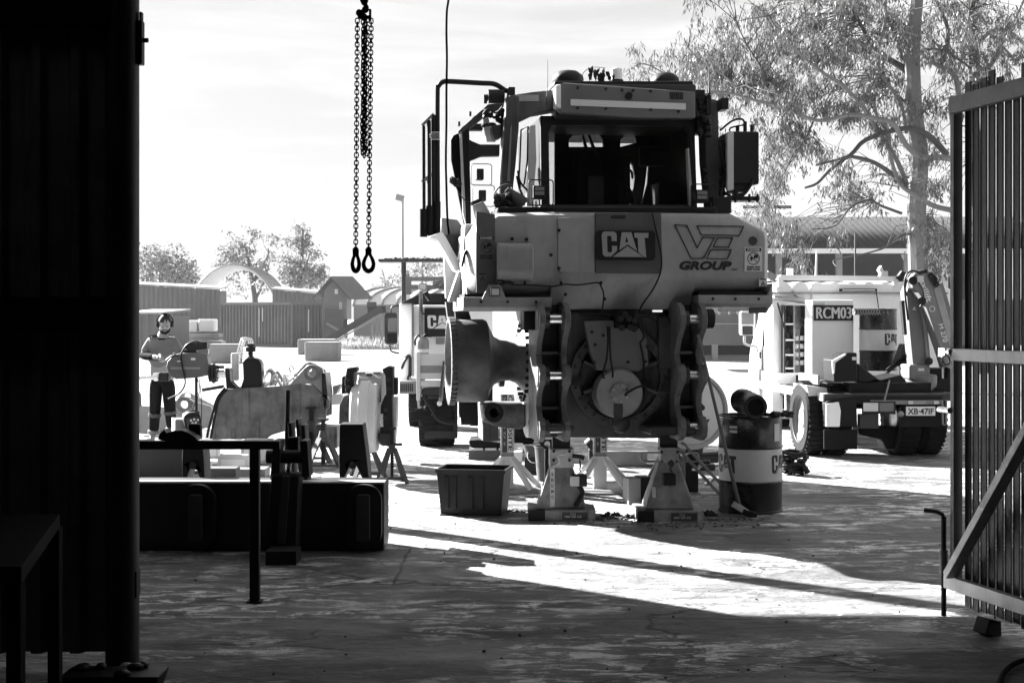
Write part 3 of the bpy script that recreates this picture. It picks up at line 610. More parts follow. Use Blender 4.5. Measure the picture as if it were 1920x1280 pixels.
    mb.build('clamps', BLKM, T)
    # hand rail, ladder rails and rubber sleeves
    hr = MB().curve([q(a,b,.9) for a,b in ((821,442),(820,300),(820,172),(822,162),(830,154),(845,153),(900,156),(922,157),(934,161),(948,170),(958,170))], .024, 10, 5).build('hand_rail', BLKM, T)
    mb = MB(); RC(809,824,247,262,.86,.95,mb); mb.cyl(q(804,255,.9), q(811,255,.9), .025); mb.build('rail_clamp', STEEL, hr, bev=.005)
    mb = MB(); 
    for a, t, w in ((794,236,.017),(804,226,.02),(813,216,.022)): mb.tube([q(a+1,442,.9), q(a,t,.9)], w, 8)
    lad = mb.build('guard_rails', BLKM, T); MB().bar(q(791,236,.9), q(813,214,.9), .03, .025).build('top_rail', GALV, lad); MB().bar(q(791,342,.9), q(810,326,.9), .03, .03).build('middle_rail', GALV, lad)
    for a, t in ((794,392),(806,386),(819,378)): MB().tube([q(a,444 if a<800 else 440,.88), q(a,t,.88)], .036, 12).build('rubber_sleeve', RUBBER, lad)
    # platform, step bracket and the sun-lit strut
    PL([(826,440),(828,408),(858,412),(866,424),(872,440)], 1.0, 1.2).build('fender', PAINT, T, bev=.01)
    PL([(830,440),(872,438),(878,520),(868,500),(836,448)], .9, 1.3).build('step_box', PAINTD, T, bev=.01)
    PL([(804,444),(828,434),(836,444),(866,500),(874,520),(852,506),(822,450)], .7, .95).build('platform_strut', WHITE, T, bev=.01)
    PL([(872,420),(893,420),(893,548),(884,580),(876,560),(868,470)], .2, .6).build('sunlit_side_sheet', WHITE, T, bev=.01)  # white sheet puts the sunlight on the tank's left corner into colour
    PL([(861,504),(870,520),(880,566),(840,566),(852,530)], .55, .7).build('fairing', PAINT, T, bev=.02)
    PL([(832,475),(858,500),(858,560),(836,560)], 1.2, 1.3).build('fender_plate', CREAM, T, bev=.01)
    mb = MB(); PL([(836,566),(852,566),(853,600),(840,600)],1.2,1.3,mb); mb.build('track_guard', PAINTD, T); PL([(852,566),(874,566),(884,600),(855,600)],1.0,1.3).build('track_guard_stay', BLKM, T)
    mb = MB(); mb.curve([q(a,b,.15) for a,b in ((866,500),(874,470),(880,500),(884,530))], .012); mb.build('side_hose', BLACK, T)
    # oil cooler tank on the right hand side
    ac = RC(1366, 1424, 246, 346, .6, .95).build('oil_tank', BLKM, T, bev=.02)
    PL([(1364,250),(1376,246),(1376,356),(1364,356)], .55, .62).build('tank_side', CREAM, ac, bev=.01)
    PL([(1376,330),(1420,322),(1413,340),(1400,360),(1378,360)], .62, .9).build('tank_skirt', BLKM, ac)
    mb = MB()
    for a, t in ((1383,236),(1410,234),(1397,228)): mb.cyl(q(a,248,.75), q(a,t,.75), .018, n=10)
    mb.curve([q(a,b,.75) for a,b in ((1350,245),(1368,230),(1380,224),(1392,224),(1397,232))], .01); mb.curve([q(a,b,.75) for a,b in ((1368,246),(1370,240),(1385,236),(1398,234))], .008)
    mb.curve([q(a,b,.6) for a,b in ((1360,362),(1375,370),(1393,366),(1406,350),(1412,335))], .014); mb.curve([q(a,b,.6) for a,b in ((1378,366),(1395,362),(1408,345))], .01)
    mb.build('cooler_hoses', BLACK, ac); mb = MB(); RC(1363,1424,368,376,.6,.8,mb); RC(1378,1384,356,370,.6,.7,mb)
    for a in (1368,1379,1405,1420): mb.cyl(q(a,380,.6), q(a,364,.6), .013, n=8)
    mb.build('cooler_bracket', BLKM, ac, bev=.005)
    mb = MB()
    for i in range(40): mb.sph(q(1356+rng.normal()*4+abs(rng.normal())*3, rng.uniform(262,400), .65), (rng.uniform(.01,.035),.03,rng.uniform(.015,.05)), 7, 4)
    mb.curve([q(a,b,.6) for a,b in ((1348,262),(1354,300),(1360,330),(1352,360),(1348,395))], .014); mb.curve([q(a,b,.6) for a,b in ((1350,265),(1357,262),(1355,290),(1362,320),(1356,345))], .009); mb.curve([q(a,b,.6) for a,b in ((1318,318),(1326,325),(1320,340),(1332,345))], .012)
    mb.build('hose_bundle', BLACK, T)
    return q, T
DQ, DT = dozer()
# ---------- shed around the camera ----------
CORR = mat('shadow_block_iron', .3, .6, 0, dirt=.6, dv=.018, ds=2.5, streak=.6)
def corr(mb, p0, p1, z0, z1, pitch=.19, depth=.03, zfun=None, prof=((0,0),(.55,0),(.66,1),(.89,1))):
    """trapezoid ribbed sheet from p0 to p1 (xy), with a little thickness"""
    p0, p1 = V((*p0, 0)), V((*p1, 0)); d = (p1-p0); L = d.length; d.normalize(); nrm = V((d.y, -d.x, 0)); pts = []; s = 0
    while s < L:
        for ds, h in prof:
            if s+ds*pitch <= L: pts.append((s+ds*pitch, h*depth))
        s += pitch
    pts.append((L, 0)); n = len(pts); vs = []
    for off in (0, .004):
        for a, h in pts:
            q = p0+d*a+nrm*(h+off); vs.append((q.x, q.y, z0 if not zfun else z0+zfun(a, 0)))
        for a, h in pts:
            q = p0+d*a+nrm*(h+off); vs.append((q.x, q.y, z1 if not zfun else z1+zfun(a, 1)))
    fs = []
    for i in range(n-1):
        fs.append((i, i+1, n+i+1, n+i)); fs.append((2*n+i, 3*n+i, 3*n+i+1, 2*n+i+1))
        fs.append((n+i, n+i+1, 3*n+i+1, 3*n+i)); fs.append((i, 2*n+i, 2*n+i+1, i+1))
    return mb.add(vs, fs)
def shed():
    T = thing('workshop_shed', (0,0,0), 'dark corrugated iron workshop shed framing the yard from within', 'shed')
    dk = mat('dark_wall', .012, .8, spec=.1)
    mb = MB(); corr(mb, (-6,7.35), (-2.05,7.35), .07, 4.6, .2, .045); corr(mb, (3.15,7.35), (9,7.35), .0, 4.6, .2, .045)
    corr(mb, (-6,7.33), (9,7.33), 4.2, 6.2); mb.build('front_wall', CORR, T)
    mb = MB(); mb.box(-9,9,-9,-8.9,0,6); mb.box(-9,-8.9,-9,7.3,0,6); mb.box(9,9.1,-9,7.3,0,6); mb.build('wall', dk, T)
    MB().prism([[(-9.2,-9.2),(9.3,-9.2),(9.3,7.7),(-9.2,7.7)],[(-5.2,3.6),(-3.8,3.6),(-3.8,5.4),(-5.2,5.4)]], 'z', 6.0, 6.1).build('roof', dk, T)  # roof hole out of view, added to let fill light reach the wall
    MB().box(-9.2,9.3,7.7,10.1,4.46,4.5).build('sky_shade', dk, T)  # unseen panel added to keep sky light off foreground and gate
    MB().cyl((-2.0,7.3,0), (-2.0,7.3,4.4), .085, n=24).build('gate_post', mat('post_steel', .05, .45, .3, dirt=.5, dv=.12, streak=.4), T)
    MB().cyl((3.1,7.3,0), (3.1,7.3,4.4), .06, n=20).build('gate_post', MATS['post_steel'], T)
    MB().box(-6,-2.05,7.2,7.3,1.72,1.9).build('wall_rail', dk, T, bev=.01); MB().box(-6,-2.05,7.2,7.3,3.28,3.6).build('wall_rail', dk, T, bev=.01)
    MB().box(-2.2,9,7.15,7.35,4.2,4.45).build('lintel', dk, T)
    a = at(267, 0, 7.3).x
    MB().box(-1.925,a+.005,7.27,7.33,at(0,122,7.3).z,at(0,40,7.3).z).build('hinge_plate', BLKM, T, bev=.006)
    mb = MB(); mb.cyl((a-.03,7.3,at(0,76,7.3).z),(a+.03,7.3,at(0,76,7.3).z),.012,n=8); mb.box(a-.01,a+.0,7.28,7.32,at(0,40,7.3).z,at(0,24,7.3).z); mb.build('hinge_pin', BLKM, T)
    MB().box(-1.93,a-.02,7.26,7.34,at(0,1118,7.3).z,at(0,1068,7.3).z).build('hinge_plate', BLKM, T, bev=.006)
    T2 = thing('shadow_block', (-4,8,0), 'unseen tall block added left of the yard to cast its shadow', 'shed')
    pr = [(7.45,0),(11.3,0),(11.3,1.05),(11.7,1.4),(12.3,1.85),(12.6,2.1),(13.24,2.3),(13.24,4.2),(14.9,4.9),(14.9,8),(7.45,8)]  # profile of this unseen block is cut to shape the yard's shadow edge
    MB().prism([(y-8, z) for y, z in pr], 'x', -10, .0).build('shadow_block_wall', CORR, T2)
    mb = MB().cyl((0,0,0),(0,0,9),.15,.12,n=16)  # pole out of view, placed to cast the shadow strip
    o = mb.build('power_pole', WOOD); o.location = (-4.15,14.75,0); tag(o, 'unseen pole added to cast the long shadow strip across the yard', 'pole')
shed()
def gate():
    P0 = V((2.655, 8.5, 0)); d = V((.2456, -.9694, 0)); yaw = math.degrees(math.atan2(d.y, d.x))
    T = thing('yard_gate', P0, 'open steel framed corrugated gate with diagonal brace at the frame edge', 'gate', yaw=yaw)
    L = 1.27   # local x runs from the free edge to the hinge; local +y faces away from the opening
    sh = mat('gate_sheet', .03, .5, .1, spec=.3, dirt=.6, dv=.05, ds=2, streak=.5); G3 = mat('gate_brace_pale', .62, .5, .2, dirt=.5, dv=.2, ds=5, streak=.3); G2 = mat('gate_frame', .26, .5, .3, dirt=.6, dv=.12, ds=5, streak=.3)
    tops = {}
    def zf(a, top):
        k = int(a/.155); 
        if top: return tops.setdefault(k, rng.uniform(-.03,.03))-(.1 if k == 4 else 0)
        return rng.uniform(-.012,.012)
    mb = MB(); x = .045; k = 0  # strips with gaps added so yard light draws the bright rib lines
    while x < L:
        w = .078+rng.normal()*.002; t = 3.19+rng.uniform(-.03,.03)-(.11 if k in (5,6) else 0); b = .075+rng.uniform(-.012,.012)
        mb.prism([(x,.03),(x+w*.9,.03),(x+w,.018),(x+w,.022),(x+w*.9,.034),(x,.034)], 'z', b, t); x += w+.002+.0025*rng.random(); k += 1
    mb.build('slotted_sheet', sh, T)
    MB().box(-.02,.022,-.03,.03,.19,3.1).build('frame_post', G2, T, bev=.004)
    MB().box(.035,L,-.075,-.03,3.0,3.1).build('top_rail', G2, T, bev=.004)
    MB().box(.035,L,-.075,-.03,1.54,1.61).build('middle_rail', G3, T, bev=.004)
    MB().box(-.02,L,-.075,-.03,.18,.26).build('bottom_rail', G3, T, bev=.004)
    MB().bar((.07,-.085,.27),(L*.99,-.085,1.66),.05,.075, up=(0,1,0)).build('diagonal_brace', G3, T, bev=.004)
    lk = MB(); lk.cyl((-.03,-.07,1.59),(.06,-.07,1.59),.02); lk.box(-.05,.02,-.09,-.04,1.56,1.61); lk.torus((.05,-.1,1.54),(1,0,.3),.025,.006); lk = lk.build('latch', STEEL, T)
    MB().box(.035,.065,-.12,-.09,1.43,1.5).build('padlock', GALV, lk, bev=.006)
    MB().cyl((-.09,-.06,1.24),(.03,-.06,1.24),.018).build('latch_stub', STEEL, T)
    b = MB(); b.tube([(-.055,-.05,.005),(-.055,-.05,.6)], .016, 8); b.tube([(-.055,-.05,.5),(-.055,-.05,.585),(-.06,-.055,.61),(-.085,-.08,.625),(-.14,-.13,.628)], .013, 8)
    b = b.build('drop_bolt', BLKM, T); MB().pipe((-.055,-.05,.25),(-.055,-.05,.4),.024,.016).build('bolt_sleeve', G2, b)
    w = at(1858,1170,8.02); o = MB().prism([(-.06,-.045),(.06,-.045),(.035,.045),(-.05,.045)], 'y', -.05, .06).build('wheel_chock', BLKM, bev=.006); o.location = (w.x, 8.05, .045); o.rotation_euler = (0,.25,.4)
    tag(o, 'small black wedge on the concrete under the corrugated gate', 'chock')
    c = gnd(1900,1290); o = MB().curve([V(gnd(a,b))+V((0,0,.02)) for a,b in ((1872,1300),(1878,1276),(1892,1258),(1915,1246),(1950,1240))], .014).build('air_hose', RUBBER); tag(o, 'black hose curling over the floor at the lower corner', 'hose')
gate()
# ---------- dark bench and clutter at the foot of the wall ----------
def left_corner():
    T = thing('work_bench', (-1.9,5.4,0), 'dark steel bench standing against the inside of the shed wall', 'bench')
    o = V((-1.9,5.4,0)); z = .98
    a, b = at(40,1062,4.9), at(112,994,6.2)
    zt = a.z; mb = MB().prism([(-4-o.x,4.9-o.y),(a.x-o.x,4.9-o.y),(b.x-o.x,6.2-o.y),(-4-o.x,6.2-o.y)], 'z', zt-.06, zt); mb.build('bench_top', MATS['dark_wall'], T, bev=.004)
    for p in (a, b): MB().box(p.x-o.x-.06,p.x-o.x-.01,p.y-o.y+.02,p.y-o.y+.07,0,zt-.06).build('leg', MATS['dark_wall'], T)
    c = at(215,1250,6.9); bx = thing('parts_tray', (c.x,6.85,0), 'low black tray of oily parts at the foot of the gate post', 'tray')
    MB().prism([(-.2,0),(.22,0),(.25,.09),(-.23,.09)], 'y', -.1, .12).build('tray_body', BLKM, bx, bev=.01)
    mb = MB()
    for i in range(7): mb.sph((rng.uniform(-.18,.2),rng.uniform(-.08,.1),.1), (rng.uniform(.02,.05),.03,.02), 8, 5)
    mb.build('oily_parts', OILY, bx)
    q_ = gnd(247,1245); s = MB().sph((0,0,.0),(.045,.04,.04),10,6).build('stone', PALE); s.location = (-1.93,7.12,.03); tag(s, 'pale rounded stone beside the gate post foot', 'stone')
left_corner()
# ---------- chain hoist, hanging just inside the doorway ----------
def link(mb, c, along, side, pitch, w, r):
    c, a, b = V(c), V(along).normalized(), V(side).normalized(); hl = pitch*.5-w*.12; pts = []
    for i in range(12):
        t = 2*math.pi*i/12; s = math.sin(t); pts.append(c+b*(math.cos(t)*w/2)+a*(s*w/2+(hl*.55 if s > .01 else -hl*.55 if s < -.01 else 0)))
    vs = []; n = len(pts); nm = a.cross(b)
    for i, p in enumerate(pts):
        e = (p-c).normalized()
        for k in range(5):
            t = 2*math.pi*k/5; vs.append(p+e*(r*math.cos(t))+nm*(r*math.sin(t)))
    mb.add(vs, [(i*5+k, ((i+1)%n)*5+k, ((i+1)%n)*5+(k+1)%5, i*5+(k+1)%5) for i in range(n) for k in range(5)])
def strand(px0, py0, px1, py1, D=6.0, pitch=.0165, w=.0168, r=.0029, rot=0.2, jit=0):
    mb = MB(); a, b = at(px0,py0,D), at(px1,py1,D); L = (b-a).length; n = int(L/pitch); d = (b-a)/n
    for i in range(n):
        t = rot+(math.pi/2 if i % 2 else 0)+rng.normal()*.12; p = a+d*(i+.5)+V((rng.normal()*jit,rng.normal()*jit,0))
        link(mb, p, d, (math.cos(t), math.sin(t), 0), pitch, w, r)
    return mb
def hoist():
    CH = mat('chain_steel', .012, .5, .3, dirt=.2); O = at(683,10,6.0); T = thing('chain_hoist', O, 'black lifting chain sling with four legs hanging in the doorway', 'chain hoist')
    def P(o): o.parent = T; o.location = -O; return o
    hb = MB()
    for i in range(16): hb.sph(at(683+rng.normal()*4, rng.uniform(-20,34), 6+rng.normal()*.01), (rng.uniform(.008,.02),.015,rng.uniform(.01,.03)), 8, 5)
    hb.box(at(671,0,6).x, at(694,0,6).x, 5.99,6.01, at(0,36,6).z, at(0,30,6).z); hb.box(at(692,0,6).x, at(696,0,6).x, 5.99,6.01, at(0,40,6).z, at(0,18,6).z); hb.tube([at(684,-60,6),at(684,-10,6)],.01); hb.tube([at(678,-60,6),at(679,0,6)],.008)
    P(hb.build('hook_block', CH))
    for a, b, c, d, j in ((670,36,667,472,.0), (696,36,691,472,.0), (681,30,679,290,.001), (684,28,683,295,.001), (688,34,687,291,.001), (685,30,681,288,.002)): P(strand(a,b,c,d,jit=j, rot=.15 if j==0 else rng.uniform(0,1.5)).build('chain', CH))
    for cx, w in ((667,.0145),(691,.021)):
        mb = MB(); c = at(cx,494,6.0); h = .038; pts = []
        for i in range(20):
            t = 2*math.pi*i/20; k = 1-.55*max(0, math.sin(t))**1.3; pts.append(c+V((w*math.cos(t)*k, .1*w*math.cos(t), h*math.sin(t)*(1.15 if math.sin(t)>0 else .85))))
        pts += pts[:2]; mb.tube(pts, [.0065+.002*(1-math.sin(2*math.pi*i/20)) for i in range(22)], 8); mb.box(c.x-.012,c.x+.012,5.985,6.015,c.z+.035,c.z+.062); mb.sph(c+V((0,0,.055)), .014)
        P(mb.build('hook', CH, bev=0))
    o = MB().curve([at(a,b,5.6) for a,b in ((840,-120),(841,-10),(838,20),(837,60),(838,110),(837,170),(837,230),(836,300),(837,350),(839,412),(842,440))], .0045, 6).build('pull_cord', BLACK); tag(o, 'thin black cord hanging down in front of the platform rails', 'cord')
hoist()
# ---------- steel trestle, cloth, ripper beam ----------
def trestle():
    D = 8.97; O = V((at(400,0,D).x, D, 0)); T = thing('steel_trestle', O, 'narrow black steel trestle rail on a square leg in the foreground', 'trestle')
    zt = at(0,826,D).z; x1 = at(525,0,D).x-O.x; x0 = -1.2
    MB().box(x0,x1,-.03,.05,zt-.052,zt).build('rail', BLKM, T, bev=.003)
    lx = at(478,0,D).x-O.x
    l = MB().box(lx-.03,lx+.03,-.03,.03,.01,zt-.052).build('leg', BLKM, T, bev=.003); MB().box(lx-.045,lx+.045,-.045,.045,0,.012).build('foot_plate', BLKM, l)
    MB().box(x0,x0+.06,-.03,.03,0,zt-.052).build('leg', BLKM, T, bev=.003)
    c = at(338,815,D); mb = MB()
    pts = [(300,822),(303,812),(312,803),(316,810),(330,806),(345,805),(358,810),(370,818),(375,824),(350,826),(320,826)]
    mb.prism([(at(a,b,D).x,at(a,b,D).z) for a,b in pts], 'y', D-.06, D+.07); o = mb.build('work_glove', BLACK, bev=.02, seg=3); tag(o, 'crumpled black glove lying on the foreground trestle rail', 'glove')
    mb = MB().prism([(at(a,b,D+.0).x,at(a,b,D).z) for a,b in ((345,797),(369,797),(370,826),(347,826))], 'y', D+.1, D+.16); o = mb.build('glove_box', BLACK, bev=.012); tag(o, 'small black box standing behind the glove on the trestle', 'box')
trestle()
def ripper_beam():
    q = Fr((at(480,0,10.9).x, 10.9, 0), 0); T = frthing(q, 'ripper_beam', 'long black ripper beam with two oval sockets lying on the concrete', 'ripper beam')
    x0, x1 = -1.5, q(720,0,0).x; zt = q(0,906,0).z
    BM = mat('beam_steel', .03, .5, .2, dirt=.6, dv=.012, ds=3, bump=.08)
    mb = MB().box(x0,x1,0,.42,.01,zt); mb.build('beam_body', BM, T, bev=.01)
    MB().box(x0,x1+.002,-.003,.14,zt,zt+.012).build('sun_glare_strip', mat('glare_pale', .6, .4, .3, dirt=.5, dv=.25, ds=6), T)  # pale strip painted for the sun's glare along the beam top
    for cx in (373, 684):
        c = q(cx,0,0).x; w = .135
        o = MB().prism([rrect(c-w,c+w,.03,zt+.0,.12,6)], 'y', -.09, .02).build('socket_casting', BM, T, bev=.02, seg=3)
        o2 = MB().prism([rrect(c-.05,c+.05,.1,zt-.07,.02,3)], 'y', -.15, -.09).build('socket_wedge', mat('wedge', .06, .45, dirt=.5), o, bev=.012)
    # lifting cylinder leaning against it
    D = -.35; T2 = frthing(q, 'hydraulic_cylinder', 'dark hydraulic cylinder leaning on the ripper beam beside the trestle', 'cylinder')
    def PL(pts, a, b): return MB().prism([(q(u,v,a).x,q(u,v,a).z) for u,v in pts], 'y', a, b)
    PL([(508,888),(562,888),(556,1032),(494,1032)], D, D+.2).build('barrel', BLKM, T2, bev=.03); PL([(528,892),(543,892),(534,1020),(519,1020)], D-.02, D+.02).build('barrel_pipe', DGREY, T2, bev=.01)
    MB().cyl(q(500,856,-.2), q(580,856,-.2), .05, n=20).build('cross_pin', BLKM, T2); MB().cyl(q(528,866,-.2),q(526,892,-.2),.075,n=24).build('rod', STEEL, T2)
    for pts in ([(512,825),(526,825),(522,900),(506,900)], [(562,826),(576,826),(580,895),(566,895)]): PL(pts, -.3, -.1).build('clevis_plate', BLKM, T2, bev=.01)
    PL([(541,820),(559,820),(559,845),(541,845)], -.1, .0).build('bracket', BLKM, T2)
    o = MB().cyl(V(q(537,846,.3))+V((0,0,0)), q(540,731,.3), .018).build('pry_bar', BLKM); o.location = q.O; tag(o, 'upright black bar standing behind the trestle end', 'bar')
    o = MB()
    for a, b, c in ((541,548,792),(566,573,796),(556,561,785)): o.prism([(q(u,v,.2).x,q(u,v,.2).z) for u,v in ((a,c),(b,c),(b+6,900),(a+6,900))], 'y', .15, .35)
    o = o.build('bracket_plates', BLKM, bev=.006); o.location = q.O; tag(o, 'dark steel plates standing upright behind the cylinder', 'plates')
    # forked shanks standing at the back of the beam
    for i, (a, b, y0) in enumerate(((342,382,838), (636,688,795))):
        T3 = frthing(q, 'ripper_shank', ('short' if i == 0 else 'tall')+' forked black shank standing behind the ripper beam '+('below the glove' if i == 0 else 'beside the idler'), 'shank')
        w = b-a; pts = [(a,y0),(b-2-(6 if i else 0),y0),(b,860),(b+2+2*i,903),(b-6,903),(a+w*.55,866),(a+w*.45,866),(a+6,903),(a,903),(a-1,860)]
        PL(pts, .55, .8).build('shank', BLKM, T3, bev=.01); MB().cyl(q(a+w*.48,872,.5), q(a+w*.48,872,.56), .03).build('pin', OILY, T3)
    mb = MB().box(q(500,0,-.55).x, q(557,0,-.55).x, -.6,-.35, 0, .1); o = mb.build('timber_block', WOOD); o.location = q.O; o.data.materials[0] = mat('dark_timber', .03, .8, dirt=.4); tag(o, 'dark timber block on the ground under the cylinder', 'block')
ripper_beam()
# ---------- stands, jacks, drum and clutter round the machine ----------
def poly(q, pts, a, b, mb=None, ref=None):
    mb = mb or MB(); r = a if ref is None else ref
    return mb.prism([(q(u,v,r).x, q(u,v,r).z) for u, v in pts], 'y', a, b)
def rect(q, x0, x1, y0, y1, a, b, mb=None): return poly(q, [(x0,y0),(x1,y0),(x1,y1),(x0,y1)], a, b, mb)
def stand_white(px, label):
    q = Fr((at(px,0,14.75).x, 14.75, 0), 0); T = frthing(q, 'support_stand', label, 'support stand', 'white tubular support stands'); sc = 1/q.s(0)
    ztop = 1.0; zc = q(0,852,0).z
    MB().box(-.066,.066,-.066,.066,.02,zc+.02).build('column', WHITE, T, bev=.006)
    s = MB().box(-.07,.07,-.07,.07,zc,ztop).build('sleeve', CREAM, T, bev=.004)
    g = MB().box(-.05,.0,-.0735,-.07,zc+.03,ztop-.01).build('label_strip', mat('strip_grey', .1, .5), s); MB().box(.003,.062,-.0735,-.07,zc+.03,ztop-.01).build('label_strip', WHITE, s)
    text('lettering', 'COMPOSITE', INK, s, .012, .055, zc+.05, zc+.62, -.0738, turn=-90, bold=.02); text('lettering', 'S T A N D S', PALE, s, -.036, -.018, zc+.1, zc+.6, -.0738, turn=-90)
    MB().box(-.05,.062,-.0738,-.07,zc+.008,zc+.026).build('label_strip', GALV, s)
    MB().box(-.068,.068,-.071,.07,zc-.008,zc+.002).build('collar', BLKM, T)
    for k in range(4):
        a = R(45+90*k) if k not in (0,1) else R(20 if k==0 else 160)
        dx, dy = (math.cos(a), math.sin(a)); MB().tube([(dx*.05,dy*.05,zc-.03),(dx*.05+dx*.3,dy*.3+dy*.05,.03)], .03, 12).build('leg', WHITE, T)
    MB().lathe((0,0,0),(0,0,1),[(0,.42),(.02,.42),(.025,.39)],40).build('base_plate', GALV, T)
stand_white(951, 'white tubular stand with lettered column behind the black crate'); stand_white(1125, 'white tubular stand with lettered column between the two big jacks')
def jack(px, py, label, left):
    D = EYE*F/(py-593); q = Fr((at(px,0,D+.28).x, D+.28, 0), 0); T = frthing(q, 'service_jack', label, 'jack', 'heavy service jacks'); X = lambda a: q(a,0,-.25).x
    JP = mat('jack_paint', .49, .5, dirt=.85, dv=.04, ds=5, bump=.08, streak=.3)
    w = .3; pts = [(-w,-.2),(-w*.55,-.3),(w*.8,-.3),(w,-.18),(w,.25),(-w,.25)]
    b = MB().prism(pts, 'z', 0, .095).build('base', JP, T, bev=.012)
    MB().box(-.0,w*.75,-.3035,-.3,.015,.08).build('base_label', mat('base_label', .08, .5), b)
    text('lettering', '1800 228 228', PALE, b, .02, .17, .03, .05, -.304, bold=.02, ext=.001); text('lettering', 'Cat', PALE, b, .07, .12, .055, .075, -.304, ext=.001)
    MB().box(-w,-w*.5,-.31,-.12,.0,.1).build('base_corner', BLKM, b, bev=.01)
    ht = .50 if left else .52
    vs = []; 
    for z, hw, hd in ((.095,.22,.2),(.2,.19,.17),(ht,.085,.09)): vs += [(-hw,-hd,z),(hw,-hd,z),(hw,hd,z),(-hw,hd,z)]
    fs = [(0,3,2,1),(8,9,10,11)]
    for k in range(2):
        for i in range(4): fs.append((k*4+i,k*4+(i+1)%4,k*4+4+(i+1)%4,k*4+4+i))
    body = MB().add(vs, fs).build('body', JP, T, bev=.02)
    if left:
        MB().prism([(-.225,.1),(-.07,.1),(-.07,.45),(-.095,.45),(-.12,.43)], 'y', -.24, -.2).build('side_web', JP, body, bev=.004)
        MB().box(-.105,-.065,-.25,-.24,.12,.46).build('name_strip', CREAM, body); text('lettering', 'SEDMO', INK, body, -.096,-.072,.2,.42,-.2515, turn=0, ext=.001) if 0 else None
        for i, ch in enumerate('SEDMO'): text('lettering', ch, INK, body, -.095,-.075,.42-.05*i-.028,.42-.05*i,-.2515, bold=.02, ext=.001)
        MB().box(-.11,.11,-.13,.1,.45,.62).build('head', CREAM, T, bev=.01)
        MB().box(.09,.22,-.28,-.12,.30,.40).build('pump_box', BLKM, T, bev=.008); MB().box(.07,.15,-.287,-.2,.305,.39).build('data_plate', CREAM, T)
        mb = MB(); mb.curve([(.1,-.15,.56),(.16,-.17,.555),(.2,-.18,.54)], .02); mb.curve([(.16,-.17,.53),(.165,-.17,.47),(.16,-.17,.42)], .007); mb.build('lever', BLKM, T)
        mb = MB(); mb.curve([(-.1,-.14,.46),(-.02,-.2,.5),(-.03,-.2,.57),(.03,-.2,.58)], .011); mb.build('handle', CREAM, T)
        MB().curve([(.15,-.2,.3),(.18,-.2,.25),(.17,-.2,.2),(.12,-.22,.12)], .022).build('hose', BLKM, T)
    else:
        mb = MB().box(-.08,.08,-.15,.05,.5,.64); mb.build('head', JP, T, bev=.01)
        for s in (-1,1):
            c = V((s*.16,-.15,.555)); pts = [(c.x+(.11 if u>0 else -.11)*1*.6+.03*math.cos(t)*1, c.y, c.z+.04*math.sin(t)) for u,t in [(math.cos(2*math.pi*i/16), 2*math.pi*i/16) for i in range(16)]]
            MB().tube(pts+[pts[0]], .009, 6).build('carry_handle', GALV, T)
        MB().box(-.06,.05,-.215,-.1,.31,.41).build('valve_box', BLKM, T, bev=.01)
        mb = MB(); mb.curve([(.01,-.16,.53),(.03,-.17,.49),(.0,-.17,.46),(.02,-.17,.43)], .008); mb.sph((.0,-.17,.5),.02); mb.build('chain', OILY, T)
        MB().box(-.155,-.125,-.185,-.15,.2,.29).build('data_plate', CREAM, T)
    MB().box(-.08,.08,-.08,.08,.6,.80).build('ram', mat('ram_black', .02, .35, .3, dirt=.4), T, bev=.006)
    mb = MB()
    for sx in (-1,1):
        for z in (.52,.6): mb.cyl((sx*.07,-.13,z),(sx*.07,-.155,z),.013,n=10)
    mb.build('bolts', BLKM, T)
jack(1052, 976, 'pale floor jack with vertical letters and black pump box under the left bracket', True)
jack(1252, 978, 'pale floor jack with two loop handles under the right bracket', False)
def crate():
    q = Fr((at(890,0,13.05).x, 13.05, 0), -9); T = frthing(q, 'parts_crate', 'open black plastic crate with ribbed sides on the concrete', 'crate'); h = .42; CP = mat('crate_plastic', .012, .5, spec=.3, dirt=.4, dv=.06, ds=4)
    def ringbox(mb, z0, x0, y0, z1, x1, y1, t=.008):
        o = [(-x0,-y0,z0),(x0,-y0,z0),(x0,y0,z0),(-x0,y0,z0),(-x1,-y1,z1),(x1,-y1,z1),(x1,y1,z1),(-x1,y1,z1)]
        i = [(a-math.copysign(t,a),b-math.copysign(t,b),c) for a,b,c in o]; n = 8
        fs = []
        for k in range(4):
            j = (k+1)%4; fs += [(k,j,4+j,4+k),(8+k,12+k,12+j,8+j),(4+k,4+j,12+j,12+k),(k,8+k,8+j,j)]
        mb.add(o+i, fs)
    mb = MB(); ringbox(mb,.0,.275,.19,h-.03,.31,.22); mb.box(-.27,.27,-.185,.185,.0,.012); mb.build('body', CP, T, bev=.004)
    mb = MB(); ringbox(mb,h-.035,.32,.23,h,.325,.235,.02); mb.build('rim', CP, T, bev=.004)
    for x in (-.22,-.15,.0,.1): MB().prism([(x-.02,.06),(x+.02,.06),(x+.025,h-.06),(x-.025,h-.06)], 'y', -.225, -.2).build('rib', CP, T, bev=.01)
crate()
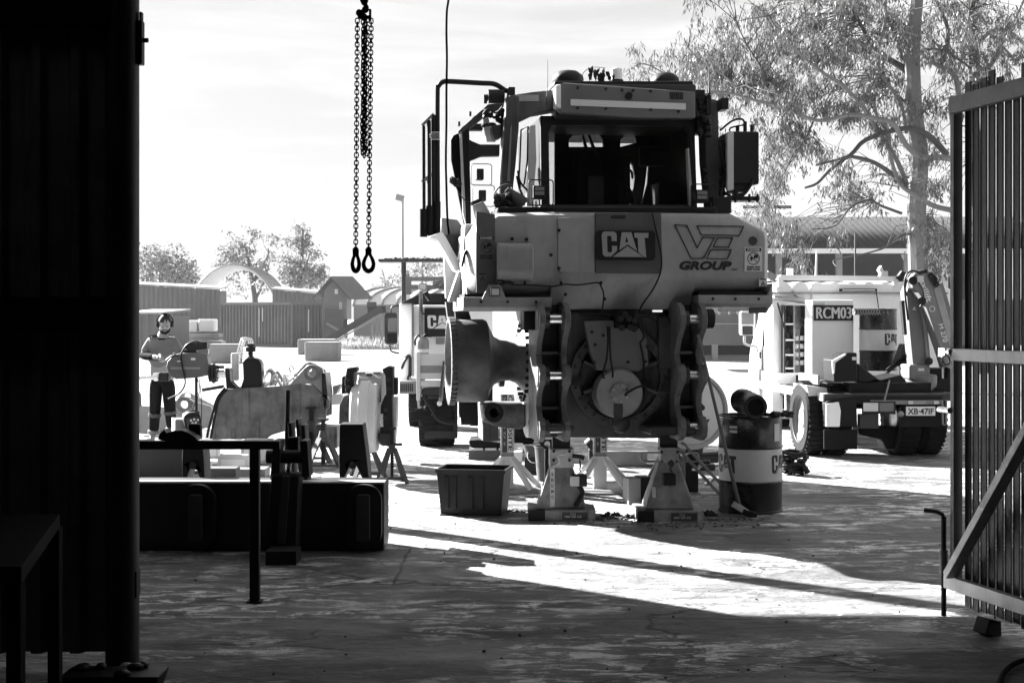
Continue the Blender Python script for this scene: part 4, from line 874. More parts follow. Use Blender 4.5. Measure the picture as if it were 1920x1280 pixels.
def drum(q, D, label, r=.29, h=.89, small=False):
    O = V((q, D, 0)); T = thing('oil_drum', O, label, 'drum'); DB = mat('drum_black', .012, .25, dirt=.3, dv=.05, spec=.35, coat=.2)
    def ring(z0, z1, m, nm, k=0):
        prof = [(z0, r-.002),(z0+.0, r),(z1, r)]; return MB().lathe((0,0,0),(0,0,1),prof,48,close=False).build(nm, m, T)
    z1, z2 = h*.33, h*.66
    lo = MB().lathe((0,0,0),(0,0,1),[(0,r*.97),(0,r+.006),(.02,r+.006),(.024,r),(z1-.03,r),(z1-.012,r+.009),(z1,r)],56).build('lower_body', DB, T)
    MB().lathe((0,0,0),(0,0,1),[(z1,r),(z1+.0,r),(z1+.05,r+.0015),(z2-.05,r+.0015),(z2,r)],56,close=False).build('pale_band', CREAM, T)
    MB().lathe((0,0,0),(0,0,1),[(z2,r),(z2+.012,r+.009),(z2+.03,r),(h-.03,r),(h-.012,r+.007),(h,r+.004),(h,r-.012),(h-.03,r-.012),(h-.03,.001)],56,close=False).build('upper_body', DB, T)
    def wrap(me_o, a0):
        me = me_o.data; n = len(me.vertices); a = np.zeros(n*3); me.vertices.foreach_get('co', a); a = a.reshape(-1,3)
        ang = a0+a[:,0]/r; rad = r+.002-a[:,1]; out = np.stack([rad*np.sin(ang), -rad*np.cos(ang), a[:,2]],1); me.vertices.foreach_set('co', out.ravel()); me.update()
    for a0 in (-1.05, .98):
        if small and a0 < 0: continue
        if small: a0 = .6
        hh = (z2-z1)
        cat_logo(T, -.125, .125, z1+hh*.25, z1+hh*.82, 0, INK, CREAM, warp=lambda o: wrap(o, a0))
    return T, wrap
T_, wrap_ = drum(at(1407,0,13.2).x, 13.2, 'black and pale banded oil drum with a pipe elbow lying on it')
o_ = MB(); o_.prism([(-.04,.66),(.04,.66),(.04,.82),(-.04,.82)],'y',-.0035,-.0005); wrap_(o_.build('drum_label', PALE, T_), .8)
for z_ in (.75,.79):
    o_ = MB(); o_.prism([(-.04,z_-.012),(.04,z_-.012),(.04,z_+.012),(-.04,z_+.012)],'y',-.0035,-.0005); wrap_(o_.build('drum_label', PALE, T_), -.72)
def on_drum():
    D = 13.05; m = mat('elbow_black', .018, .35, dirt=.35, dv=.06)
    pts = [(1422,772),(1424,752),(1412,742),(1398,752),(1394,764)]
    mb = MB(); c = [at(1418,738,D+.12)+V((0,0,-.04)), at(1406,752,D+.04), at(1408,757,D-.08), at(1413,763,D-.19)]
    P = spline([at(1378+6,752,D+.16), at(1394,752,D+.1), at(1408,757,D-.02), at(1416,762,D-.16)], 5)
    mb.tube(P, [.1]*3+[.115]*5+[.11]*(len(P)-8), 22); T = thing('pipe_elbow', at(1405,760,D), 'fat black pipe elbow lying on the oil drum lid', 'pipe'); o = mb.build('elbow', m, T); o.location = -T.location
    e = P[-1]; d = (P[-1]-P[-3]).normalized(); mb = MB().pipe(e-d*.03, e+d*.03, .108, .076, 28); mb.lathe(e-d*.02, d, [(0,.078),(.008,.078)], 24); o = mb.build('collar', m, T, bev=.004); o.location = -T.location
    MB().lathe(e+d*.006, d, [(0,.077),(.004,.077)], 24).build('bore', mat('bore_black', .003, .9), T).location = -T.location
    T.location = T.location
    mb = MB(); c = at(1455,772,13.2)
    for i in range(24): mb.sph((rng.uniform(-.09,.12), rng.uniform(-.12,.05), rng.uniform(-.01,.03)), (rng.uniform(.015,.04),.03,rng.uniform(.01,.025)), 7, 4)
    o = mb.build('oily_rag', BLACK); o.location = (c.x, 13.05, .895); tag(o, 'bunched black rag lying on the oil drum rim', 'rag')
    # broom leaning
    a, b = at(1311,632,12.0), at(1386,968,12.78); b.z = .1; a = at(1309,628,12.25)
    T = thing('broom', b, 'long handled broom leaning between the bracket and the drum', 'broom'); h = MB().tube([a-b,(a-b)*.33,V((0,0,0))],[.013,.016,.02],10).build('handle', WOOD, T)
    hd = MB().obb((0.03,0,-.035),(.2,.06,.055), Matrix.Rotation(R(32),3,'Y')).build('broom_head', CREAM, T, bev=.006)
    MB().obb((.09,0,-.07),(.14,.07,.06), Matrix.Rotation(R(20),3,'Y')).build('bristles', BLACK, T, bev=.012)
on_drum()
def clutter():
    # hoses beside the drum
    mb = MB(); c = gnd(1488,890); 
    for i in range(6):
        a0 = rng.uniform(0,6); pts = [(rng.normal()*.02+.09*math.cos(a0+t)*(1+i*.12), .09*math.sin(a0+t), .03+.045*i+.015*math.sin(3*t)) for t in np.linspace(0,5.2,9)]; mb.curve(pts, .02)
    for i in range(8): mb.cyl((rng.uniform(-.1,.16),rng.uniform(-.1,.1),.03),(rng.uniform(-.1,.16),rng.uniform(-.1,.1),.1+rng.uniform(0,.1)),.028)
    o = mb.build('hose_pile', BLKM); o.location = c; tag(o, 'tangle of black hoses and fittings on the ground behind the drum', 'hoses')
    # rags by the jack
    def rag(px,py,s,label,m):
        mb = MB(); n = 14; vs = []; fs = []
        for j in range(n):
            for i in range(n):
                u, v = i/(n-1)*2-1, j/(n-1)*2-1; rr = max(0,1-(u*u+v*v)*.6); vs.append((u*s*(1+.2*math.sin(5*v)), v*s*.5, max(.004,(.35*s*rr*(1+.8*math.sin(7*u+3*v)*math.cos(6*v+1))))))
        for j in range(n-1):
            for i in range(n-1): fs.append((j*n+i,j*n+i+1,(j+1)*n+i+1,(j+1)*n+i))
        o = mb.add(vs,fs).build('rag', m); c = gnd(px,py); o.location = c; o.modifiers.new('s','SOLIDIFY').thickness = .004; tag(o, label, 'rag', 'rags on the concrete')
    rag(1147,968,.09,'black rag crumpled near the loop handled jack', BLACK); rag(1184,971,.085,'dark rag with pale rag beside the loop handled jack', BLKM); rag(1199,965,.06,'pale rag crumpled against the jack base', PALE); rag(1322,966,.1,'dark rag between the right jack and the broom', BLKM)
    o = MB().prism([(-.1,-.01),(.1,-.03),(.12,.02),(-.08,.03)],'z',.0,.012).build('flat_scrap', BLKM); o.location = gnd(845,966); tag(o,'flat strip of dark scrap lying in front of the crate','scrap')
    # white box by the stands
    q = Fr((at(1192,0,13.7).x,13.7,0),12); T = frthing(q,'cardboard_box','pale upright box open on the ground beside the right jack','box'); MB().box(-.1,.02,-.1,.1,0,.25).build('carton',mat('carton',.4,.7,dirt=.3,dv=.25),T,bev=.003); MB().box(.02,.13,-.07,.1,0,.26).build('dark_panel',BLKM,T)
    # low tray / trough
    q = Fr((at(1172,0,17.3).x,17.3,0),0); T = frthing(q,'metal_trough','grey metal trough on the ground behind the jacks','trough'); poly(q,[(1135,846),(1216,846),(1210,874),(1142,874)],-.25,.3).build('trough_body',GALV,T,bev=.01)
    o = MB().box(-.25,.25,-.3,.3,.0,.02); 
    q = Fr((at(1325,0,16.5).x,16.5,0),0); T = frthing(q,'steel_basin','dark steel basin standing behind the right jack','basin'); poly(q,[(1262,838),(1320,838),(1318,852),(1300,866),(1275,864),(1264,855)],-.1,.4).build('basin',OILY,T,bev=.02)
    # timber packing and slabs behind crate
    q = Fr((at(915,0,18.2).x,18.2,0),0); T = frthing(q,'timber_pallet','stacked timber pallet carrying dark straps behind the white stand','pallet')
    for k in range(3): MB().box(-.24,.35,-.3+.27*k,-.2+.27*k,.0,.12).build('bearer',WOOD,T)
    for k in range(4): MB().box(-.2+.17*k,-.06+.17*k,-.35,.4,.12,.145).build('deck_board',PALE,T)
    MB().prism([(-.22,.15),(.3,.15),(.33,.19),(-.1,.25),(-.24,.24)],'y',-.3,.3).build('belt_roll',RUBBER,T,bev=.02)
    q = Fr((at(985,0,17.2).x,17.2,0),0); T = frthing(q,'paper_sack','white sheet hanging over a low rack behind the stand','sheet'); poly(q,[(958,848),(980,846),(978,880),(956,884)],-.1,.1).build('sheet',PALE,T,bev=.01)
    q = Fr((at(1026,0,15.6).x,15.6,0),0); T = frthing(q,'plastic_bucket','dark bucket with a wire handle between the stands','bucket')
    MB().lathe((0,0,0),(0,0,1),[(0,.1),(.005,.11),(.36,.14),(.37,.15),(.38,.15),(.38,.135),(.06,.1)],28,close=False).build('bucket_body',mat('bucket_grey',.1,.5,dirt=.4),T); MB().torus((-.14,-.03,.28),(0,1,0),.08,.005,16,5,R(60),R(250)).build('wire_handle',STEEL,T)
    q = Fr((at(1003,0,16.3).x,16.3,0),0); T = frthing(q,'oil_pan','shallow dark pan beside the bucket','pan'); MB().lathe((0,0,.2),(0,0,1),[(0,.1),(.12,.14),(.13,.14),(.12,.12)],24).build('pan',OILY,T); MB().box(-.12,.12,-.1,.1,0,.2).build('pan_stand',BLKM,T)
    # lug plate seen under the left bracket
    q = Fr((at(1027,0,14.6).x,14.6,0),0); T = frthing(q,'lug_plate','small triangular lug plate with a round eye beside the jack head','lug plate')
    outer = [(q(a,b,0).x,q(a,b,0).z) for a,b in ((1006,824),(1044,824),(1040,838),(1032,844),(1022,842),(1012,832))]; c = q(1026,832,0); MB().prism([outer, circ(c.x,c.z,.03,16)],'y',0,.05).build('lug',BLKM,T); MB().box(-.03,.03,-.02,.1,0,q(0,843,0).z).build('lug_post',BLKM,T)
    # folding aluminium ladder
    q = Fr((at(1265,0,14.9).x,14.9,0),0); T = frthing(q,'step_ladder','aluminium folding ladder standing open behind the right jack','ladder')
    for a,b,c,d,ly in ((1252,826,1208,915,0),(1268,826,1232,900,.5),(1262,830,1348,942,-.6),(1276,826,1362,930,-.3)): 
        u, v = q(a,b,ly), q(c,d,ly); v.z = max(v.z,.02); MB().bar(u,v,.03,.09,up=(0,1,0)).build('stile',GALV,T,bev=.004)
    for t in (.2,.45,.7,.92):
        u = q(1252,826,0).lerp(q(1208,915,0),t); v = q(1268,826,.5).lerp(q(1232,900,.5),t); MB().bar(u,v,.04,.02).build('rung',STEEL,T)
        u = q(1262,830,-.6).lerp(q(1348,942,-.6),t); v = q(1276,826,-.3).lerp(q(1362,930,-.3),t); MB().bar(u,v,.04,.02).build('rung',STEEL,T)
    # dark steel parts scattered between stands and drum
    for x,y,w,h,lb in ((1300,872,.25,.12,'dark bar resting on the ground behind the ladder'),(1330,862,.18,.16,'short dark casting behind the drum edge'),(1195,857,.12,.1,'dark fitting on the trough rim'),(1110,870,.04,.4,'upright grease gun handle between the stands')):
        c = gnd(x,y+8); o = MB().box(-w,w,-.08,.08,0,h*.6); o.cyl((-w,0,h*.6),(w*.8,0,h*.75),h*.25); o = o.build('steel_part',OILY,bev=.015); o.location = c; tag(o,lb,'steel part')
    o = MB().tube([gnd(a,b)+V((0,0,.02)) for a,b in ((1120,872),(1300,876),(1370,872))],.02).build('steel_rod',STEEL); tag(o,'bright steel rod lying across the ground behind the stands','rod')
    # round idler wheel standing beyond the right bracket
    q = Fr((at(1302,0,14.6).x,14.6,0),14); T = frthing(q,'idler_wheel','pale round idler wheel standing behind the right bracket','wheel'); c = q(1296,770,0); r = .41; c.z = max(c.z,r)
    MB().lathe((c.x,0,c.z),(0,1,0),[(0,r*.86),(-.02,r*.9),(-.02,r*.97),(.03,r),(.12,r),(.15,r*.9)],56).build('wheel_rim',CREAM,T); MB().lathe((c.x,-.004,c.z),(0,-1,0),[(0,r*.84),(.01,r*.8)],48).build('wheel_face',WHITE,T)
    mb = MB()
    for a,b,s in ((1303,752,.04),(1311,762,.05),(1308,770,.04),(1300,745,.03),(1316,764,.035)): p = q(a,b,0); mb.lathe((p.x,-.012,p.z),(0,-1,0),[(0,s),(.004,s*.8)],7)
    mb.build('chipped_patch',DGREY,T); MB().prism([(q(a,b,0).x,q(a,b,0).z) for a,b in ((1300,790),(1330,785),(1322,800),(1304,812))],'y',-.018,-.01).build('oil_stain',OILY,T)
    MB().box(c.x-.07,c.x+.07,-.02,.12,0,max(.01,c.z-r)+.01).build('wheel_chock',BLKM,T)
clutter()
# ---------- left hand work area ----------
def dark_stand(px, py, htop, label, s=1., screw=False, grp='dark jack stands'):
    D = EYE*F/(py-593); O = at(px,0,D); O.z = 0; T = thing('jack_stand', O, label, 'jack stand', grp)
    m = mat('stand_grey', .05, .55, dirt=.5, dv=.12); w = .19*s
    hz = htop*.62
    for k in range(4):
        a = R(45+90*k+12); MB().bar((math.cos(a)*.05*s,math.sin(a)*.05*s,hz),(math.cos(a)*w*1.3,math.sin(a)*w*1.3,.0),.055*s,.02*s,up=(math.cos(a),math.sin(a),0)).build('leg', m, T)
    MB().lathe((0,0,hz-.04),(0,0,1),[(0,.06*s),(.1*s,.035*s)],12).build('collar', m, T)
    mb = MB().box(-.018*s,.018*s,-.015*s,.015*s,.05,htop)
    for i in range(14): mb.box(.018*s,.03*s,-.012*s,.012*s,hz-.2+i*.03,hz-.188+i*.03)
    mb.box(-.05*s,.05*s,-.04*s,.04*s,htop-.02,htop); mb.build('ratchet_post', BLKM, T)
    if screw: MB().box(.02,.13*s,-.015,.015,hz+.03,hz+.06).build('handle', m, T)
    for z in (.08*htop,): MB().box(-w*.8,w*.8,-w*.8,-w*.76,z,z+.03).build('brace', m, T)
dark_stand(735,905,.6,'small tripod stand on the right under the idler yoke',.85,True)
dark_stand(691,894,.55,'splayed stand under the middle of the pale idler wheel',1.0)
dark_stand(606,880,.6,'dark stand holding the tip of the big steel arm',1.25)
dark_stand(583,866,.68,'dark stand half hidden behind the one at the arm tip',1.25)
def idler():
    q = Fr((at(686,0,15.6).x,15.6,0),0); T = frthing(q,'track_idler','pale stepped idler wheel held between two black yokes','idler'); c = q(686,783,0)
    k = 1/q.s(0); X = lambda p: q(p,0,0).x
    prof = [(657,18),(659,20),(661,60),(664,63),(675,64),(676,64.5),(678,69.5),(694,69.5),(696,64.5),(706,64),(709,61),(711,30),(716,28)]
    MB().lathe((X(657),0,c.z),(1,0,0),[(X(p)-X(657),r*k) for p,r in prof],64).build('wheel',mat('idler_wheel_paint',.6,.45,dirt=.3,dv=.35,ds=4),T)
    MB().box(X(679),X(688),-.405,-.39,c.z-.33,c.z-.23).build('wheel_label',PALE,T)
    MB().cyl((X(666),.45,c.z+.1),(X(714),.45,c.z+.1),.4,n=40).build('recoil_drum',GALV,T,bev=.01)
    def Y(pts,a=-.12,b=.12,m=BLKM,bv=.01,nm='yoke'): poly(q,pts,a,b).build(nm,m,T,bev=bv)
    Y([(650,690),(668,688),(670,695),(663,700),(664,738),(656,740),(648,736),(646,715)]); Y([(641,706),(648,704),(650,738),(640,738)],-.05,.15); Y([(644,742),(659,740),(660,794),(635,795),(636,760)],-.15,.1,DGREY)
    Y([(716,692),(728,686),(737,688),(737,738),(730,742),(724,740),(722,704)]); Y([(735,708),(745,708),(745,740),(737,740)],-.02,.15); Y([(722,740),(735,740),(738,838),(732,838),(712,832),(714,760)],-.15,.1); Y([(736,745),(745,745),(743,800),(739,836),(735,830)],-.02,.2,CREAM)
    Y([(667,697),(683,697),(684,725),(667,725)],.3,.5,GALV,.008,'cross_tube'); Y([(686,700),(697,700),(697,722),(686,722)],.25,.5,DGREY,.008,'cross_tube'); Y([(699,697),(713,697),(713,740),(699,740)],.3,.5,GALV,.008,'cross_tube')
    Y([(710,812),(738,812),(738,834),(716,836),(710,830)],-.18,.12,DGREY,.015,'guard')
    mb = MB()
    for a,b in ((648,767),(647,783),(723,768),(722,783),(652,712),(651,725),(728,712),(729,728)): mb.cyl(q(a,b,-.2),q(a,b,-.1),.024,n=10)
    mb.build('bolt_heads',OILY,T)
    Y([(712,776),(718,776),(718,800),(712,800)],-.2,-.1,STEEL,0,'shim')
idler()
def arm():
    q = Fr((at(505,0,17.6).x,17.6,0),0); T = frthing(q,'loader_boom','big worn steel lift arm with eyes propped on stands','lift arm')
    eye = lambda a,b,r: circ(q(a,b,0).x,q(a,b,0).z,r,18)
    P = lambda pts: [(q(u,v,0).x,q(u,v,0).z) for u,v in pts]
    MB().prism([P([(408,742),(412,733),(424,729),(470,727),(520,724),(560,719),(586,722),(600,736),(612,740),(618,750),(617,762),(612,768),(611,785),(600,793),(560,800),(510,815),(500,822),(398,824),(396,815)]), eye(605,749,.035)],'y',0,.06).build('side_plate',WORN,T,bev=.006)
    MB().prism([P([(540,722),(556,706),(570,690),(580,684),(592,684),(604,690),(609,710),(611,738),(600,734),(586,719)]), eye(585,699,.05)],'y',.02,.1).build('ear_plate',GALV,T,bev=.006)
    MB().pipe(q(585,699,0)+V((0,-.02,0)),q(585,699,0)+V((0,.1,0)),.1,.055,28).build('eye_boss',WORN,T)
    MB().prism([P([(528,712),(545,700),(560,684),(570,681),(580,684),(600,696),(606,730),(560,722)]), eye(567,693,.045)],'y',.5,.56).build('ear_plate',GALV,T,bev=.006)
    MB().prism(P([(412,745),(424,733),(586,724),(612,742),(612,782),(560,798),(400,812)]),'y',.5,.56).build('side_plate',WORN,T)
    MB().prism(P([(603,700),(610,700),(614,740),(609,770),(604,740)]),'y',.0,.5).build('end_plate',BLKM,T)
    MB().prism([P([(418,690),(427,692),(429,715),(440,727),(448,727),(453,712),(453,690),(460,691),(461,728),(421,730)])],'y',.1,.3).build('bearing_yoke',BLKM,T,bev=.01)
    MB().prism(P([(612,728),(628,724),(620,742),(613,746)]),'y',.6,.9).build('far_lug',GALV,T)
    m=MB()
    for i in range(9): a=rng.uniform(495,560); m.cyl(q(a,722,.3),q(a+rng.uniform(-14,25),rng.uniform(700,714),.35),rng.uniform(.012,.03),n=8)
    m.curve([q(a,b,.3) for a,b in ((493,722),(497,705),(506,694),(512,702),(508,722))],.03); m.curve([q(a,b,.3) for a,b in ((512,710),(518,697),(526,705),(530,716))],.02); m.curve([q(a,b,.3) for a,b in ((538,705),(546,700),(542,690),(547,686),(552,694))],.01)
    o=m.build('loose_tools',STEEL); o.location=q.O; tag(o,'pile of pipes and bright tools lying on top of the big arm','tools')
    o=MB().tube([q(379,731,.2),q(420,724,.2)],.022,10).build('round_bar',OILY); o.location=q.O; tag(o,'short dark round bar pushed in beside the arm','bar')
    mb=MB(); mb.curve([q(a,b,-.1) for a,b in ((422,727),(408,745),(400,770),(392,800),(388,820))],.018); mb.curve([q(a,b,-.1) for a,b in ((426,729),(411,748),(404,775),(398,805),(395,822))],.016); o=mb.build('machine_cables',BLACK); o.location=q.O; tag(o,'black cables draped down the left end of the big arm','cables')
    # jug, ladle loops
    j=Fr((at(472,0,17.75).x,17.75,0),0); T2=thing('oil_jug',(j.O.x,17.75,q(0,728,.1).z),'black plastic oil jug with handle standing on the big arm','jug'); zb=q(0,728,.1).z; jp=lambda a,b:(j(a,b,-.1).x,j(a,b,-.1).z-zb)
    MB().prism([jp(*p) for p in ((456,728),(455,690),(454,678),(460,671),(478,671),(486,675),(490,683),(491,728))],'y',-.1,.1).build('jug_body',BLACK,T2,bev=.02,seg=3)
    c=V((jp(467,0)[0],0,jp(0,672)[1])); MB().lathe(c,(0,0,1),[(0,.04),(.02,.045),(.03,.03),(.08,.03),(.085,.065),(.14,.065),(.15,.05),(.18,.055),(.185,.04)],20).build('jug_cap',BLKM,T2)
    mb=MB()
    for dx in (0,5,9): mb.curve([q(a+dx*.9,b+dx*.2,.6) for a,b in ((438,690),(444,665),(450,642),(455,634),(463,633),(466,640),(466,652))],.009)
    o=mb.build('wire_loops',STEEL); o.location=q.O; tag(o,'three bright bent rods looping up behind the oil jug','rods')
    o=MB().box(-.05,.05,-.04,.04,0,.35).build('pale_block',PALE,bev=.02); o.location=(at(441,0,18).x,18.0,q(0,714,.3).z); tag(o,'pale steaming block between the bearing yoke arms','block')
arm()
def boring():
    q=Fr((at(348,0,18.5).x,18.5,0),0); T=frthing(q,'boring_machine','portable line boring machine with silver bar held by the worker','boring machine'); MP=mat('machine_casing',.13,.5,dirt=.5,dv=.05)
    poly(q,[(311,690),(313,678),(322,668),(335,662),(365,661),(388,665),(391,685),(391,703),(370,708),(330,711),(318,705)],-.1,.12).build('casing',MP,T,bev=.03,seg=3)
    text('lettering','portboremax',PALE,T,q(320,0,-.1).x,q(360,0,-.1).x,q(0,694,-.1).z,q(0,688,-.1).z,-.101) if 0 else None
    rect(q,320,375,688,692,-.104,-.1).build('name_strip',mat('strip_mid',.28,.5),T)
    poly(q,[(344,643),(388,641),(388,654),(372,656),(350,656),(344,650)],-.06,.1).build('control_box',BLKM,T,bev=.01)
    rect(q,332,340,676,678,-.105,-.1).build('label',PALE,T); rect(q,358,366,671,675,-.105,-.1).build('label',PALE,T)
    MB().cyl(q(240,711,0),q(292,707,0),.028,n=16).build('boring_bar',STEEL,T)
    mb=MB(); mb.cyl(q(289,707,0),q(296,706,0),.055,n=16); mb.build('bar_collar',STEEL,T); rect(q,296,315,698,715,-.08,.08).build('feed_motor',BLKM,T,bev=.02)
    mb=MB(); 
    for p,r in ((393,.11),(399,.13),(404,.11)): mb.cyl(q(p,700,0),q(p+4,700,0),r,n=20)
    for z in (688,697,706): mb.cyl(q(404,z,0),q(420,z,0),.02,n=8)
    mb.build('chuck',BLKM,T); mb=MB(); mb.cyl(q(406,702,0),q(424,702,0),.045,n=12); mb.build('chuck_bar',STEEL,T)
    mb=MB(); mb.curve([q(a,b,-.12) for a,b in ((378,645),(368,640),(352,645),(342,658),(339,670),(342,690),(347,712),(345,725),(335,738),(315,748))],.011); mb.curve([q(a,b,-.1) for a,b in ((312,675),(318,670),(328,666),(334,668))],.012); mb.build('supply_lead',BLACK,T)
    mb=MB(); mb.curve([q(a,b,0) for a,b in ((371,710),(374,735),(362,765),(355,790))],.005); mb.curve([q(a,b,0) for a,b in ((374,710),(376,730),(378,760),(377,800))],.006); mb.curve([q(a,b,0) for a,b in ((371,710),(369,730),(375,745))],.004); mb.build('hanging_wire',BLACK,T)
    rect(q,345,368,656,664,-.05,.05).build('bracket',BLKM,T)
    mb=MB(); mb.cyl(q(368,708,.05),q(368,0,.05).xy.to_3d()+V((0,0,.02)) if 0 else V((q(368,708,.05).x,.05,.0)),.02); mb.build('support_leg',BLKM,T)
    # welding power source
    w=Fr((at(362,0,16.9).x,16.9,0),20); T=frthing(w,'welding_machine','small welding power source with lit front panel on the ground','welding machine'); rect(w,328,348,786,815,0,.35).build('case',GALV,T,bev=.01)
    poly(w,[(344,786),(346,778),(354,773),(368,772),(376,778),(380,815),(350,818)],-.12,.1).build('front_case',BLKM,T,bev=.015); poly(w,[(349,784),(372,781),(376,800),(352,803)],-.13,-.12).build('front_panel',DGREY,T)
    mb=MB()
    for a,b in ((358,788),(364,786),(361,793),(367,792),(371,787)): mb.cyl(w(a,b,-.15),w(a,b,-.13),.014,n=10)
    mb.build('knobs',PALE,T); MB().curve([w(a,b,-.0) for a,b in ((346,782),(351,774),(362,771),(373,775))],.02).build('carry_handle',BLKM,T)
boring()
def yard_steel():
    def arm_(name,pts,holes,D,lab,m=WORN,t=.08,cat='lift arm',ring=None):
        q=Fr((at(pts[0][0],0,D).x,D,0),0); mb=MB().prism([[(q(a,b,0).x,max(0.005,q(a,b,0).z)) for a,b in pts]]+[circ(q(a,b,0).x,q(a,b,0).z,r,16) for a,b,r in holes],'y',0,t); o=mb.build(name,m,bev=.006); o.location=q.O; tag(o,lab,cat)
        return q,o
    q,o=arm_('link_plate',[(322,760),(330,750),(340,746),(352,746),(362,752),(396,762),(400,785),(388,812),(330,812),(322,790)],[(345,758,.06)],20.6,'steel link arm with a round eye lying behind the worker legs',GALV)
    MB().pipe(q(345,758,0)+V((0,-.04,0)),q(345,758,0)+V((0,.1,0)),.11,.065,28).build('eye_boss',WORN,o)
    q,o=arm_('link_plate',[(328,752),(340,738),(350,734),(362,740),(385,752),(400,760),(398,768),(352,752)],[(351,742,.05)],21.6,'further steel link arm whose eye shows above the near one',GALV)
    q,o=arm_('steel_slab',[(255,760),(320,764),(320,812),(300,816),(256,812)],[],21.5,'grey steel slab lying behind the legs of the worker',GALV)
    q,o=arm_('rounded_plate',[(250,732),(258,732),(262,740),(263,762),(250,764)],[],19,'rounded plate end next to the gate post',WORN)
    c=gnd(268,822); o=MB().box(-.12,.12,-.1,.1,0,.24).build('concrete_block',CONC,bev=.03); o.location=at(262,0,18.2)*1; o.location.z=0; tag(o,'pale rounded block on the ground left of the worker','block')
    o=MB().box(-.5,.5,-.3,.3,0,.12).build('floor_plate',GALV,bev=.02); o.location=(at(630,0,22).x,22,.0); tag(o,'flat steel plate on the ground beyond the arm tip','plate')
    q,o=arm_('blade_corner',[(608,760),(650,757),(654,745),(640,742),(640,738),(612,740)],[],22.5,'pale angled steel section beyond the arm tip',GALV,.2)
    q,o=arm_('steel_trough',[(606,800),(632,800),(632,840),(600,838)],[],17.5,'grey steel section between the arm and the idler',WORN,.3)
    q,o=arm_('steel_tank',[(575,796),(632,798),(632,838),(580,838)],[],17.9,'rusty plate section behind the dark stands',RUST,.3)
    # bits on the concrete behind the beam
    def bit(px,py,sz,m,lab,nm,cat,bev=.02,yaw=0,sh=None):
        c=gnd(px,py); o=(sh or MB().box(-sz[0],sz[0],-sz[1],sz[1],0,sz[2])).build(nm,m,bev=bev); o.location=c; o.rotation_euler=(0,0,R(yaw)); tag(o,lab,cat)
    CR=leafmat('thin_white_plastic',.62,.55)
    bit(395,856,(.11,.1,.36),CR,'white plastic drum lid standing behind the trestle','plastic_tub','tub')
    bit(484,868,(.2,.12,.3),CR,'white folded sheet on the ground behind the trestle','folded_sheet','sheet',.05)
    bit(488,820,(.02,.02,.32),CR,'thin pale upright stake behind the trestle','stake','stake',.004)
    bit(290,892,(.4,.2,.36),mat('bin_dark',.04,.6),'dark low bin behind the ripper beam at the gate post','steel_bin','bin')
    bit(440,884,(.19,.1,.2),CR,'white crumpled sheet on the ground under the trestle rail','plastic_sheet','sheet',.05)
    bit(452,893,(.3,.16,.1),GALV,'small metal drawer unit on the ground behind the beam','drawer_unit','drawers',.01)
    bit(412,905,(.2,.12,.17),mat('case_grey',.12,.6),'grey tool case on the ground behind the beam','tool_case','case',.01)
    bit(370,888,(.03,.03,.04),GALV,'small bright fitting on the ground beside the short shank','fitting','fitting',.004)
    for k,(a,b,s,yy) in enumerate(((323,888,.2,30),(395,880,.22,-25),(430,884,.2,10))): bit(a,b,(s,.05,.09),[CR,CR,GALV][k],['white tilted panel left of the short shank','white strip leaning right of the short shank','grey metal bracket beyond the short shank'][k],'offcut','offcut',.005,yy)
    mb=MB()
    for i in range(60): c=V((rng.uniform(-1.2,.9),rng.uniform(-.9,.5),0)); s=rng.uniform(.015,.06); mb.obb((c.x,c.y,s*.5),(s*rng.uniform(1,3),s,s),Matrix.Rotation(rng.uniform(0,3),3,'Z'))
    o=mb.build('scrap_bits',RUST); o.location=(at(480,0,15).x,15,0); tag(o,'scattered small steel offcuts and bolts behind the ripper beam','scrap',kind='stuff')
yard_steel()
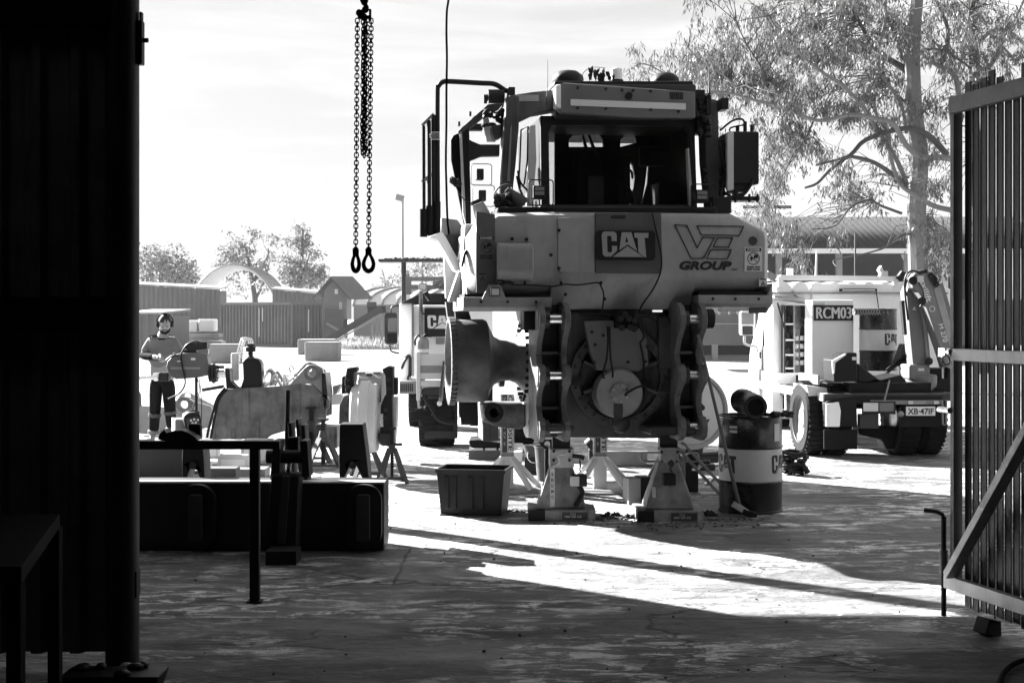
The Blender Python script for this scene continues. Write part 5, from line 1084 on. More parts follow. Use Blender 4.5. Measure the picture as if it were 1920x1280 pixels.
# ---------- the worker ----------
def skin(name, m, parent, verts, edges, rad, sub=2, root=0):
    me=bpy.data.meshes.new(name); me.from_pydata([tuple(v) for v in verts],edges,[]); o=bpy.data.objects.new(name,me); COL.objects.link(o); o.parent=parent
    o.modifiers.new('skin','SKIN'); sk=me.skin_vertices[0].data
    for i,r in enumerate(rad): sk[i].radius=(r if isinstance(r,tuple) else (r,r)); sk[i].use_root=(i==root)
    s=o.modifiers.new('sub','SUBSURF'); s.levels=s.render_levels=sub
    dg=bpy.context.evaluated_depsgraph_get(); dg.update(); me2=bpy.data.meshes.new_from_object(o.evaluated_get(dg)); bpy.data.objects.remove(o)
    me2.materials.clear(); me2.materials.append(m); smooth(me2,80); o=bpy.data.objects.new(name,me2); COL.objects.link(o); o.parent=parent; return o
def worker():
    D=19.35; q=Fr((at(308,0,D).x,D,0),0); T=frthing(q,'person','bearded worker in work shirt and ear muffs holding the boring machine','person')
    def p(a,b,l=0.): r=q(a,b,l); return V((r.x,l,r.z))
    H=p(309,607,-.19)       # head centre
    pel=p(303,700); ch=p(303,650,-.05); nk=p(305,634,-.11); ft=V((p(291,0).x,0,0))
    lsh,lel,lwr=p(283,643,-.07),p(267,668,-.1),p(296,669,-.42); rsh,rel,rwr=p(327,643,-.07),p(342,665,-.08),p(336,668,-.42)
    lhip,lkn,lan=p(293,712),p(291,762,-.05),p(288,812,.0); rhip,rkn,ran=p(315,712),p(318,758,-.08),p(322,806,-.02)
    # whole body, one surface
    vs=[pel,p(303,675),ch,nk,p(307,622,-.15),H,  lsh,lel,lwr,  rsh,rel,rwr, lhip,lkn,lan, rhip,rkn,ran, V((lan.x-.02,-.13,.04)), V((ran.x+.03,-.15,.04))]
    ed=[(0,1),(1,2),(2,3),(3,4),(4,5),(2,6),(6,7),(7,8),(2,9),(9,10),(10,11),(0,12),(12,13),(13,14),(0,15),(15,16),(16,17),(14,18),(17,19)]
    rad=[(.15,.11),(.15,.11),(.17,.12),.065,.058,.085,.065,.045,.03,.065,.045,.03,.09,.06,.045,.09,.06,.045,.04,.04]
    b=skin('body',SKINM,T,vs,ed,rad)
    # head with a face, turned down to the machine
    HM=Matrix.Rotation(R(14),3,'Z')@Matrix.Rotation(R(27),3,'X')
    hv=[];n,m=24,18
    for j in range(m+1):
        t=math.pi*j/m
        for i in range(n):
            a=2*math.pi*i/n; x=math.sin(t)*math.sin(a); y=-math.sin(t)*math.cos(a); z=math.cos(t)
            rx,ry,rz=.078,.098,.122; w=1-(.28*max(0,-z)**1.3); v=V((x*rx*w,y*ry*(1-.1*max(0,-z)),z*rz))
            if y<0:
                f=max(0,-y)
                nose=math.exp(-((x/.17)**2))*math.exp(-(((z+.12)/.2)**2))*f; brow=math.exp(-(((z-.17)/.09)**2))*f*(1-math.exp(-(x/.1)**2)*.4); eye=math.exp(-(((abs(x)-.36)/.16)**2))*math.exp(-(((z-.03)/.09)**2))*f
                lip=math.exp(-((x/.28)**2))*math.exp(-(((z+.48)/.06)**2))*f; chin=math.exp(-((x/.3)**2))*math.exp(-(((z+.8)/.14)**2))
                v.y-=.028*nose+.008*brow-.013*eye+.006*lip+.014*chin
            hv.append(H+HM@v)
    fs=[(j*n+i,j*n+(i+1)%n,(j+1)*n+(i+1)%n,(j+1)*n+i) for j in range(m) for i in range(n)]
    hd=MB().add(hv,fs).build('head',SKINM,b)
    for s in (-1,1):
        MB().sph(tuple(H+HM@V((s*.028,-.088,.004))),.009,8,6).build('eye',INK,hd)
    HAIR=mat('dark_hair',.02,.7); L=lambda x,y,z:H+HM@V((x,y,z))
    mb=MB();hv=[];nn=20
    for j in range(9):
        t0=math.pi*j/8
        for i in range(nn):
            a=2*math.pi*i/nn; t=t0*(.49-.13*max(0,math.cos(a))**.5 if math.cos(a)>0 else .49+.1*-math.cos(a)); x=math.sin(t)*math.sin(a); y=-math.sin(t)*math.cos(a); z=math.cos(t); k=1.06+.045*math.sin(9*a+5*t)+.02*math.sin(17*a)
            v=V((x*.082*k,y*.1*k+.012,z*.13*k))
            pass
            hv.append(H+HM@v)
    mb.add(hv,[(j*nn+i,j*nn+(i+1)%nn,(j+1)*nn+(i+1)%nn,(j+1)*nn+i) for j in range(8) for i in range(nn)]); mb.build('hair',HAIR,hd)
    mb=MB()
    for i in range(13):
        a=R(-80+160*i/12); mb.sph(tuple(L(.06*math.sin(a),-.078*math.cos(a)+.0,-.078-.022*math.cos(a))),(.017,.017,.022),8,5)
    for i in range(7): x=-.03+.01*i; mb.sph(tuple(L(x,-.1+.2*x*x*10*.3,-.038-abs(x)*.3)),(.008,.007,.006),8,5)
    mb.build('beard',HAIR,hd)
    mb=MB()
    for s in (-1,1): mb.lathe(L(s*.07,.0,-.005),HM@V((s,0,0)),[(0,.04),(.01,.045),(.035,.042),(.045,.03)],20)
    em=mb.build('ear_muffs',BLKM,hd); MB().curve([L(.112*math.cos(a),.0,.0+.155*math.sin(a)) for a in np.linspace(R(5),R(175),11)],.009).build('head_band',BLKM,em)
    # shirt: upper half pale, lower sleeves dark
    SH=mat('shirt_pale',.22,.85,dirt=.35,dv=.16,ds=5,bump=.5,bs=9); SD=mat('shirt_dark',.008,.9,spec=.05,dirt=.3,bump=.4,bs=12); TR=mat('trousers_dark',.01,.9,spec=.05,dirt=.4,dv=.04,bump=.5,bs=10)
    vs=[p(303,694),p(303,672,-.01),p(303,652,-.05),p(303,640,-.08),lsh,lsh.lerp(lel,.85),rsh,rsh.lerp(rel,.85),p(305,634,-.11)]
    skin('shirt',SH,T,vs,[(0,1),(1,2),(2,3),(3,4),(4,5),(3,6),(6,7),(3,8)],[(.165,.125),(.175,.13),(.185,.135),(.15,.11),(.088,.088),.068,(.088,.088),.068,.075],root=2)
    for a,c in ((lel,lwr),(rel,rwr)):
        sh=lsh if a is lel else rsh
        skin('sleeve',SD,T,[sh.lerp(a,.75),a,a.lerp(c,.8)],[(0,1),(1,2)],[.066,.064,.042])
    MB().lathe(p(303,678),(0,0,1),[(0,.01),(0,.172),(.045,.176),(.045,.01)],30).build('reflective_band',mat('reflective_band',.5,.4),T).scale=(1,.78,1)
    mb=MB(); mb.lathe(p(305,636,-.1),(0,-.25,1),[(0,.085),(.03,.075),(.035,.06)],20); mb.build('collar',SD,T)
    vs=[p(303,690),p(303,706),lhip,lkn,lan,rhip,rkn,ran]
    skin('trousers',TR,T,vs,[(0,1),(1,2),(2,3),(3,4),(1,5),(5,6),(6,7)],[(.16,.12),(.17,.13),.115,.085,.07,.115,.085,.07])
    for k,a in ((lkn,lan),(rkn,ran)):
        MB().cyl(a.lerp(k,.12),a.lerp(k,-.02),.082,.08,n=18).build('gaiter',mat('gaiter',.25,.8),T,bev=.008); MB().cyl(a.lerp(k,.75),a.lerp(k,.63),.09,.088,n=18).build('leg_band',mat('leg_band',.09,.6),T)
    for a,s in ((lan,-1),(ran,1)):
        skin('boot',BLACK,T,[V((a.x,.02,.11)),V((a.x,.03,.05)),V((a.x+s*.02,-.07,.045)),V((a.x+s*.03,-.16,.04))],[(0,1),(1,2),(2,3)],[.06,.055,(.05,.045),(.045,.035)])
    # hands
    for wv,s in ((lwr,1),(rwr,-1)):
        d=V((s*.5,-.8,-.1)).normalized(); sd_=V((.8*s,.5,0)).normalized()
        up=V((0,0,1)); vs=[wv,wv+d*.05,wv+d*.09]; hb=skin('hand',SKINM,b,vs,[(0,1),(1,2)],[.03,(.04,.03),(.038,.022)],1)
        for i in range(4):
            o=wv+d*.085+up*(.03-.02*i); l=[.033,.036,.034,.027][i]; d2=(d*.7+sd_*.5-up*.1).normalized(); d3=(d*.1+sd_*.9-up*.35).normalized(); skin('finger',SKINM,hb,[o-d*.02,o+d*l,o+d*l+d2*l*.8,o+d*l+d2*l*.8+d3*l*.6],[(0,1),(1,2),(2,3)],[.01,.0095,.009,.008],1)
        o=wv+d*.04+up*.02; skin('thumb',SKINM,hb,[o,o+up*.025+d*.03,o+up*.028+d*.06+sd_*.02],[(0,1),(1,2)],[.012,.011,.009],1)
worker()
# ---------- right hand service truck ----------
def wheel(T, c, r, w, name='wheel'):
    c=V(c); ty=MB().lathe(c-V((w/2,0,0)),(1,0,0),[(0,r*.62),(.0,r*.9),(.03,r*.98),(.06,r),(w-.06,r),(w-.03,r*.98),(w,r*.9),(w,r*.62)],44,close=False).build('tyre',RUBBER,T)
    mb=MB()
    for i in range(40):
        a=2*math.pi*i/40; mb.obb(c+V((0,math.cos(a)*r,math.sin(a)*r)),(w*.9,.03,.016),Matrix.Rotation(a-math.pi/2,3,'X'))
    mb.build('tread',RUBBER,ty)
    rm=MB().lathe(c-V((w/2+.002,0,0)),(1,0,0),[(0,r*.66),(.01,r*.64),(.06,r*.58),(.09,r*.3),(.04,r*.26),(.03,.01)],32,close=False).build('rim',GALV,ty)
def truck_r():
    q=Fr((at(1670,0,18.0).x,18.0,0),4); T=frthing(q,'service_truck','white service truck with a folded crane and a numbered cabinet on its tray','truck')
    BX=mat('truck_white',.78,.35,dirt=.2,dv=.5,ds=1.5,coat=.3,streak=.1); UN=mat('under_black',.01,.6,spec=.15,dirt=.3,dv=.04)
    R_=lambda x0,x1,y0,y1,a,b,m,nm,P=T,bev=.008: rect(q,x0,x1,y0,y1,a,b).build(nm,m,P,bev=bev)
    X=lambda a,l=0: q(a,600,l).x; Z=lambda b,l=0: q(1670,b,l).z
    xl,xr=X(1546),X(1800)
    # tray
    MB().box(xl,xr,0,2.4,Z(752),Z(738)).build('tray_deck',DGREY,T,bev=.01)
    # side rail, pale, going away along the truck's flank
    MB().box(xl-.02,xl+.06,.02,4.6,Z(752),Z(737)).build('side_rail',BX,T,bev=.01)
    R_(1600,1768,742,757,-.03,0,UN,'rear_beam'); R_(1632,1767,750,758,-.045,-.03,mat('rear_strip',.3,.5),'rear_strip')
    # cabinet: rear wall carries the number board
    cy=1.6; x0,x1=X(1522,cy),X(1797,cy); zt,zb=q(1600,545,cy).z,q(1600,738,cy).z; zm=q(1600,545,cy).z
    cab=MB().box(X(1522,cy),X(1601,cy),cy,1.95,q(0,709,cy).z if 0 else Z(738),q(1560,562,cy).z).build('rear_cabinet',BX,T,bev=.02)
    nb=rect(q,1526,1600,572,601,cy-.012,cy).build('number_board',INK,cab); a,b=q(1531,576,cy-.014),q(1596,597,cy-.014); [text('lettering','RCM03',WHITE,nb,a.x+k,b.x+k,b.z-abs(k)*.3,a.z+abs(k)*.3,cy-.014-abs(k)*.05) for k in (-.006,0,.006)]
    rect(q,1524,1547,566,571,cy-.03,cy).build('strobe_lamp',PALE,cab,bev=.004)
    # tall body behind, with rounded roof
    by=2.6; zr=q(1600,531,by).z; zs=q(1600,546,by).z
    pr=[(X(1447,by),Z(738)),(X(1790,by),Z(738)),(X(1790,by),zs),(X(1770,by),zr-.03),(X(1740,by),zr),(X(1480,by),zr),(X(1452,by),zr-.04),(X(1445,by),zs)]
    body=MB().prism([(X(1522,by),Z(738)),(X(1790,by),Z(738)),(X(1790,by),zs),(X(1770,by),zr-.03),(X(1740,by),zr),(X(1520,by),zr),(X(1522,by),zs)],'y',by,by+2.6).build('body_box',BX,T,bev=.03)
    mb=MB(); 
    for i in range(9):
        a=X(1470+32*i,by); mb.lathe((a,by+.02,zr-.085),(0,1,0),[(0,.11),(2.3,.11)],16)
    mb.build('roof_flutes',BX,body)
    rect(q,1447,1778,548,551,by-.03,by).build('roof_trim',GALV,body)
    # left cabinet with open locker facing the flank
    ly=2.9; xa=X(1454,2.9)
    fl=MB(); lx0,lx1=X(1470,2.75),X(1520,2.75); zlo,zhi=q(0,703,2.7).z,q(1500,572,2.7).z
    lk=MB().box(X(1446,2.9),X(1472,2.8),2.8,3.3,Z(738),q(1470,545,2.9).z).build('flank_cabinet',BX,T,bev=.02)
    MB().box(lx0-.02,lx1+.02,3.15,3.2,zlo,zhi).build('locker_back',mat('locker_inside',.75,.6),lk)  # pale inside stands in for sun the cabinet beside it blocks
    MB().box(X(1447,2.7),X(1526,2.7),2.7,3.3,zhi+.0,q(1500,545,2.7).z).build('locker_head',BX,lk); MB().box(X(1447,2.7),X(1526,2.7),2.7,3.3,Z(738),zlo).build('locker_sill',BX,lk)
    MB().box(X(1516,2.7),X(1522,2.7),2.66,3.2,zlo,zhi).build('locker_jamb',DGREY,lk); MB().box(X(1468,2.7),X(1471,2.7),2.66,3.2,zlo,zhi).build('locker_jamb',DGREY,lk); MB().box(X(1486,2.8),X(1489,2.8),2.75,3.15,zlo,zhi).build('locker_divider',GALV,lk)
    MB().box(X(1489,3.1),X(1517,3.1),3.1,3.16,q(0,617,3.1).z,q(0,576,3.1).z).build('locker_dark_panel',GALV,lk)
    for zz in (608,639,668,694):
        MB().box(X(1471,2.8),X(1487,2.8),2.75,3.1,q(0,zz,2.8).z-.012,q(0,zz,2.8).z+.012).build('shelf',BX,lk)
    mb=MB()
    for r in range(4):
        for c in range(3):
            a=X(1491+9*c,2.85); z=q(0,640+16*r,2.85).z; mb.box(a,a+.055,2.85,3.0,z,z+.07)
    mb.build('parts_bins',PALE,lk,bev=.004); mb=MB()
    for i in range(14):
        zz=[606,637,666,692][i%4]; a=X(rng.uniform(1473,1485),2.85); mb.cyl((a,2.85,q(0,zz,2.85).z),(a,2.85,q(0,zz,2.85).z+rng.uniform(.04,.11)),.025,n=10)
    mb.torus(q(1508,602,2.85),(0,1,0),.05,.02); mb.build('stored_tools',DGREY,lk)
    # open lid over the locker, gas strut, lamp bar on the roof edge
    MB().prism([(X(1446,2.2),q(0,553,2.2).z),(X(1446,2.2),q(0,557,2.2).z),(X(1524,2.2),q(0,568,2.2).z),(X(1524,2.2),q(0,562,2.2).z)],'y',2.0,2.75).build('locker_lid',GALV,lk); MB().tube([q(1458,568,2.4),q(1471,618,2.7)],.012,6).build('gas_strut',BLKM,lk)
    l=rect(q,1576,1645,541,546,by-.1,by-.03).build('light_bar',BLKM,body,bev=.004); rect(q,1580,1641,542.5,545,by-.105,by-.1).build('light_strip',PALE,l)
    MB().curve([q(a,b,by-.06) for a,b in ((1643,546),(1645,560),(1647,575),(1646,588))],.008).build('lamp_lead',BLACK,body)
    # roof rack bar with posts, beacons
    rk=MB().bar(q(1462,520,by),q(1680,523,by),.05,.075).build('roof_rail',BX,T); 
    for a in (1463,1679): MB().bar(q(a,520,by),q(a,538,by),.07,.07).build('rail_post',BX,rk)
    MB().bar(q(1462,520,by),q(1462,520,by)+V((0,2.4,0)),.05,.06).build('roof_rail',BX,T); MB().bar(q(1679,523,by),q(1679,523,by)+V((0,2.4,0)),.05,.06).build('roof_rail',BX,T)
    MB().cyl(q(1481,518,by+.4),q(1481,503,by+.4),.05,n=16).build('beacon',PALE,T,bev=.008)
    MB().prism([(q(a,b,by).x,q(a,b,by).z) for a,b in ((1650,519),(1652,512),(1648,506),(1653,498),(1657,508),(1665,508),(1665,519)) ],'y',by,by+.1).build('flood_lamp',PALE,T)
    MB().obb(q(1690,517,by-.1),(.09,.1,.13),Matrix.Rotation(R(35),3,'Y')).build('work_lamp',BLKM,T,bev=.01); MB().obb(q(1445,518,by-.1),(.16,.1,.1),Matrix.Rotation(R(30),3,'Y')).build('work_lamp',GALV,T,bev=.01)
    MB().tube([q(1530,518,by),q(1531,480,by),q(1531,470,by)],[.018,.014,.006],8).build('antenna',PALE,T); MB().tube([q(1603,520,by),q(1604,437,by)],.012,6).build('whip_pole',DGREY,T)
    # cab beyond
    cb=MB().prism([(X(1418,5.2),q(0,790,5.2).z),(X(1412,5.2),q(0,720,5.2).z),(X(1417,5.2),q(0,660,5.2).z),(X(1432,5.2),q(0,600,5.2).z),(X(1437,5.2),q(0,545,5.2).z),(X(1560,5.2),q(0,545,5.2).z),(X(1560,5.2),q(0,790,5.2).z)],'y',4.9,5.6).build('cab',BX,T,bev=.03)
    poly(q,[(1432,606),(1437,560),(1444,560),(1444,640),(1430,650)],4.87,4.9).build('side_window',BLKM,cb)
    poly(q,[(1434,752),(1435,722),(1441,707),(1450,702),(1450,772),(1437,772)],4.84,4.9).build('wheel_arch',UN,cb); rect(q,1424,1427,660,672,4.86,4.9).build('door_handle',UN,cb); poly(q,[(1430,640),(1431,640),(1431,700),(1430,700)],4.86,4.9).build('door_seam',UN,cb)
    MB().box(X(1447,4.7),X(1475,4.7),4.6,4.9,.5,q(0,545,4.7).z).build('cab_rear_panel',BX,cb)
    # mirror with arm
    m=MB().prism(rrect(q(1387,0,4.9).x,q(1415,0,4.9).x,q(0,630,4.9).z,q(0,583,4.9).z,.04,3),'y',4.85,4.95).build('mirror_shell',CREAM,T,bev=.01)
    rect(q,1392,1413,586,608,4.835,4.85).build('mirror_glass',mat('mirror_glass',.12,.2),m); rect(q,1393,1412,611,628,4.83,4.85).build('convex_glass',BLKM,m,bev=.01)
    MB().curve([q(a,b,4.95) for a,b in ((1396,630),(1396,643),(1406,648),(1418,650),(1420,660))],.02).build('mirror_arm',GALV,T)
    # wheels, guards, chassis
    wheel(T,(X(1541)+.0,.62,.48),.48,.26); wheel(T,(X(1541)+.32,.62,.48),.48,.26); wheel(T,(xr-.55,.62,.48),.48,.26); wheel(T,(xr-.22,.62,.48),.48,.26)
    wheel(T,(X(1462,5.4),5.4,.46),.46,.26); wheel(T,(X(1700,5.4),5.4,.46),.46,.26)
    mb=MB().box(X(1600),xr-.3,.2,5.6,.62,.95); mb.box(X(1510,2.4),X(1580,2.4),2.4,4.4,.4,.76); mb.build('chassis',UN,T)
    MB().prism([(X(1655)+a,b) for a,b in ((-.3,.55),(.3,.62),(.35,.8),(-.3,.8),(-.1,.35),(-.05,.28),(.12,.3))][:0] or [(q(a,b,.5).x,q(a,b,.5).z) for a,b in ((1610,800),(1770,800),(1770,820),(1700,822),(1680,842),(1662,842),(1655,825),(1612,815))],'y',.5,.8).build('axle',UN,T,bev=.03)
    R_(1545,1608,805,842,-.08,-.05,RUBBER,'mudflap',bev=.01)
    poly(q,[(1548,756),(1552,752),(1606,744),(1608,800),(1548,800)],-.06,.1).build('rear_corner',UN,T,bev=.01); poly(q,[(1549,757),(1573,753),(1577,770),(1575,800),(1549,800)],-.09,-.06).build('rear_side_box',BX,T,bev=.01)
    poly(q,[(1512,722),(1550,727),(1556,752),(1518,746)],.25,.9).build('guard_panel',CREAM,T,bev=.01); MB().box(xl-.03,xl+.0,.2,1.1,.93,1.05).build('wheel_arch',GALV,T)
    poly(q,[(1448,716),(1468,718),(1468,775),(1448,775)],3.6,4.2).build('step_box',BX,T,bev=.01); R_(1474,1481,730,773,2.6,2.7,STEEL,'locker_stay')
    mb=MB().lathe(q(1497,752,2.2),(1,0,0),[(0,.22),(.2,.22)],28); mb.build('hose_reel',UN,T,bev=.01); mb=MB()
    for i in range(14): mb.torus(q(1486,752,2.15)+V((0,-.02,-.16+.025*i)),(1,.3,0),.03,.012,10,5)
    mb.build('coil_spring',STEEL,T)
    # tail lamps, plate, fittings
    R_(1617,1680,752,776,-.05,-.02,BLKM,'lamp_bracket'); R_(1619,1647,755,771,-.06,-.05,PALE,'tail_lamp'); R_(1649,1676,755,771,-.06,-.05,mat('tail_lamp_grey',.22,.3),'tail_lamp')
    R_(1612,1648,776,803,-.0,.1,DGREY,'toolbox'); R_(1690,1770,758,800,-.0,.05,UN,'rear_panel')
    pl=rect(q,1699,1754,762,779,-.07,-.06).build('number_plate',WHITE,T,bev=.003); a,b=q(1702,765,-.073),q(1751,776.5,-.073); text('lettering','XB·47IF',INK,pl,a.x,b.x,b.z,a.z,-.073,bold=.02)
    rect(q,1714,1736,751,758,-.075,-.06).build('plate_lamp',GALV,pl); 
    for x in (1700,1748): MB().box(X(x),X(x+9),-.07,-.06,Z(757),Z(751)).build('reflector',PALE,T)
    MB().sph(q(1689,776,-.08),(.045,.04,.04)).build('tow_socket',GALV,T); MB().curve([q(a,b,-.12) for a,b in ((1668,712),(1664,728),(1660,744),(1658,752))],.012).build('lever',GALV,T)
    mb=MB(); pts=[q(a,b,-.1) for a,b in ((1767,750),(1768,795),(1772,797),(1774,794),(1775,750))]; mb.tube(pts,.012); mb.build('pin_loop',GALV,T)
    # tailgate shaped dark box and tray junk
    poly(q,[(1562,675),(1590,661),(1607,661),(1608,715),(1564,716)],.05,.5).build('spill_bin',UN,T,bev=.015); poly(q,[(1561,676),(1585,663),(1587,665),(1566,680),(1565,700),(1562,700)],.03,.06).build('bin_edge',WHITE,T); rect(q,1598,1606,669,675,.04,.05).build('bin_label',PALE,T)
    poly(q,[(1608,680),(1640,705),(1650,712),(1690,702),(1700,714),(1700,720),(1608,718)],.3,.9).build('folded_tarp',BLACK,T,bev=.02)
    R_(1600,1790,710,738,2.2,2.3,GALV,'tray_wall')
    for i in range(2): MB().curve([q(a,b,.8) for a,b in ((1662,700-6*i),(1680,685-6*i),(1700,672-8*i),(1710,665))],.02).build('hose',BLACK,T)
    MB().obb(q(1697,668,.9),(.22,.2,.3),Matrix.Rotation(R(20),3,'Y')).build('winch_box',DGREY,T,bev=.03)
    # mesh rack over drum
    rect(q,1602,1662,578,590,1.2,1.3).build('mesh_rack',mat('mesh_dark',.06,.7),T); mb=MB()
    for i in range(13): mb.bar(q(1602+5*i,578,1.19),q(1606+5*i,590,1.19),.008,.008); mb.bar(q(1606+5*i,578,1.19),q(1602+5*i,590,1.19),.008,.008)
    mb.build('mesh_wires',GALV,T)
    # crane
    K=frthing(q,'truck_crane','folded grey hydraulic crane with lettering mounted on the rear of the white truck','crane'); K.location=q.O; CP=mat('crane_paint',.24,.42,dirt=.35,dv=.12,streak=.2)
    MB().cyl(q(1727,735,.5),q(1727,702,.5),.2,n=28).build('slew_base',CP,K,bev=.02); rect(q,1705,1745,683,712,.35,.75).build('base_gearbox',CP,K,bev=.03); rect(q,1722,1733,690,695,.34,.35).build('data_plate',PALE,K); rect(q,1700,1790,690,735,.8,1.1).build('base_frame',UN,K,bev=.02)
    cl=poly(q,[(1708,528),(1728,520),(1733,560),(1740,670),(1743,684),(1712,684),(1706,620),(1700,548)],.4,.65).build('column',CP,K,bev=.012)
    poly(q,[(1728,580),(1737,585),(1746,680),(1738,684)],.36,.5).build('lift_cylinder',GALV,K,bev=.015); MB().cyl(q(1742,677,.3),q(1742,677,.5),.05).build('pivot_pin',BLKM,K)
    bm=poly(q,[(1708,522),(1716,512),(1744,508),(1755,540),(1782,650),(1784,688),(1774,690),(1768,668),(1735,570),(1722,545),(1712,540)],.15,.4).build('boom',CP,K,bev=.012)
    MB().bar(q(1753,538,.2),q(1785,650,.2),.1,.12,up=(0,1,0)).build('boom_extension',GALV,K,bev=.01); MB().bar(q(1762,530,.3),q(1789,620,.3),.06,.08,up=(0,1,0)).build('boom_extension',CP,K,bev=.01)
    mb=MB()
    for a,b,r in ((1712,526,.055),(1729,564,.05),(1751,523,.045),(1755,532,.04),(1746,516,.035)): mb.cyl(q(a,b,.1),q(a,b,.3),r,n=20)
    mb.build('pivot_pins',BLKM,K); poly(q,[(1718,510),(1738,504),(1742,511),(1722,516)],.15,.4).build('boom_cap',BLKM,K,bev=.01)
    mb=MB(); mb.curve([q(a,b,.1) for a,b in ((1700,555),(1696,535),(1700,515),(1710,508),(1722,510))],.014); mb.curve([q(a,b,.3) for a,b in ((1703,600),(1698,560),(1697,540),(1702,520),(1712,511))],.014); mb.curve([q(a,b,.12) for a,b in ((1722,530),(1731,545),(1730,562),(1725,575))],.007); mb.build('crane_hoses',BLACK,K)
    poly(q,[(1690,564),(1696,563),(1701,627),(1696,628)],.3,.38).build('crane_guard',BLKM,K)
    def rt(s,cx,cy,L_,h,ang,m,ly):
        o=text('lettering',s,m,K,-L_/2,L_/2,-h/2,h/2,0,bold=.02); o.rotation_euler=(0,R(ang),0); c=q(cx,cy,ly); o.location=c
    rt('axilift',1736,544,.31,.08,72,PALE,.147); rt('H 270',1769,624,.24,.07,76,PALE,.147); MB().box(-.04,.04,-.003,0,-.04,.04).build('badge',PALE,K).location=q(1726,523,.148)
    c=q(1748,579,.147); MB().pipe((c.x,.143,c.z),(c.x,.149,c.z),.038,.03,20).build('warning_disc',PALE,K); MB().prism([(q(a,b,.395).x,q(a,b,.395).z) for a,b in ((1711,581),(1718,581),(1714.5,574))],'y',.393,.398).build('warning_triangle',PALE,K)
    # drum standing on the tray
    D_,w_=drum(0,0,'small black and pale drum standing on the tray of the white truck',r=.25,h=.84,small=True); c=q(1632,0,1.45); D_.location=q.O+V((c.x,1.45,q(0,735,1.45).z+.02)); D_.location.z=q(0,738,0).z+.02+.18; 
truck_r()
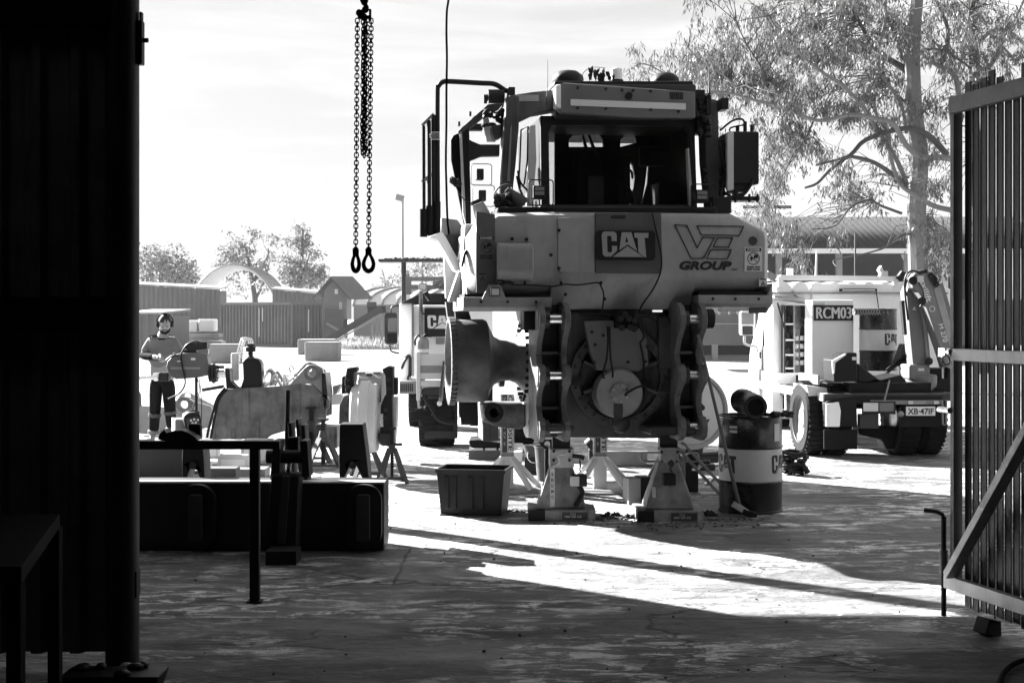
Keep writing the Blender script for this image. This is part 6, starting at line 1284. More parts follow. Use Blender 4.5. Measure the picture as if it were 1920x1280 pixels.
# ---------- left hand service truck, partly hidden ----------
def truck_l():
    q=Fr((at(830,0,19.4).x,19.4,0),2); T=frthing(q,'service_truck','white service truck with fire extinguisher parked behind the axle housing','truck')
    BX=MATS['truck_white']; UN=MATS['under_black']; X=lambda a,l=0: q(a,600,l).x; Z=lambda b,l=0: q(830,b,l).z
    zt=Z(572); MB().box(X(772),X(1020),.0,2.5,Z(710),zt).build('body_box',BX,T,bev=.02); MB().box(X(749,.9),X(775,.9),.9,4.6,Z(735),q(760,568,.9).z).build('cab_side',BX,T,bev=.03)
    MB().prism([(X(752,.6),Z(568)),(X(790,.6),Z(549)),(X(1000,.6),Z(549)),(X(1000,.6),Z(569))],'y',.3,2.6).build('roof_cover',BLKM,T,bev=.01)
    MB().box(X(772),X(776),-.02,0,Z(705),zt).build('corner_trim',GALV,T); MB().box(X(786),X(793),-.08,-.02,Z(632),Z(545)).build('lamp_post',GALV,T,bev=.004)
    l=rect(q,785,800,531,544,-.2,-.08).build('work_lamp',GALV,T,bev=.01); rect(q,787,798,532.5,542,-.205,-.2).build('lens',PALE,l)
    MB().tube([q(798,548,-.05),q(807,562,-.05)],.035,8).build('lamp_strut',BLKM,T); MB().curve([q(a,b,-.1) for a,b in ((790,560),(789,575),(793,588),(797,587))],.009).build('lamp_lead',BLACK,T)
    p=rect(q,796,842,577,631,-.02,0).build('logo_board',INK,T); a,b=q(801,591,-.023),q(853,616,-.023); cat_logo(p,a.x,b.x,b.z,a.z,-.023,WHITE,INK)
    rect(q,817,834,633,645,-.01,0).build('data_sticker',GALV,T)
    e=frthing(q,'fire_extinguisher','fire extinguisher with pale band standing on the rear step of the left truck','extinguisher'); c=q(793,664,-.2); c.z=q(793,664,-.2).z; e.location=q.O+V((c.x,-.2,c.z))
    h=q(793,640,-.2).z-c.z; MB().lathe((0,0,0),(0,0,1),[(0,.082),(.01,.088),(h,.088),(h+.04,.07),(h+.06,.03),(h+.08,.02)],24).build('cylinder',GALV,e); MB().lathe((0,0,.02),(0,0,1),[(0,.0885),(.05,.0885)],24,close=False).build('label_band',WHITE,e); mb=MB(); mb.curve([(.0,0,h+.06),(.06,0,h+.1),(.12,0,h+.06)],.01); mb.curve([(0,0,h+.06),(-.06,0,h+.08),(-.1,0,h+.02),(-.1,0,-.05+h)],.012); mb.box(-.03,.1,-.01,.01,h+.06,h+.08); mb.build('valve',BLKM,e)
    # rear step frame
    rs=mat('step_paint',.55,.5,dirt=.3,dv=.3); MB().box(X(781,-.25),X(788,-.25),-.3,-.2,q(0,752,-.25).z,q(0,660,-.25).z).build('step_post',rs,T,bev=.004)
    for y0,y1,m in ((664,686,rs),(686,700,GALV),(700,712,rs),(714,726,rs)): MB().box(X(787,-.25),X(835,-.25),-.28,-.22,q(0,y1,-.25).z,q(0,y0,-.25).z).build('step_panel',m,T,bev=.004)
    rect(q,789,806,716,723,-.3,-.28).build('maker_plate',PALE,T); rect(q,790,832,726,740,-.25,-.1).build('rubber_buffer',DGREY,T,bev=.03)
    MB().prism([(q(a,b,-.35).x,q(a,b,-.35).z) for a,b in ((830,676),(836,674),(830,752),(822,752))],'y',-.37,-.33).build('lamp_strip',GALV,T,bev=.004); mb=MB()
    for i in range(16): c=q(832-i*.45,680+i*4.2,-.375); mb.box(c.x-.014,c.x+.014,-.378,-.37,c.z-.01,c.z+.01)
    mb.build('lamp_diodes',INK,T); MB().sph(q(824,756,-.35),.035).build('end_lamp',WHITE,T)
    MB().lathe(q(786,776,-.3),(0,1,0),[(0,.075),(.04,.075)],24).build('jockey_wheel',RUBBER,T); MB().bar(q(784,750,-.28),q(786,775,-.28),.03,.03).build('wheel_leg',STEEL,T); mb=MB()
    for i in range(12): mb.sph(q(rng.uniform(786,800),rng.uniform(742,770),-.2),rng.uniform(.015,.04),7,4)
    mb.curve([q(a,b,-.25) for a,b in ((795,745),(810,768),(820,785),(840,793),(855,793))],.018); mb.curve([q(a,b,-.25) for a,b in ((800,750),(812,765),(810,780))],.012); mb.build('coupling',BLKM,T)
    mb=MB(); mb.curve([q(a,b,.85) for a,b in ((753,691),(758,678),(766,667),(769,675),(768,706))],.022); mb.curve([q(a,b,.85) for a,b in ((770,670),(771,700),(765,707),(768,730))],.014); mb.build('air_line',BLACK,T)
    rect(q,749,780,714,738,.6,1.0).build('step_guard',GALV,T); mb=MB()
    for i in range(7): MB; mb.box(X(751+3.5*i,.59),X(753+3.5*i,.59),.585,.6,q(0,735,.59).z,q(0,720,.59).z)
    mb.build('step_grille',INK,T)
    m=MB().prism(rrect(q(721,0,3.2).x,q(746,0,3.2).x,q(0,646,3.2).z,q(0,586,3.2).z,.05,3),'y',3.15,3.25).build('mirror_shell',BLKM,T,bev=.01); rect(q,727,744,596,622,3.13,3.15).build('mirror_glass',MATS['mirror_glass'],m); rect(q,727,744,626,642,3.13,3.15).build('convex_glass',mat('dark_mirror',.1,.1,1),m)
    mb=MB(); mb.curve([q(a,b,3.2) for a,b in ((733,587),(735,576),(745,573),(755,572))],.015); mb.curve([q(a,b,3.2) for a,b in ((731,646),(733,657),(742,661),(755,662))],.015); mb.build('mirror_arm',BLKM,m)
    # upper rack
    for z in (523,538): MB().bar(q(764,z,.6),q(850,z,.6),.05,.06).build('rack_bar',GALV,T)
    MB().bar(q(766,518,.6),q(766,552,.6),.08,.06).build('rack_post',GALV,T); mb=MB()
    for i in range(14): mb.sph(q(rng.uniform(812,835),rng.uniform(527,540),.6),rng.uniform(.02,.05),7,4)
    mb.curve([q(a,b,.6) for a,b in ((800,545),(815,532),(830,528),(845,535))],.02); mb.build('rack_load',GALV,T)
    wheel(T,(X(803),.45,.45),.45,.27); wheel(T,(X(834),.45,.45),.45,.27); wheel(T,(X(985),.45,.45),.45,.27); wheel(T,(X(782,4),4,.45),.45,.26)
    rect(q,796,858,742,822,.05,.1).build('mudflap',mat('mudflap_dark',.03,.7,dirt=.6,dv=.1),T,bev=.02); MB().box(X(860),X(975),.1,4.5,.45,.95).build('chassis',UN,T); mb=MB()
    for i in range(18): mb.box(X(rng.uniform(860,895)),X(rng.uniform(862,900)),.0,.3,rng.uniform(.3,.5),rng.uniform(.6,.9))
    mb.build('running_gear',UN,T,bev=.01)
    # things seen between the tank and the axle housing
    mb=MB(); mb.curve([q(a,b,-.6) for a,b in ((945,590),(943,610),(948,630),(958,642),(970,628),(982,600))],.02); mb.curve([q(a,b,-.6) for a,b in ((950,588),(958,600),(962,618),(955,635))],.014); mb.build('hoses',GALV,T); MB().box(X(963,-.5),X(975,-.5),-.6,-.5,Z(760),Z(585)).build('rear_post',BX,T); MB().box(X(925,-.5),X(942,-.5),-.6,-.5,Z(640),Z(585)).build('rear_bracket',UN,T); rect(q,948,962,585,606,-.7,-.6).build('manifold',UN,T,bev=.01)
truck_l()
# ---------- background ----------
def corr_box(px0,px1,top0,top1,D,depth,label,name='shed_building',v=.2,zt=None,pitch=.3,cat='shed',yaw=0,gable=False):
    q=Fr((at(px0,0,D).x,D,0),yaw); T=frthing(q,name,label,cat); x1=q(px1,0,0).x; z0=q(px0,top0,0).z; z1=q(px1,top1,0).z
    m=mat('far_sheet_%d'%int(v*100),v,.6,dirt=.3,dv=v*.6,ds=.6,streak=.2)
    L_=x1; mb=MB(); n=max(2,int(L_/pitch)); vs=[];fs=[]
    for i in range(n*4+1):
        t=i/(n*4); h=[0,0,.06,.06][i%4]; x=L_*t; z=z0+(z1-z0)*t; vs+=[(x,-h,0),(x,-h,z)]
    for i in range(n*4): fs.append((2*i,2*i+2,2*i+3,2*i+1))
    mb.add(vs,fs); mb.prism([(0,0.05),(L_,0.05),(L_,depth),(0,depth)],'z',0,min(z0,z1)-.05); mb.build('wall',m,T)
    MB().add([(-.1,-.15,z0+.03),(L_+.1,-.15,z1+.03),(L_+.1,depth,z1+.2),(-.1,depth,z0+.2),(-.1,-.15,z0+.1),(L_+.1,-.15,z1+.1),(L_+.1,depth,z1+.28),(-.1,depth,z0+.28)],[(0,1,2,3),(4,7,6,5),(0,4,5,1),(1,5,6,2),(2,6,7,3),(3,7,4,0)]).build('roof',GALV,T)
    return q,T
corr_box(200,413,532,543,92,2,'long corrugated shed wall behind the worker')
corr_box(511,612,543,552,100,2,'lower corrugated shed behind the shipping container',v=.17)
corr_box(225,296,590,590,62,6,'small low shed at the left edge behind the worker',v=.2)
def container():
    s=2667/82; q=Fr((at(547,0,82).x,82,0),0); T=thing('shipping_container',(at(547,0,82).x,82,0),'dull ribbed shipping container standing across the yard','container',yaw=0)
    th=R(37); ex=V((-math.cos(th),math.sin(th),0)); ey=V((math.sin(th),math.cos(th),0)); m=mat('container_paint',.18,.5,dirt=.5,dv=.07,ds=.8,streak=.5); h=2.6
    def side(d,L_,nm,n):
        vs=[];fs=[];nr=V((d.y,-d.x,0)); nr=nr if nr.y<0 else -nr; N_=n*4
        for i in range(N_+1):
            off=[0,0,-.12,-.12][i%4]; p=d*(L_*i/N_)+nr*off; vs+=[(p.x,p.y,.15),(p.x,p.y,h-.1)]
        for i in range(N_): fs.append((2*i,2*i+2,2*i+3,2*i+1))
        MB().add(vs,fs).build(nm,m,T)
    side(ex,6.06,'side_wall',22); side(ey,2.44,'end_wall',8)
    a,b=ex*6.06,ey*2.44
    MB().prism([(0,0),(a.x,a.y),(a.x+b.x,a.y+b.y),(b.x,b.y)],'z',h-.08,h-.02).build('roof',m,T); mb=MB()
    for u,v in ((V((0,0,0)),a),(V((0,0,0)),b),(a,a+b),(b,a+b)):
        for z in (.08,h-.06): mb.bar(u+V((0,0,z)),v+V((0,0,z)),.12,.16)
    mb.build('frame_rail',m,T); 
    for u in (V((0,0,0)),a,b,a+b): MB().bar(u+V((0,0,0)),u+V((0,0,h)),.14,.14).build('corner_post',m,T)
    mb=MB(); p=ex*2.7+V((.0,-.08,0)); mb.box(p.x-.02,p.x+.02,p.y-.03,p.y,.6,2.3); p=ex*2.4+V((0,-.08,0)); mb.box(p.x-.02,p.x+.02,p.y-.03,p.y,1.5,2.3); p=ey*1.3+V((.05,-.08,0)); mb.box(p.x-.03,p.x+.03,p.y-.03,p.y,.9,2.2); mb.build('locking_bar',PALE,T)
container()
def blocks():
    def blk(px0,px1,py0,py1,label,yaw=0,d=1.0):
        D=EYE*F/(py1-593); o=at(px0,0,D); w=(px1-px0)/F*D; h=(py1-py0)/F*D
        ob=MB().box(0,w,0,d,0,h).build('concrete_block',CONC,bev=.06,seg=3); ob.location=(o.x,D,0); ob.rotation_euler=(0,0,R(yaw)); tag(ob,label,'concrete block','concrete blocks in the yard')
    blk(390,449,645,681,'concrete block directly behind the boring machine',4); blk(571,634,641,677,'nearer concrete block of the pair right of the container',-2); blk(558,628,636,665,'further concrete block half hidden by the one in front',3,1.5)
    # crates of white bags on pallets
    for i,(a,b,t,bt) in enumerate(((340,371,600,622),(371,402,598,621))):
        D=70; q=Fr((at(a,0,D).x,D,0),0); T=frthing(q,'bulk_container',['left','right'][i]+' white bulk liquid tank stacked on pallets behind the worker','liquid tank'); x1=q(b,0,0).x
        MB().box(.03,x1-.03,0,1.,q(0,bt,0).z,q(0,t,0).z).build('tank',WHITE,T,bev=.06); mb=MB()
        for k in range(6): mb.box(x1*k/5-.015,x1*k/5+.015,-.03,0,q(0,bt,0).z,q(0,t,0).z)
        for k in range(4): z=q(0,bt,0).z+(q(0,t,0).z-q(0,bt,0).z)*k/3; mb.box(0,x1,-.03,0,z-.012,z+.012)
        mb.build('cage',WHITE,T); MB().box(0,x1,-.05,1,0,q(0,bt+2,0).z).build('pallet_stack',mat('far_timber',.12,.8,dirt=.5),T,bev=.05)
    for i,(a,b,t,bt) in enumerate(((342,410,622,636),(350,415,637,652))):
        D=[69,66][i]; o=at(a,0,D); o.z=0; w=(b-a)/F*D; h=max(.25,at(0,t,D).z); ob=MB()
        for k in range(4): ob.box(0,w,0,1,k*h/4,k*h/4+h/6)
        ob.box(.2,w-.2,.1,.9,0,h*.9); ob=ob.build('timber_stack',GALV); ob.location=o; tag(ob,['stack of pale sleepers under the white tanks','lower stack of sleepers in front of the white tanks'][i],'timber stack')
    # grass bank
blocks()
def hut():
    D=88; q=Fr((at(640,0,D).x,D,0),0); T=frthing(q,'control_hut','raised gabled hut above the conveyor hopper','hut'); P=lambda a,b,l=0: q(a,b,l)
    g=mat('hut_wall',.35,.6,dirt=.4,dv=.1,ds=.8); r=mat('hut_roof',.12,.6,dirt=.3)
    MB().prism([(P(608,557).x,P(0,598).z),(P(650,557).x,P(0,598).z),(P(650,557).x,P(0,553).z),(P(620,520).x,P(0,523).z),(P(608,557).x,P(0,540).z)],'y',0,2.6).build('wall',g,T)
    for pts in (((620,518,-.6),(586,558,-.6),(626,557,3),(661,518,3)), ((620,518,-.6),(655,558,-.6),(698,557,3),(661,518,3))):
        vs=[P(*p) for p in pts]; MB().add(vs+[v-V((0,0,.12)) for v in vs],[(0,1,2,3),(4,7,6,5),(0,4,5,1),(1,5,6,2),(2,6,7,3),(3,7,4,0)]).build('roof',r,T)
    MB().box(P(628,0).x,P(634,0).x,-.12,0,P(0,551).z,P(0,542).z).build('window',WHITE,T); MB().box(P(636,0).x,P(641,0).x,-.05,0,P(0,592).z,P(0,566).z).build('door',PALE,T)
    for x in (612,648): MB().box(P(x,0).x-.1,P(x,0).x+.1,0,.2,0,P(0,598).z).build('leg',DGREY,T)
    hb=mat('hopper',.14,.6,dirt=.4); MB().prism([(P(611,0).x,P(0,580).z),(P(644,0).x,P(0,580).z),(P(644,0).x,P(0,612).z),(P(632,0).x,P(0,634).z),(P(612,0).x,P(0,634).z)],'y',-.6,1.5).build('hopper',hb,T); MB().bar(P(612,606,-.62),P(640,622,-.62),.1,.15).build('hopper_brace',GALV,T)
    q=Fr((at(690,0,80).x,80,0),0); T=frthing(q,'conveyor','inclined conveyor running up from the hopper','conveyor'); a,b=q(612,640,0),q(716,578,0); a.z=max(a.z,.4)
    MB().bar(a,b,.8,.35).build('belt_frame',DGREY,T); MB().bar(a+V((0,-.6,-.35)),b+V((0,-.6,-.35)),.1,.1).build('lower_rail',GALV,T); MB().bar(q(690,582,0),q(724,580,0),.5,.4).build('head_section',BLKM,T); MB().obb(q(697,572,0),(.5,.4,.35)).build('drive_motor',RUST,T)
    for x in (698,714): MB().bar(q(x,584,0),V((q(x+(3 if x>700 else -2),0,0).x,0,0)),.12,.12).build('leg',GALV,T)
    MB().bar(q(700,590,0),V((q(714,0,0).x,0,.3)),.07,.07).build('cross_brace',GALV,T); MB().bar(q(712,592,0),V((q(700,0,0).x,0,.3)),.07,.07).build('cross_brace',GALV,T)
    ob=MB()
    for i in range(4): ob.bar((at(515+12*i,0,95).x,95,at(0,570,95).z),(at(523+12*i,0,95).x,95,at(0,562,95).z),.06,.06)
hut()
def domes():
    def arch(px0,px1,top,base,D,depth,label,v,nr=5,rot=0,solid=False):
        cx=at((px0+px1)/2,0,D).x; r=(px1-px0)/2/F*D; zt=at(0,top,D).z; zb=0; T=thing('arched_shelter',(cx,D,0),label,'shelter',yaw=rot); m=mat('fabric_%d'%int(v*100),v,.6); n=28; hh=zt
        for t,dy in (((1,0),) if solid else ((1,0),)):
            vs=[];fs=[]; K=nr*2
            for j in range(K+1):
                k=1-(.03 if j%2 else 0)
                for i in range(n+1):
                    a=math.pi*i/n; vs.append((r*k*math.cos(a),depth*j/K,hh*k*math.sin(a)**.9))
            for j in range(K):
                for i in range(n): fs.append((j*(n+1)+i,j*(n+1)+i+1,(j+1)*(n+1)+i+1,(j+1)*(n+1)+i))
            o=MB().add(vs,fs).build('fabric_skin',m,T); s=o.modifiers.new('s','SOLIDIFY'); s.thickness=.08
        for j in range(nr+1):
            MB().tube([(r*math.cos(math.pi*i/n),depth*j/nr,hh*math.sin(math.pi*i/n)**.9) for i in range(n+1)],.07,6).build('rib',GALV,T)
        if solid: MB().prism([(r*.97*math.cos(math.pi*i/n),hh*.97*math.sin(math.pi*i/n)**.9) for i in range(n+1)],'y',.2,.4).build('end_wall',m,T)
    arch(345,530,496,0,112,6,'open arched fabric shelter rising behind the corrugated sheds',.5)
    D=100; q=Fr((at(663,0,D).x,D,0),0); T=frthing(q,'barrel_roof_shed','long pale barrel roofed shed behind the conveyor','shed'); L_=q(880,0,0).x; ze=q(0,572,0).z; zr=q(0,540,6).z; ft=mat('fabric_pale',.62,.6,dirt=.3,dv=.4,ds=.4)
    pf=[(6-6*math.cos(math.pi/2*i/8),ze+(zr-ze)*math.sin(math.pi/2*i/8)) for i in range(9)]
    MB().prism(pf+[(12,ze)],'x',0,L_).build('roof_skin',ft,T)
    for k in range(9): x=L_*k/8; MB().tube([(x+.35*y,y-.05,z+.06) for y,z in pf],.09,6).build('rib',GALV,T)
    MB().box(0,L_,.05,11.9,0,ze).build('wall',mat('far_sheet_30',.3,.6),T); MB().box(-.1,L_,-.02,.1,ze-.08,ze+.04).build('eave_beam',GALV,T)
domes()
def posts():
    D=60; T=thing('light_pole',(at(755,0,D).x,D,0),'thin light pole with one flood lamp left of the bulldozer rails','light pole'); zt=at(0,372,D).z
    MB().tube([(0,0,0),(0,0,zt)],[.07,.04],8).build('pole',GALV,T); MB().obb((-.12,0,zt+.02),(.35,.3,.25),Matrix.Rotation(R(15),3,'Y')).build('lamp_head',GALV,T,bev=.02)
    D=40; T=thing('pole_canopy',(at(757,0,D).x,D,0),'flat canopy bar on a dark post above the left truck','canopy'); z=at(0,488,D).z
    MB().box(at(712,0,D).x-T.location.x,at(835,0,D).x-T.location.x,-.4,.4,z-.05,z+.02).build('canopy_board',mat('far_dark',.05,.8,dirt=.4),T); MB().cyl((0,0,0),(0,0,z),.07,n=12).build('post',MATS['far_dark'],T); MB().box(at(756,0,D).x-T.location.x+1.0,at(836,0,D).x-T.location.x,-.02,.02,at(0,500,D).z,at(0,499,D).z).build('wire',GALV,T)
    mb=MB()
    for i in range(60): x=rng.uniform(at(722,0,D).x,at(835,0,D).x)-T.location.x; mb.sph((x,rng.uniform(-.3,.3),z+.03),(rng.uniform(.03,.09),.05,rng.uniform(.02,.06)),6,4)
    mb.build('leaf_litter',MATS['far_dark'],T)
    D=70; T=thing('power_pole',(at(1438,0,D).x,D,0),'timber power pole rising between the oil tank and the far roof','pole'); zt=at(0,372,D).z; MB().cyl((0,0,0),(0,0,zt),.15,.12,n=12).build('pole',WOOD,T); MB().box(-1.2,1.2,-.05,.05,zt-.5,zt-.35).build('cross_arm',WOOD,T)
    q=Fr((at(1350,0,47).x,47,0),0); T=frthing(q,'steel_tank','long grey steel tank wall standing beyond the right mirror','tank'); rect(q,1295,1400,586,646,0,2.5).build('tank_wall',mat('tank_grey',.16,.55,dirt=.5,dv=.08,ds=.7,streak=.4),T,bev=.03); rect(q,1295,1400,606,608,-.05,0).build('seam',GALV,T)
    for x in (1333,1347,1366,1382): rect(q,x,x+4,584,590,-.05,0).build('lug',GALV,T)
posts()
def far_building():
    D=58; q=Fr((at(1300,0,D).x,D,0),0); T=frthing(q,'open_barn','long open fronted shed with a low metal roof behind the right truck','shed'); X=lambda a:q(a,0,0).x; Z=lambda b:q(0,b,0).z; m=mat('barn_roof',.06,.95,0,spec=.05,dirt=.4,dv=.07,ds=.5,streak=.2)
    mb=MB(); x0,x1=X(1250),X(1980); n=60; vs=[];fs=[]; ze=Z(466); zr=at(0,407,D+5).z
    for i in range(n*4+1):
        x=x0+(x1-x0)*i/(n*4); h=[0,0,.02,.02][i%4]; vs+=[(x,-.4,ze+h),(x,5,zr+h)]
    for i in range(n*4): fs.append((2*i,2*i+2,2*i+3,2*i+1))
    mb.add(vs,fs).build('roof',m,T).modifiers.new('s','SOLIDIFY').thickness=.05
    MB().box(x0,x1,-.5,-.38,Z(476),Z(467)).build('gutter',WHITE,T); wm=mat('barn_wall',.05,.7,dirt=.4,dv=.02); MB().box(x0,x1,8.5,8.8,0,ze+.3).build('back_wall',wm,T); MB().box(x0-.1,x0,0,8.8,0,ze).build('side_wall',wm,T); MB().box(x0,x1,.0,.1,Z(560)-1.9,Z(525)-.8).build('low_wall',mat('low_wall',.2,.7,dirt=.4),T)
    for a in (1340,1460,1573,1700,1820): MB().box(X(a)-.12,X(a)+.12,-.1,.1,0,ze).build('post',GALV,T)
    MB().bar((X(1692),0,Z(477)),(X(1705),0,Z(502)),.1,.12).build('knee_brace',PALE,T)
    MB().box(X(1735),X(1780),.15,.3,0,Z(470)).build('pale_panel',PALE,T)
    # nearer end wall seen behind crane
far_building()
# ---------- trees ----------
def leaves(name, pts, dirs, size, m, parent, width=.16, droop=1.):
    """one long narrow leaf (two triangles, slightly folded) at every point"""
    n=len(pts); d=dirs/np.linalg.norm(dirs,axis=1)[:,None]; rnd=rng.normal(size=(n,3)); s=np.cross(d,rnd); s/=np.linalg.norm(s,axis=1)[:,None]+1e-9
    L_=size*rng.uniform(.65,1.3,n)[:,None]; w=L_*width; nn=np.cross(d,s)
    v=np.empty((n,4,3)); v[:,0]=pts; v[:,1]=pts+d*L_*.45+s*w*.5+nn*w*.15; v[:,2]=pts+d*L_; v[:,3]=pts+d*L_*.45-s*w*.5+nn*w*.15
    me=bpy.data.meshes.new(name); me.vertices.add(n*4); me.vertices.foreach_set('co',v.ravel()); me.loops.add(n*4); me.loops.foreach_set('vertex_index',np.arange(n*4)); me.polygons.add(n); me.polygons.foreach_set('loop_start',np.arange(n)*4); me.polygons.foreach_set('loop_total',np.full(n,4)); me.update(calc_edges=True); me.materials.append(m)
    o=bpy.data.objects.new(name,me); COL.objects.link(o); o.parent=parent; return o
LEAF=leafmat('gum_leaf',.08,.4); FLEAF=leafmat('far_leaf',.2,.45); BARKP=mat('pale_bark',.24,.8,dirt=.6,dv=.12,ds=1.2,bump=.3,stretch=(1,1,.25),streak=.4); BARKD=mat('dark_bark',.07,.85,dirt=.5,dv=.16,ds=2,bump=.4,stretch=(1,1,.3))  # far leaves coloured paler in place of thicker haze
def big_gum():
    D0=34.; O=at(1722,0,D0); O.z=0; T=thing('gum_tree',O,'tall pale gum tree with drooping leaves rising behind the right truck','tree')
    tw=[]   # twig starts
    def limb(pts,r0,r1,m=BARKP,dz=0.,nm='limb',twigs=True,par=None,dy=None):
        n=len(pts); P=[at(a,b,D0+(dy[i] if dy else dz*i/(n-1))) for i,(a,b) in enumerate(pts)]; P=[p+V((rng.normal()*.04,0,rng.normal()*.03)) if 0<i<n-1 else p for i,p in enumerate(P)]
        S_=spline(P,5); k=len(S_); o=MB().tube([p-O for p in S_],[r0+(r1-r0)*i/(k-1) for i in range(k)],9).build(nm,m,par or T)
        if twigs:
            for i in range(k//3,k): tw.append(S_[i])
        return S_
    limb([(1724,860),(1722,700),(1720,520),(1719,400),(1722,300),(1718,200),(1710,100),(1714,0),(1720,-120),(1705,-260)],.27,.14,BARKP,0,'trunk')
    B=[([(1800,302),(1770,298),(1735,293),(1703,277),(1684,250),(1668,229),(1640,221),(1590,214),(1530,218),(1470,205),(1420,190),(1370,182),(1325,172)],.085,.025,BARKP,-3),
       ([(1790,395),(1755,386),(1715,366),(1690,340),(1676,300),(1664,250),(1650,215),(1640,190)],.075,.03,BARKP,-1),
       ([(1775,290),(1745,258),(1705,240),(1660,250),(1620,268),(1590,290),(1560,325),(1530,345),(1510,352)],.09,.025,BARKD,-2),
       ([(1700,348),(1660,318),(1630,302),(1600,292),(1570,300),(1530,310)],.07,.02,BARKD,-2),
       ([(1700,345),(1680,300),(1650,240),(1620,200),(1580,165),(1550,140),(1510,110),(1470,70),(1440,30)],.07,.02,BARKP,-3),
       ([(1722,150),(1695,128),(1665,112),(1640,85),(1620,55),(1600,20)],.1,.04,BARKD,1),
       ([(1710,140),(1690,110),(1680,70),(1664,40)],.06,.03,BARKD,1),
       ([(1700,250),(1690,200),(1665,160),(1655,130),(1650,90),(1657,30),(1655,-30)],.05,.03,BARKP,-1),
       ([(1800,230),(1790,150),(1765,125),(1745,112),(1725,98)],.09,.04,BARKP,0),
       ([(1763,126),(1774,95),(1776,60),(1765,25),(1750,-10)],.06,.04,BARKD,0),
       ([(1790,150),(1805,110),(1812,60),(1818,20)],.04,.02,BARKP,0),
       ([(1725,102),(1745,95),(1775,95),(1800,110),(1822,130)],.04,.03,BARKD,1),
       ([(1716,210),(1690,185),(1670,160),(1655,140)],.04,.02,BARKD,1),
       ([(1690,400),(1655,382),(1628,378),(1600,392),(1560,420),(1520,430)],.04,.01,BARKD,-2),
       ([(1715,440),(1690,440),(1660,455),(1630,472),(1600,482),(1572,488),(1568,500)],.035,.008,BARKD,-3),
       ([(1400,187),(1380,165),(1350,140),(1320,120),(1290,90)],.03,.01,BARKP,-2),([(1470,200),(1440,170),(1430,130),(1400,80),(1380,40)],.035,.01,BARKD,-2),
       ([(1530,215),(1510,260),(1480,300),(1460,350)],.03,.008,BARKD,-2),([(1340,175),(1300,170),(1250,140),(1210,125),(1185,130)],.025,.006,BARKD,-3)]
    for pts,r0,r1,m,dz in B: limb(pts,r0*.9,r1,m,dz)
    # second, darker trunk to the right
    limb([(1840,700),(1836,400),(1825,240),(1822,150),(1828,60),(1830,-60)],.2,.13,BARKD,2,'trunk')
    for pts in ([(1826,130),(1850,120),(1880,80),(1900,40),(1920,0)],[(1826,90),(1860,60),(1890,60),(1930,90)],[(1905,120),(1880,95),(1860,75),(1840,30)]): limb(pts,.07,.03,BARKP,1)
    # foliage: drooping sprays inside the traced masses (px, py, rx, ry, sprays, depth spread)
    blobs=[(1590,40,150,60,420,3),(1450,60,110,55,300,2.5),(1330,75,55,50,110,2),(1350,120,90,45,190,2),(1230,105,40,32,34,1.5),(1200,130,22,18,14,1),(1400,160,100,45,230,2),(1500,130,100,60,300,2.5),(1600,130,70,70,220,2.5),(1460,235,70,30,90,1.5),
           (1350,255,25,25,8,1),(1455,290,40,45,95,1.5),(1440,350,26,45,60,1.2),(1520,255,60,30,70,2),(1575,350,40,32,70,1),(1630,360,40,26,40,1.5),(1500,190,90,30,110,2),(1590,200,60,26,60,2),(1650,200,40,50,70,2),(1440,410,25,25,22,1),
           (1470,425,28,18,40,1),(1490,445,30,20,44,1),(1512,490,10,26,20,.5),(1560,440,16,16,14,.5),(1700,80,60,70,170,2.5),(1680,220,40,40,60,2),(1740,190,30,60,70,2),(1760,300,26,60,80,2),(1755,420,34,24,90,1.5),(1768,470,20,34,70,1.3),(1715,410,26,16,40,1),(1760,510,16,26,40,1),
           (1770,60,50,60,130,2.5),(1850,40,50,45,120,3),(1900,60,40,60,110,3),(1880,120,40,26,40,2),(1850,150,40,30,40,2),(1800,170,30,40,40,2),(1605,290,60,30,40,2),(1680,285,40,40,40,2),(1780,-30,200,50,200,4),(1500,-30,200,45,200,3)]
    pts=[];dr=[]; sp=[]
    for cx,cy,rx,ry,n,dd in blobs:
        left=int(n*.85)
        while left>0:
            a=rng.uniform(0,6.283); r=math.sqrt(rng.random()); x=cx+rx*r*math.cos(a); y=cy+ry*r*math.sin(a); D1=D0+rng.normal()*dd*.7+.6; m_=int(rng.integers(4,11))
            for _ in range(min(m_,left)): sp.append(at(x+rng.normal()*9,y+rng.normal()*8,D1+rng.normal()*.35))
            left-=m_
    for c in sp:
        az=rng.uniform(0,6.283); L_=rng.uniform(.2,.5); dx=V((math.cos(az)*.6,math.sin(az)*.6,-.75)); k=int(rng.integers(9,17))
        for i in range(k):
            t=i/k; p=c+dx*(L_*t)+V((rng.normal()*.05,rng.normal()*.05,rng.normal()*.04)); pts.append(p-O); dr.append((rng.normal()*.38+dx.x*.3,rng.normal()*.38+dx.y*.3,-1+rng.normal()*.25))
        if rng.random()<.35: tw.append(c)
    leaves('foliage',np.array(pts),np.array(dr),.15,LEAF,T,.19)
    # fine twigs: join foliage to nearest limb points
    tb=MB(); limbs_=[p for p in tw[:400]]
    base=np.array([tuple(p) for p in limbs_])
    for c in sp[::4]:
        c=V(c); dd=((base-np.array(c))**2).sum(1); j=int(dd.argmin()); b=limbs_[j]; 
        if 0.15<(c-b).length<2.6: mid=(b+c)/2+V((rng.normal()*.12,rng.normal()*.1,.12+rng.random()*.15)); tb.tube([b-O,mid-O,c-O],[.014,.008,.004],4)
    tb.build('twigs',BARKD,T)
big_gum()
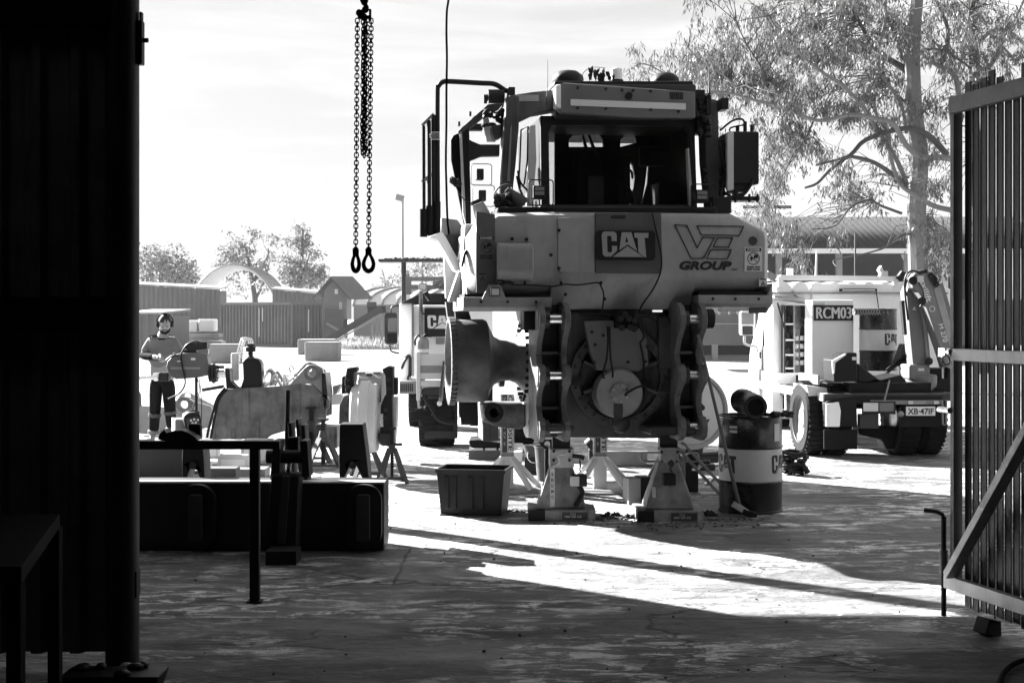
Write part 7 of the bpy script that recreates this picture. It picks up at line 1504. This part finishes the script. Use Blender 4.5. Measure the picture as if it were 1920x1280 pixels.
def far_tree(px,base_py,D,blobs,label,trunk,leafn=.55,size=.5,lm=FLEAF):
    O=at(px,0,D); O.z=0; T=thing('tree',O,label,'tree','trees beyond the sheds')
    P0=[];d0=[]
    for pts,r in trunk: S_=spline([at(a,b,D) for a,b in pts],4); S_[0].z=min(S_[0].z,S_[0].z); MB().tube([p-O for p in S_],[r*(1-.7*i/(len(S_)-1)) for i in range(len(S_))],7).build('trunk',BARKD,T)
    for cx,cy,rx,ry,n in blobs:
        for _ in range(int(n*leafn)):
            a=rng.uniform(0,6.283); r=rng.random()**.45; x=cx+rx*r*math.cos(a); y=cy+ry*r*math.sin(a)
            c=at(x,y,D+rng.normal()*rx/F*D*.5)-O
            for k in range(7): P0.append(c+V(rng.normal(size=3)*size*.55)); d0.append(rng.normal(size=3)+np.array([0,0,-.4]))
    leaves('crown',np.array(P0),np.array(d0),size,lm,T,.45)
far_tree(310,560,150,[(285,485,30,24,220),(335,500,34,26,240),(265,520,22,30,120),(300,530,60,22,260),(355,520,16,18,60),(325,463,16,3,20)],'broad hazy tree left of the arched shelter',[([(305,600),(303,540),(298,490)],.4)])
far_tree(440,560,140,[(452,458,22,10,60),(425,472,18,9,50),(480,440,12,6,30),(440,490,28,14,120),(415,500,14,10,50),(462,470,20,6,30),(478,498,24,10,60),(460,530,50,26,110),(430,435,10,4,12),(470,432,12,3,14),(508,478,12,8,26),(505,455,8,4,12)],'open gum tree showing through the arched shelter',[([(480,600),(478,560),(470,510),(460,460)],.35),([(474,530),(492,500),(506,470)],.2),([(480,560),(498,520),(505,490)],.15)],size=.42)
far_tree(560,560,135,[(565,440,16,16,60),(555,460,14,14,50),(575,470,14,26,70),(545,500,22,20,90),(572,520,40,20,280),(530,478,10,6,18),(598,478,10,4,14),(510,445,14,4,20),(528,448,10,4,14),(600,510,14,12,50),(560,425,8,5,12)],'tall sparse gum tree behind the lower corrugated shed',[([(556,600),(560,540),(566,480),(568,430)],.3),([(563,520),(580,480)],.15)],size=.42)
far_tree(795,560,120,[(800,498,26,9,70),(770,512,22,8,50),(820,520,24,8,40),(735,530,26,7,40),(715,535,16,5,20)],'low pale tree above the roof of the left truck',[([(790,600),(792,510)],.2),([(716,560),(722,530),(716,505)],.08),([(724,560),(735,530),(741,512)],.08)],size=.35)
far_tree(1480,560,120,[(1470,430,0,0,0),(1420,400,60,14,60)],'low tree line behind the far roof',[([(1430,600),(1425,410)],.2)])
def grass():
    n=9000; x=rng.uniform(0,1,n); P=[];d=[]
    for i in range(n):
        px=rng.uniform(634,752); py=645+rng.random()*10; D=EYE*F/(py-593); c=at(px,0,D); P.append((c.x,D,0)); d.append((rng.normal()*.35,rng.normal()*.35,1))
    o=leaves('grass_verge',np.array(P),np.array(d),.5,leafmat('dry_grass',.3,.4),None,.06); tag(o,'tall pale dry grass along the yard edge below the conveyor','grass',kind='stuff')
grass()
def haze():
    m=bpy.data.materials.new('haze'); m.use_nodes=True; nt=m.node_tree; nt.nodes.remove(nt.nodes['Principled BSDF']); v=nt.nodes.new('ShaderNodeVolumePrincipled'); v.inputs['Color'].default_value=(.95,.95,.95,1); v.inputs['Density'].default_value=HAZE; v.inputs['Anisotropy'].default_value=0
    nt.links.new(v.outputs[0],nt.nodes['Material Output'].inputs['Volume']); o=MB().box(-200,200,-40,330,-1,30).build('haze',m,sm=False); tag(o,kind='stuff',label='pale morning haze hanging over the yard',cat='haze')
HAZE=.00025
if HAZE: haze()

# ---------- every bolt, rib and similar piece becomes a part of its own ----------
def explode(o):
    me=o.data; n=len(me.vertices); par=list(range(n))
    def find(i):
        while par[i]!=i: par[i]=par[par[i]]; i=par[i]
        return i
    for e in me.edges:
        a,b=find(e.vertices[0]),find(e.vertices[1])
        if a!=b: par[a]=b
    groups={}
    for p in me.polygons: groups.setdefault(find(p.vertices[0]),[]).append(p.index)
    if not 1<len(groups)<=60: return
    base=o.name.split('.')[0]; mods=[(m.width,m.segments) for m in o.modifiers if m.type=='BEVEL']
    for k,fs in groups.items():
        ids=sorted({v for f in fs for v in me.polygons[f].vertices}); mp={v:i for i,v in enumerate(ids)}
        nm=bpy.data.meshes.new(base); nm.from_pydata([tuple(me.vertices[v].co) for v in ids],[],[[mp[v] for v in me.polygons[f].vertices] for f in fs]); nm.materials.append(me.materials[0]); smooth(nm)
        q=bpy.data.objects.new(base,nm); COL.objects.link(q); q.parent=o.parent; q.location=o.location; q.rotation_euler=o.rotation_euler
        for w,s in mods: b=q.modifiers.new('bevel','BEVEL'); b.width=w; b.segments=s; b.limit_method='ANGLE'; b.angle_limit=R(40)
    for ch in list(o.children): ch.parent=o.parent
    bpy.data.objects.remove(o)
ONE={'clamps':'clamp','bolts':'bolt','ribs':'rib','gusset':'gusset','plug_and_lugs':'lug','bolts_and_vents':'bolt','oily_parts':'oily_part','bolt_heads':'bolt_head','flange_bolts':'bolt','hinges':'hinge','knobs':'knob','pivot_pins':'pivot_pin','parts_bins':'parts_bin','stored_tools':'stored_tool','fittings':'fitting','brace':'brace','lamp_diodes':'lamp_diode','hydraulic_pipes':'hydraulic_pipe','cooler_hoses':'cooler_hose','frame_rail':'frame_rail','locking_bar':'locking_bar','guard_rails':'guard_rail','wall':'wall','crane_hoses':'crane_hose','hanging_wire':'hanging_wire','cab_base':'cab_base','track_guard':'track_guard','hoses':'hose','air_line':'air_line','mirror_arm':'mirror_arm'}
for o in [o for o in S.objects if o.type=='MESH' and o.parent and o.name.split('.')[0] in ONE]:
    o.name=ONE[o.name.split('.')[0]]; explode(o)
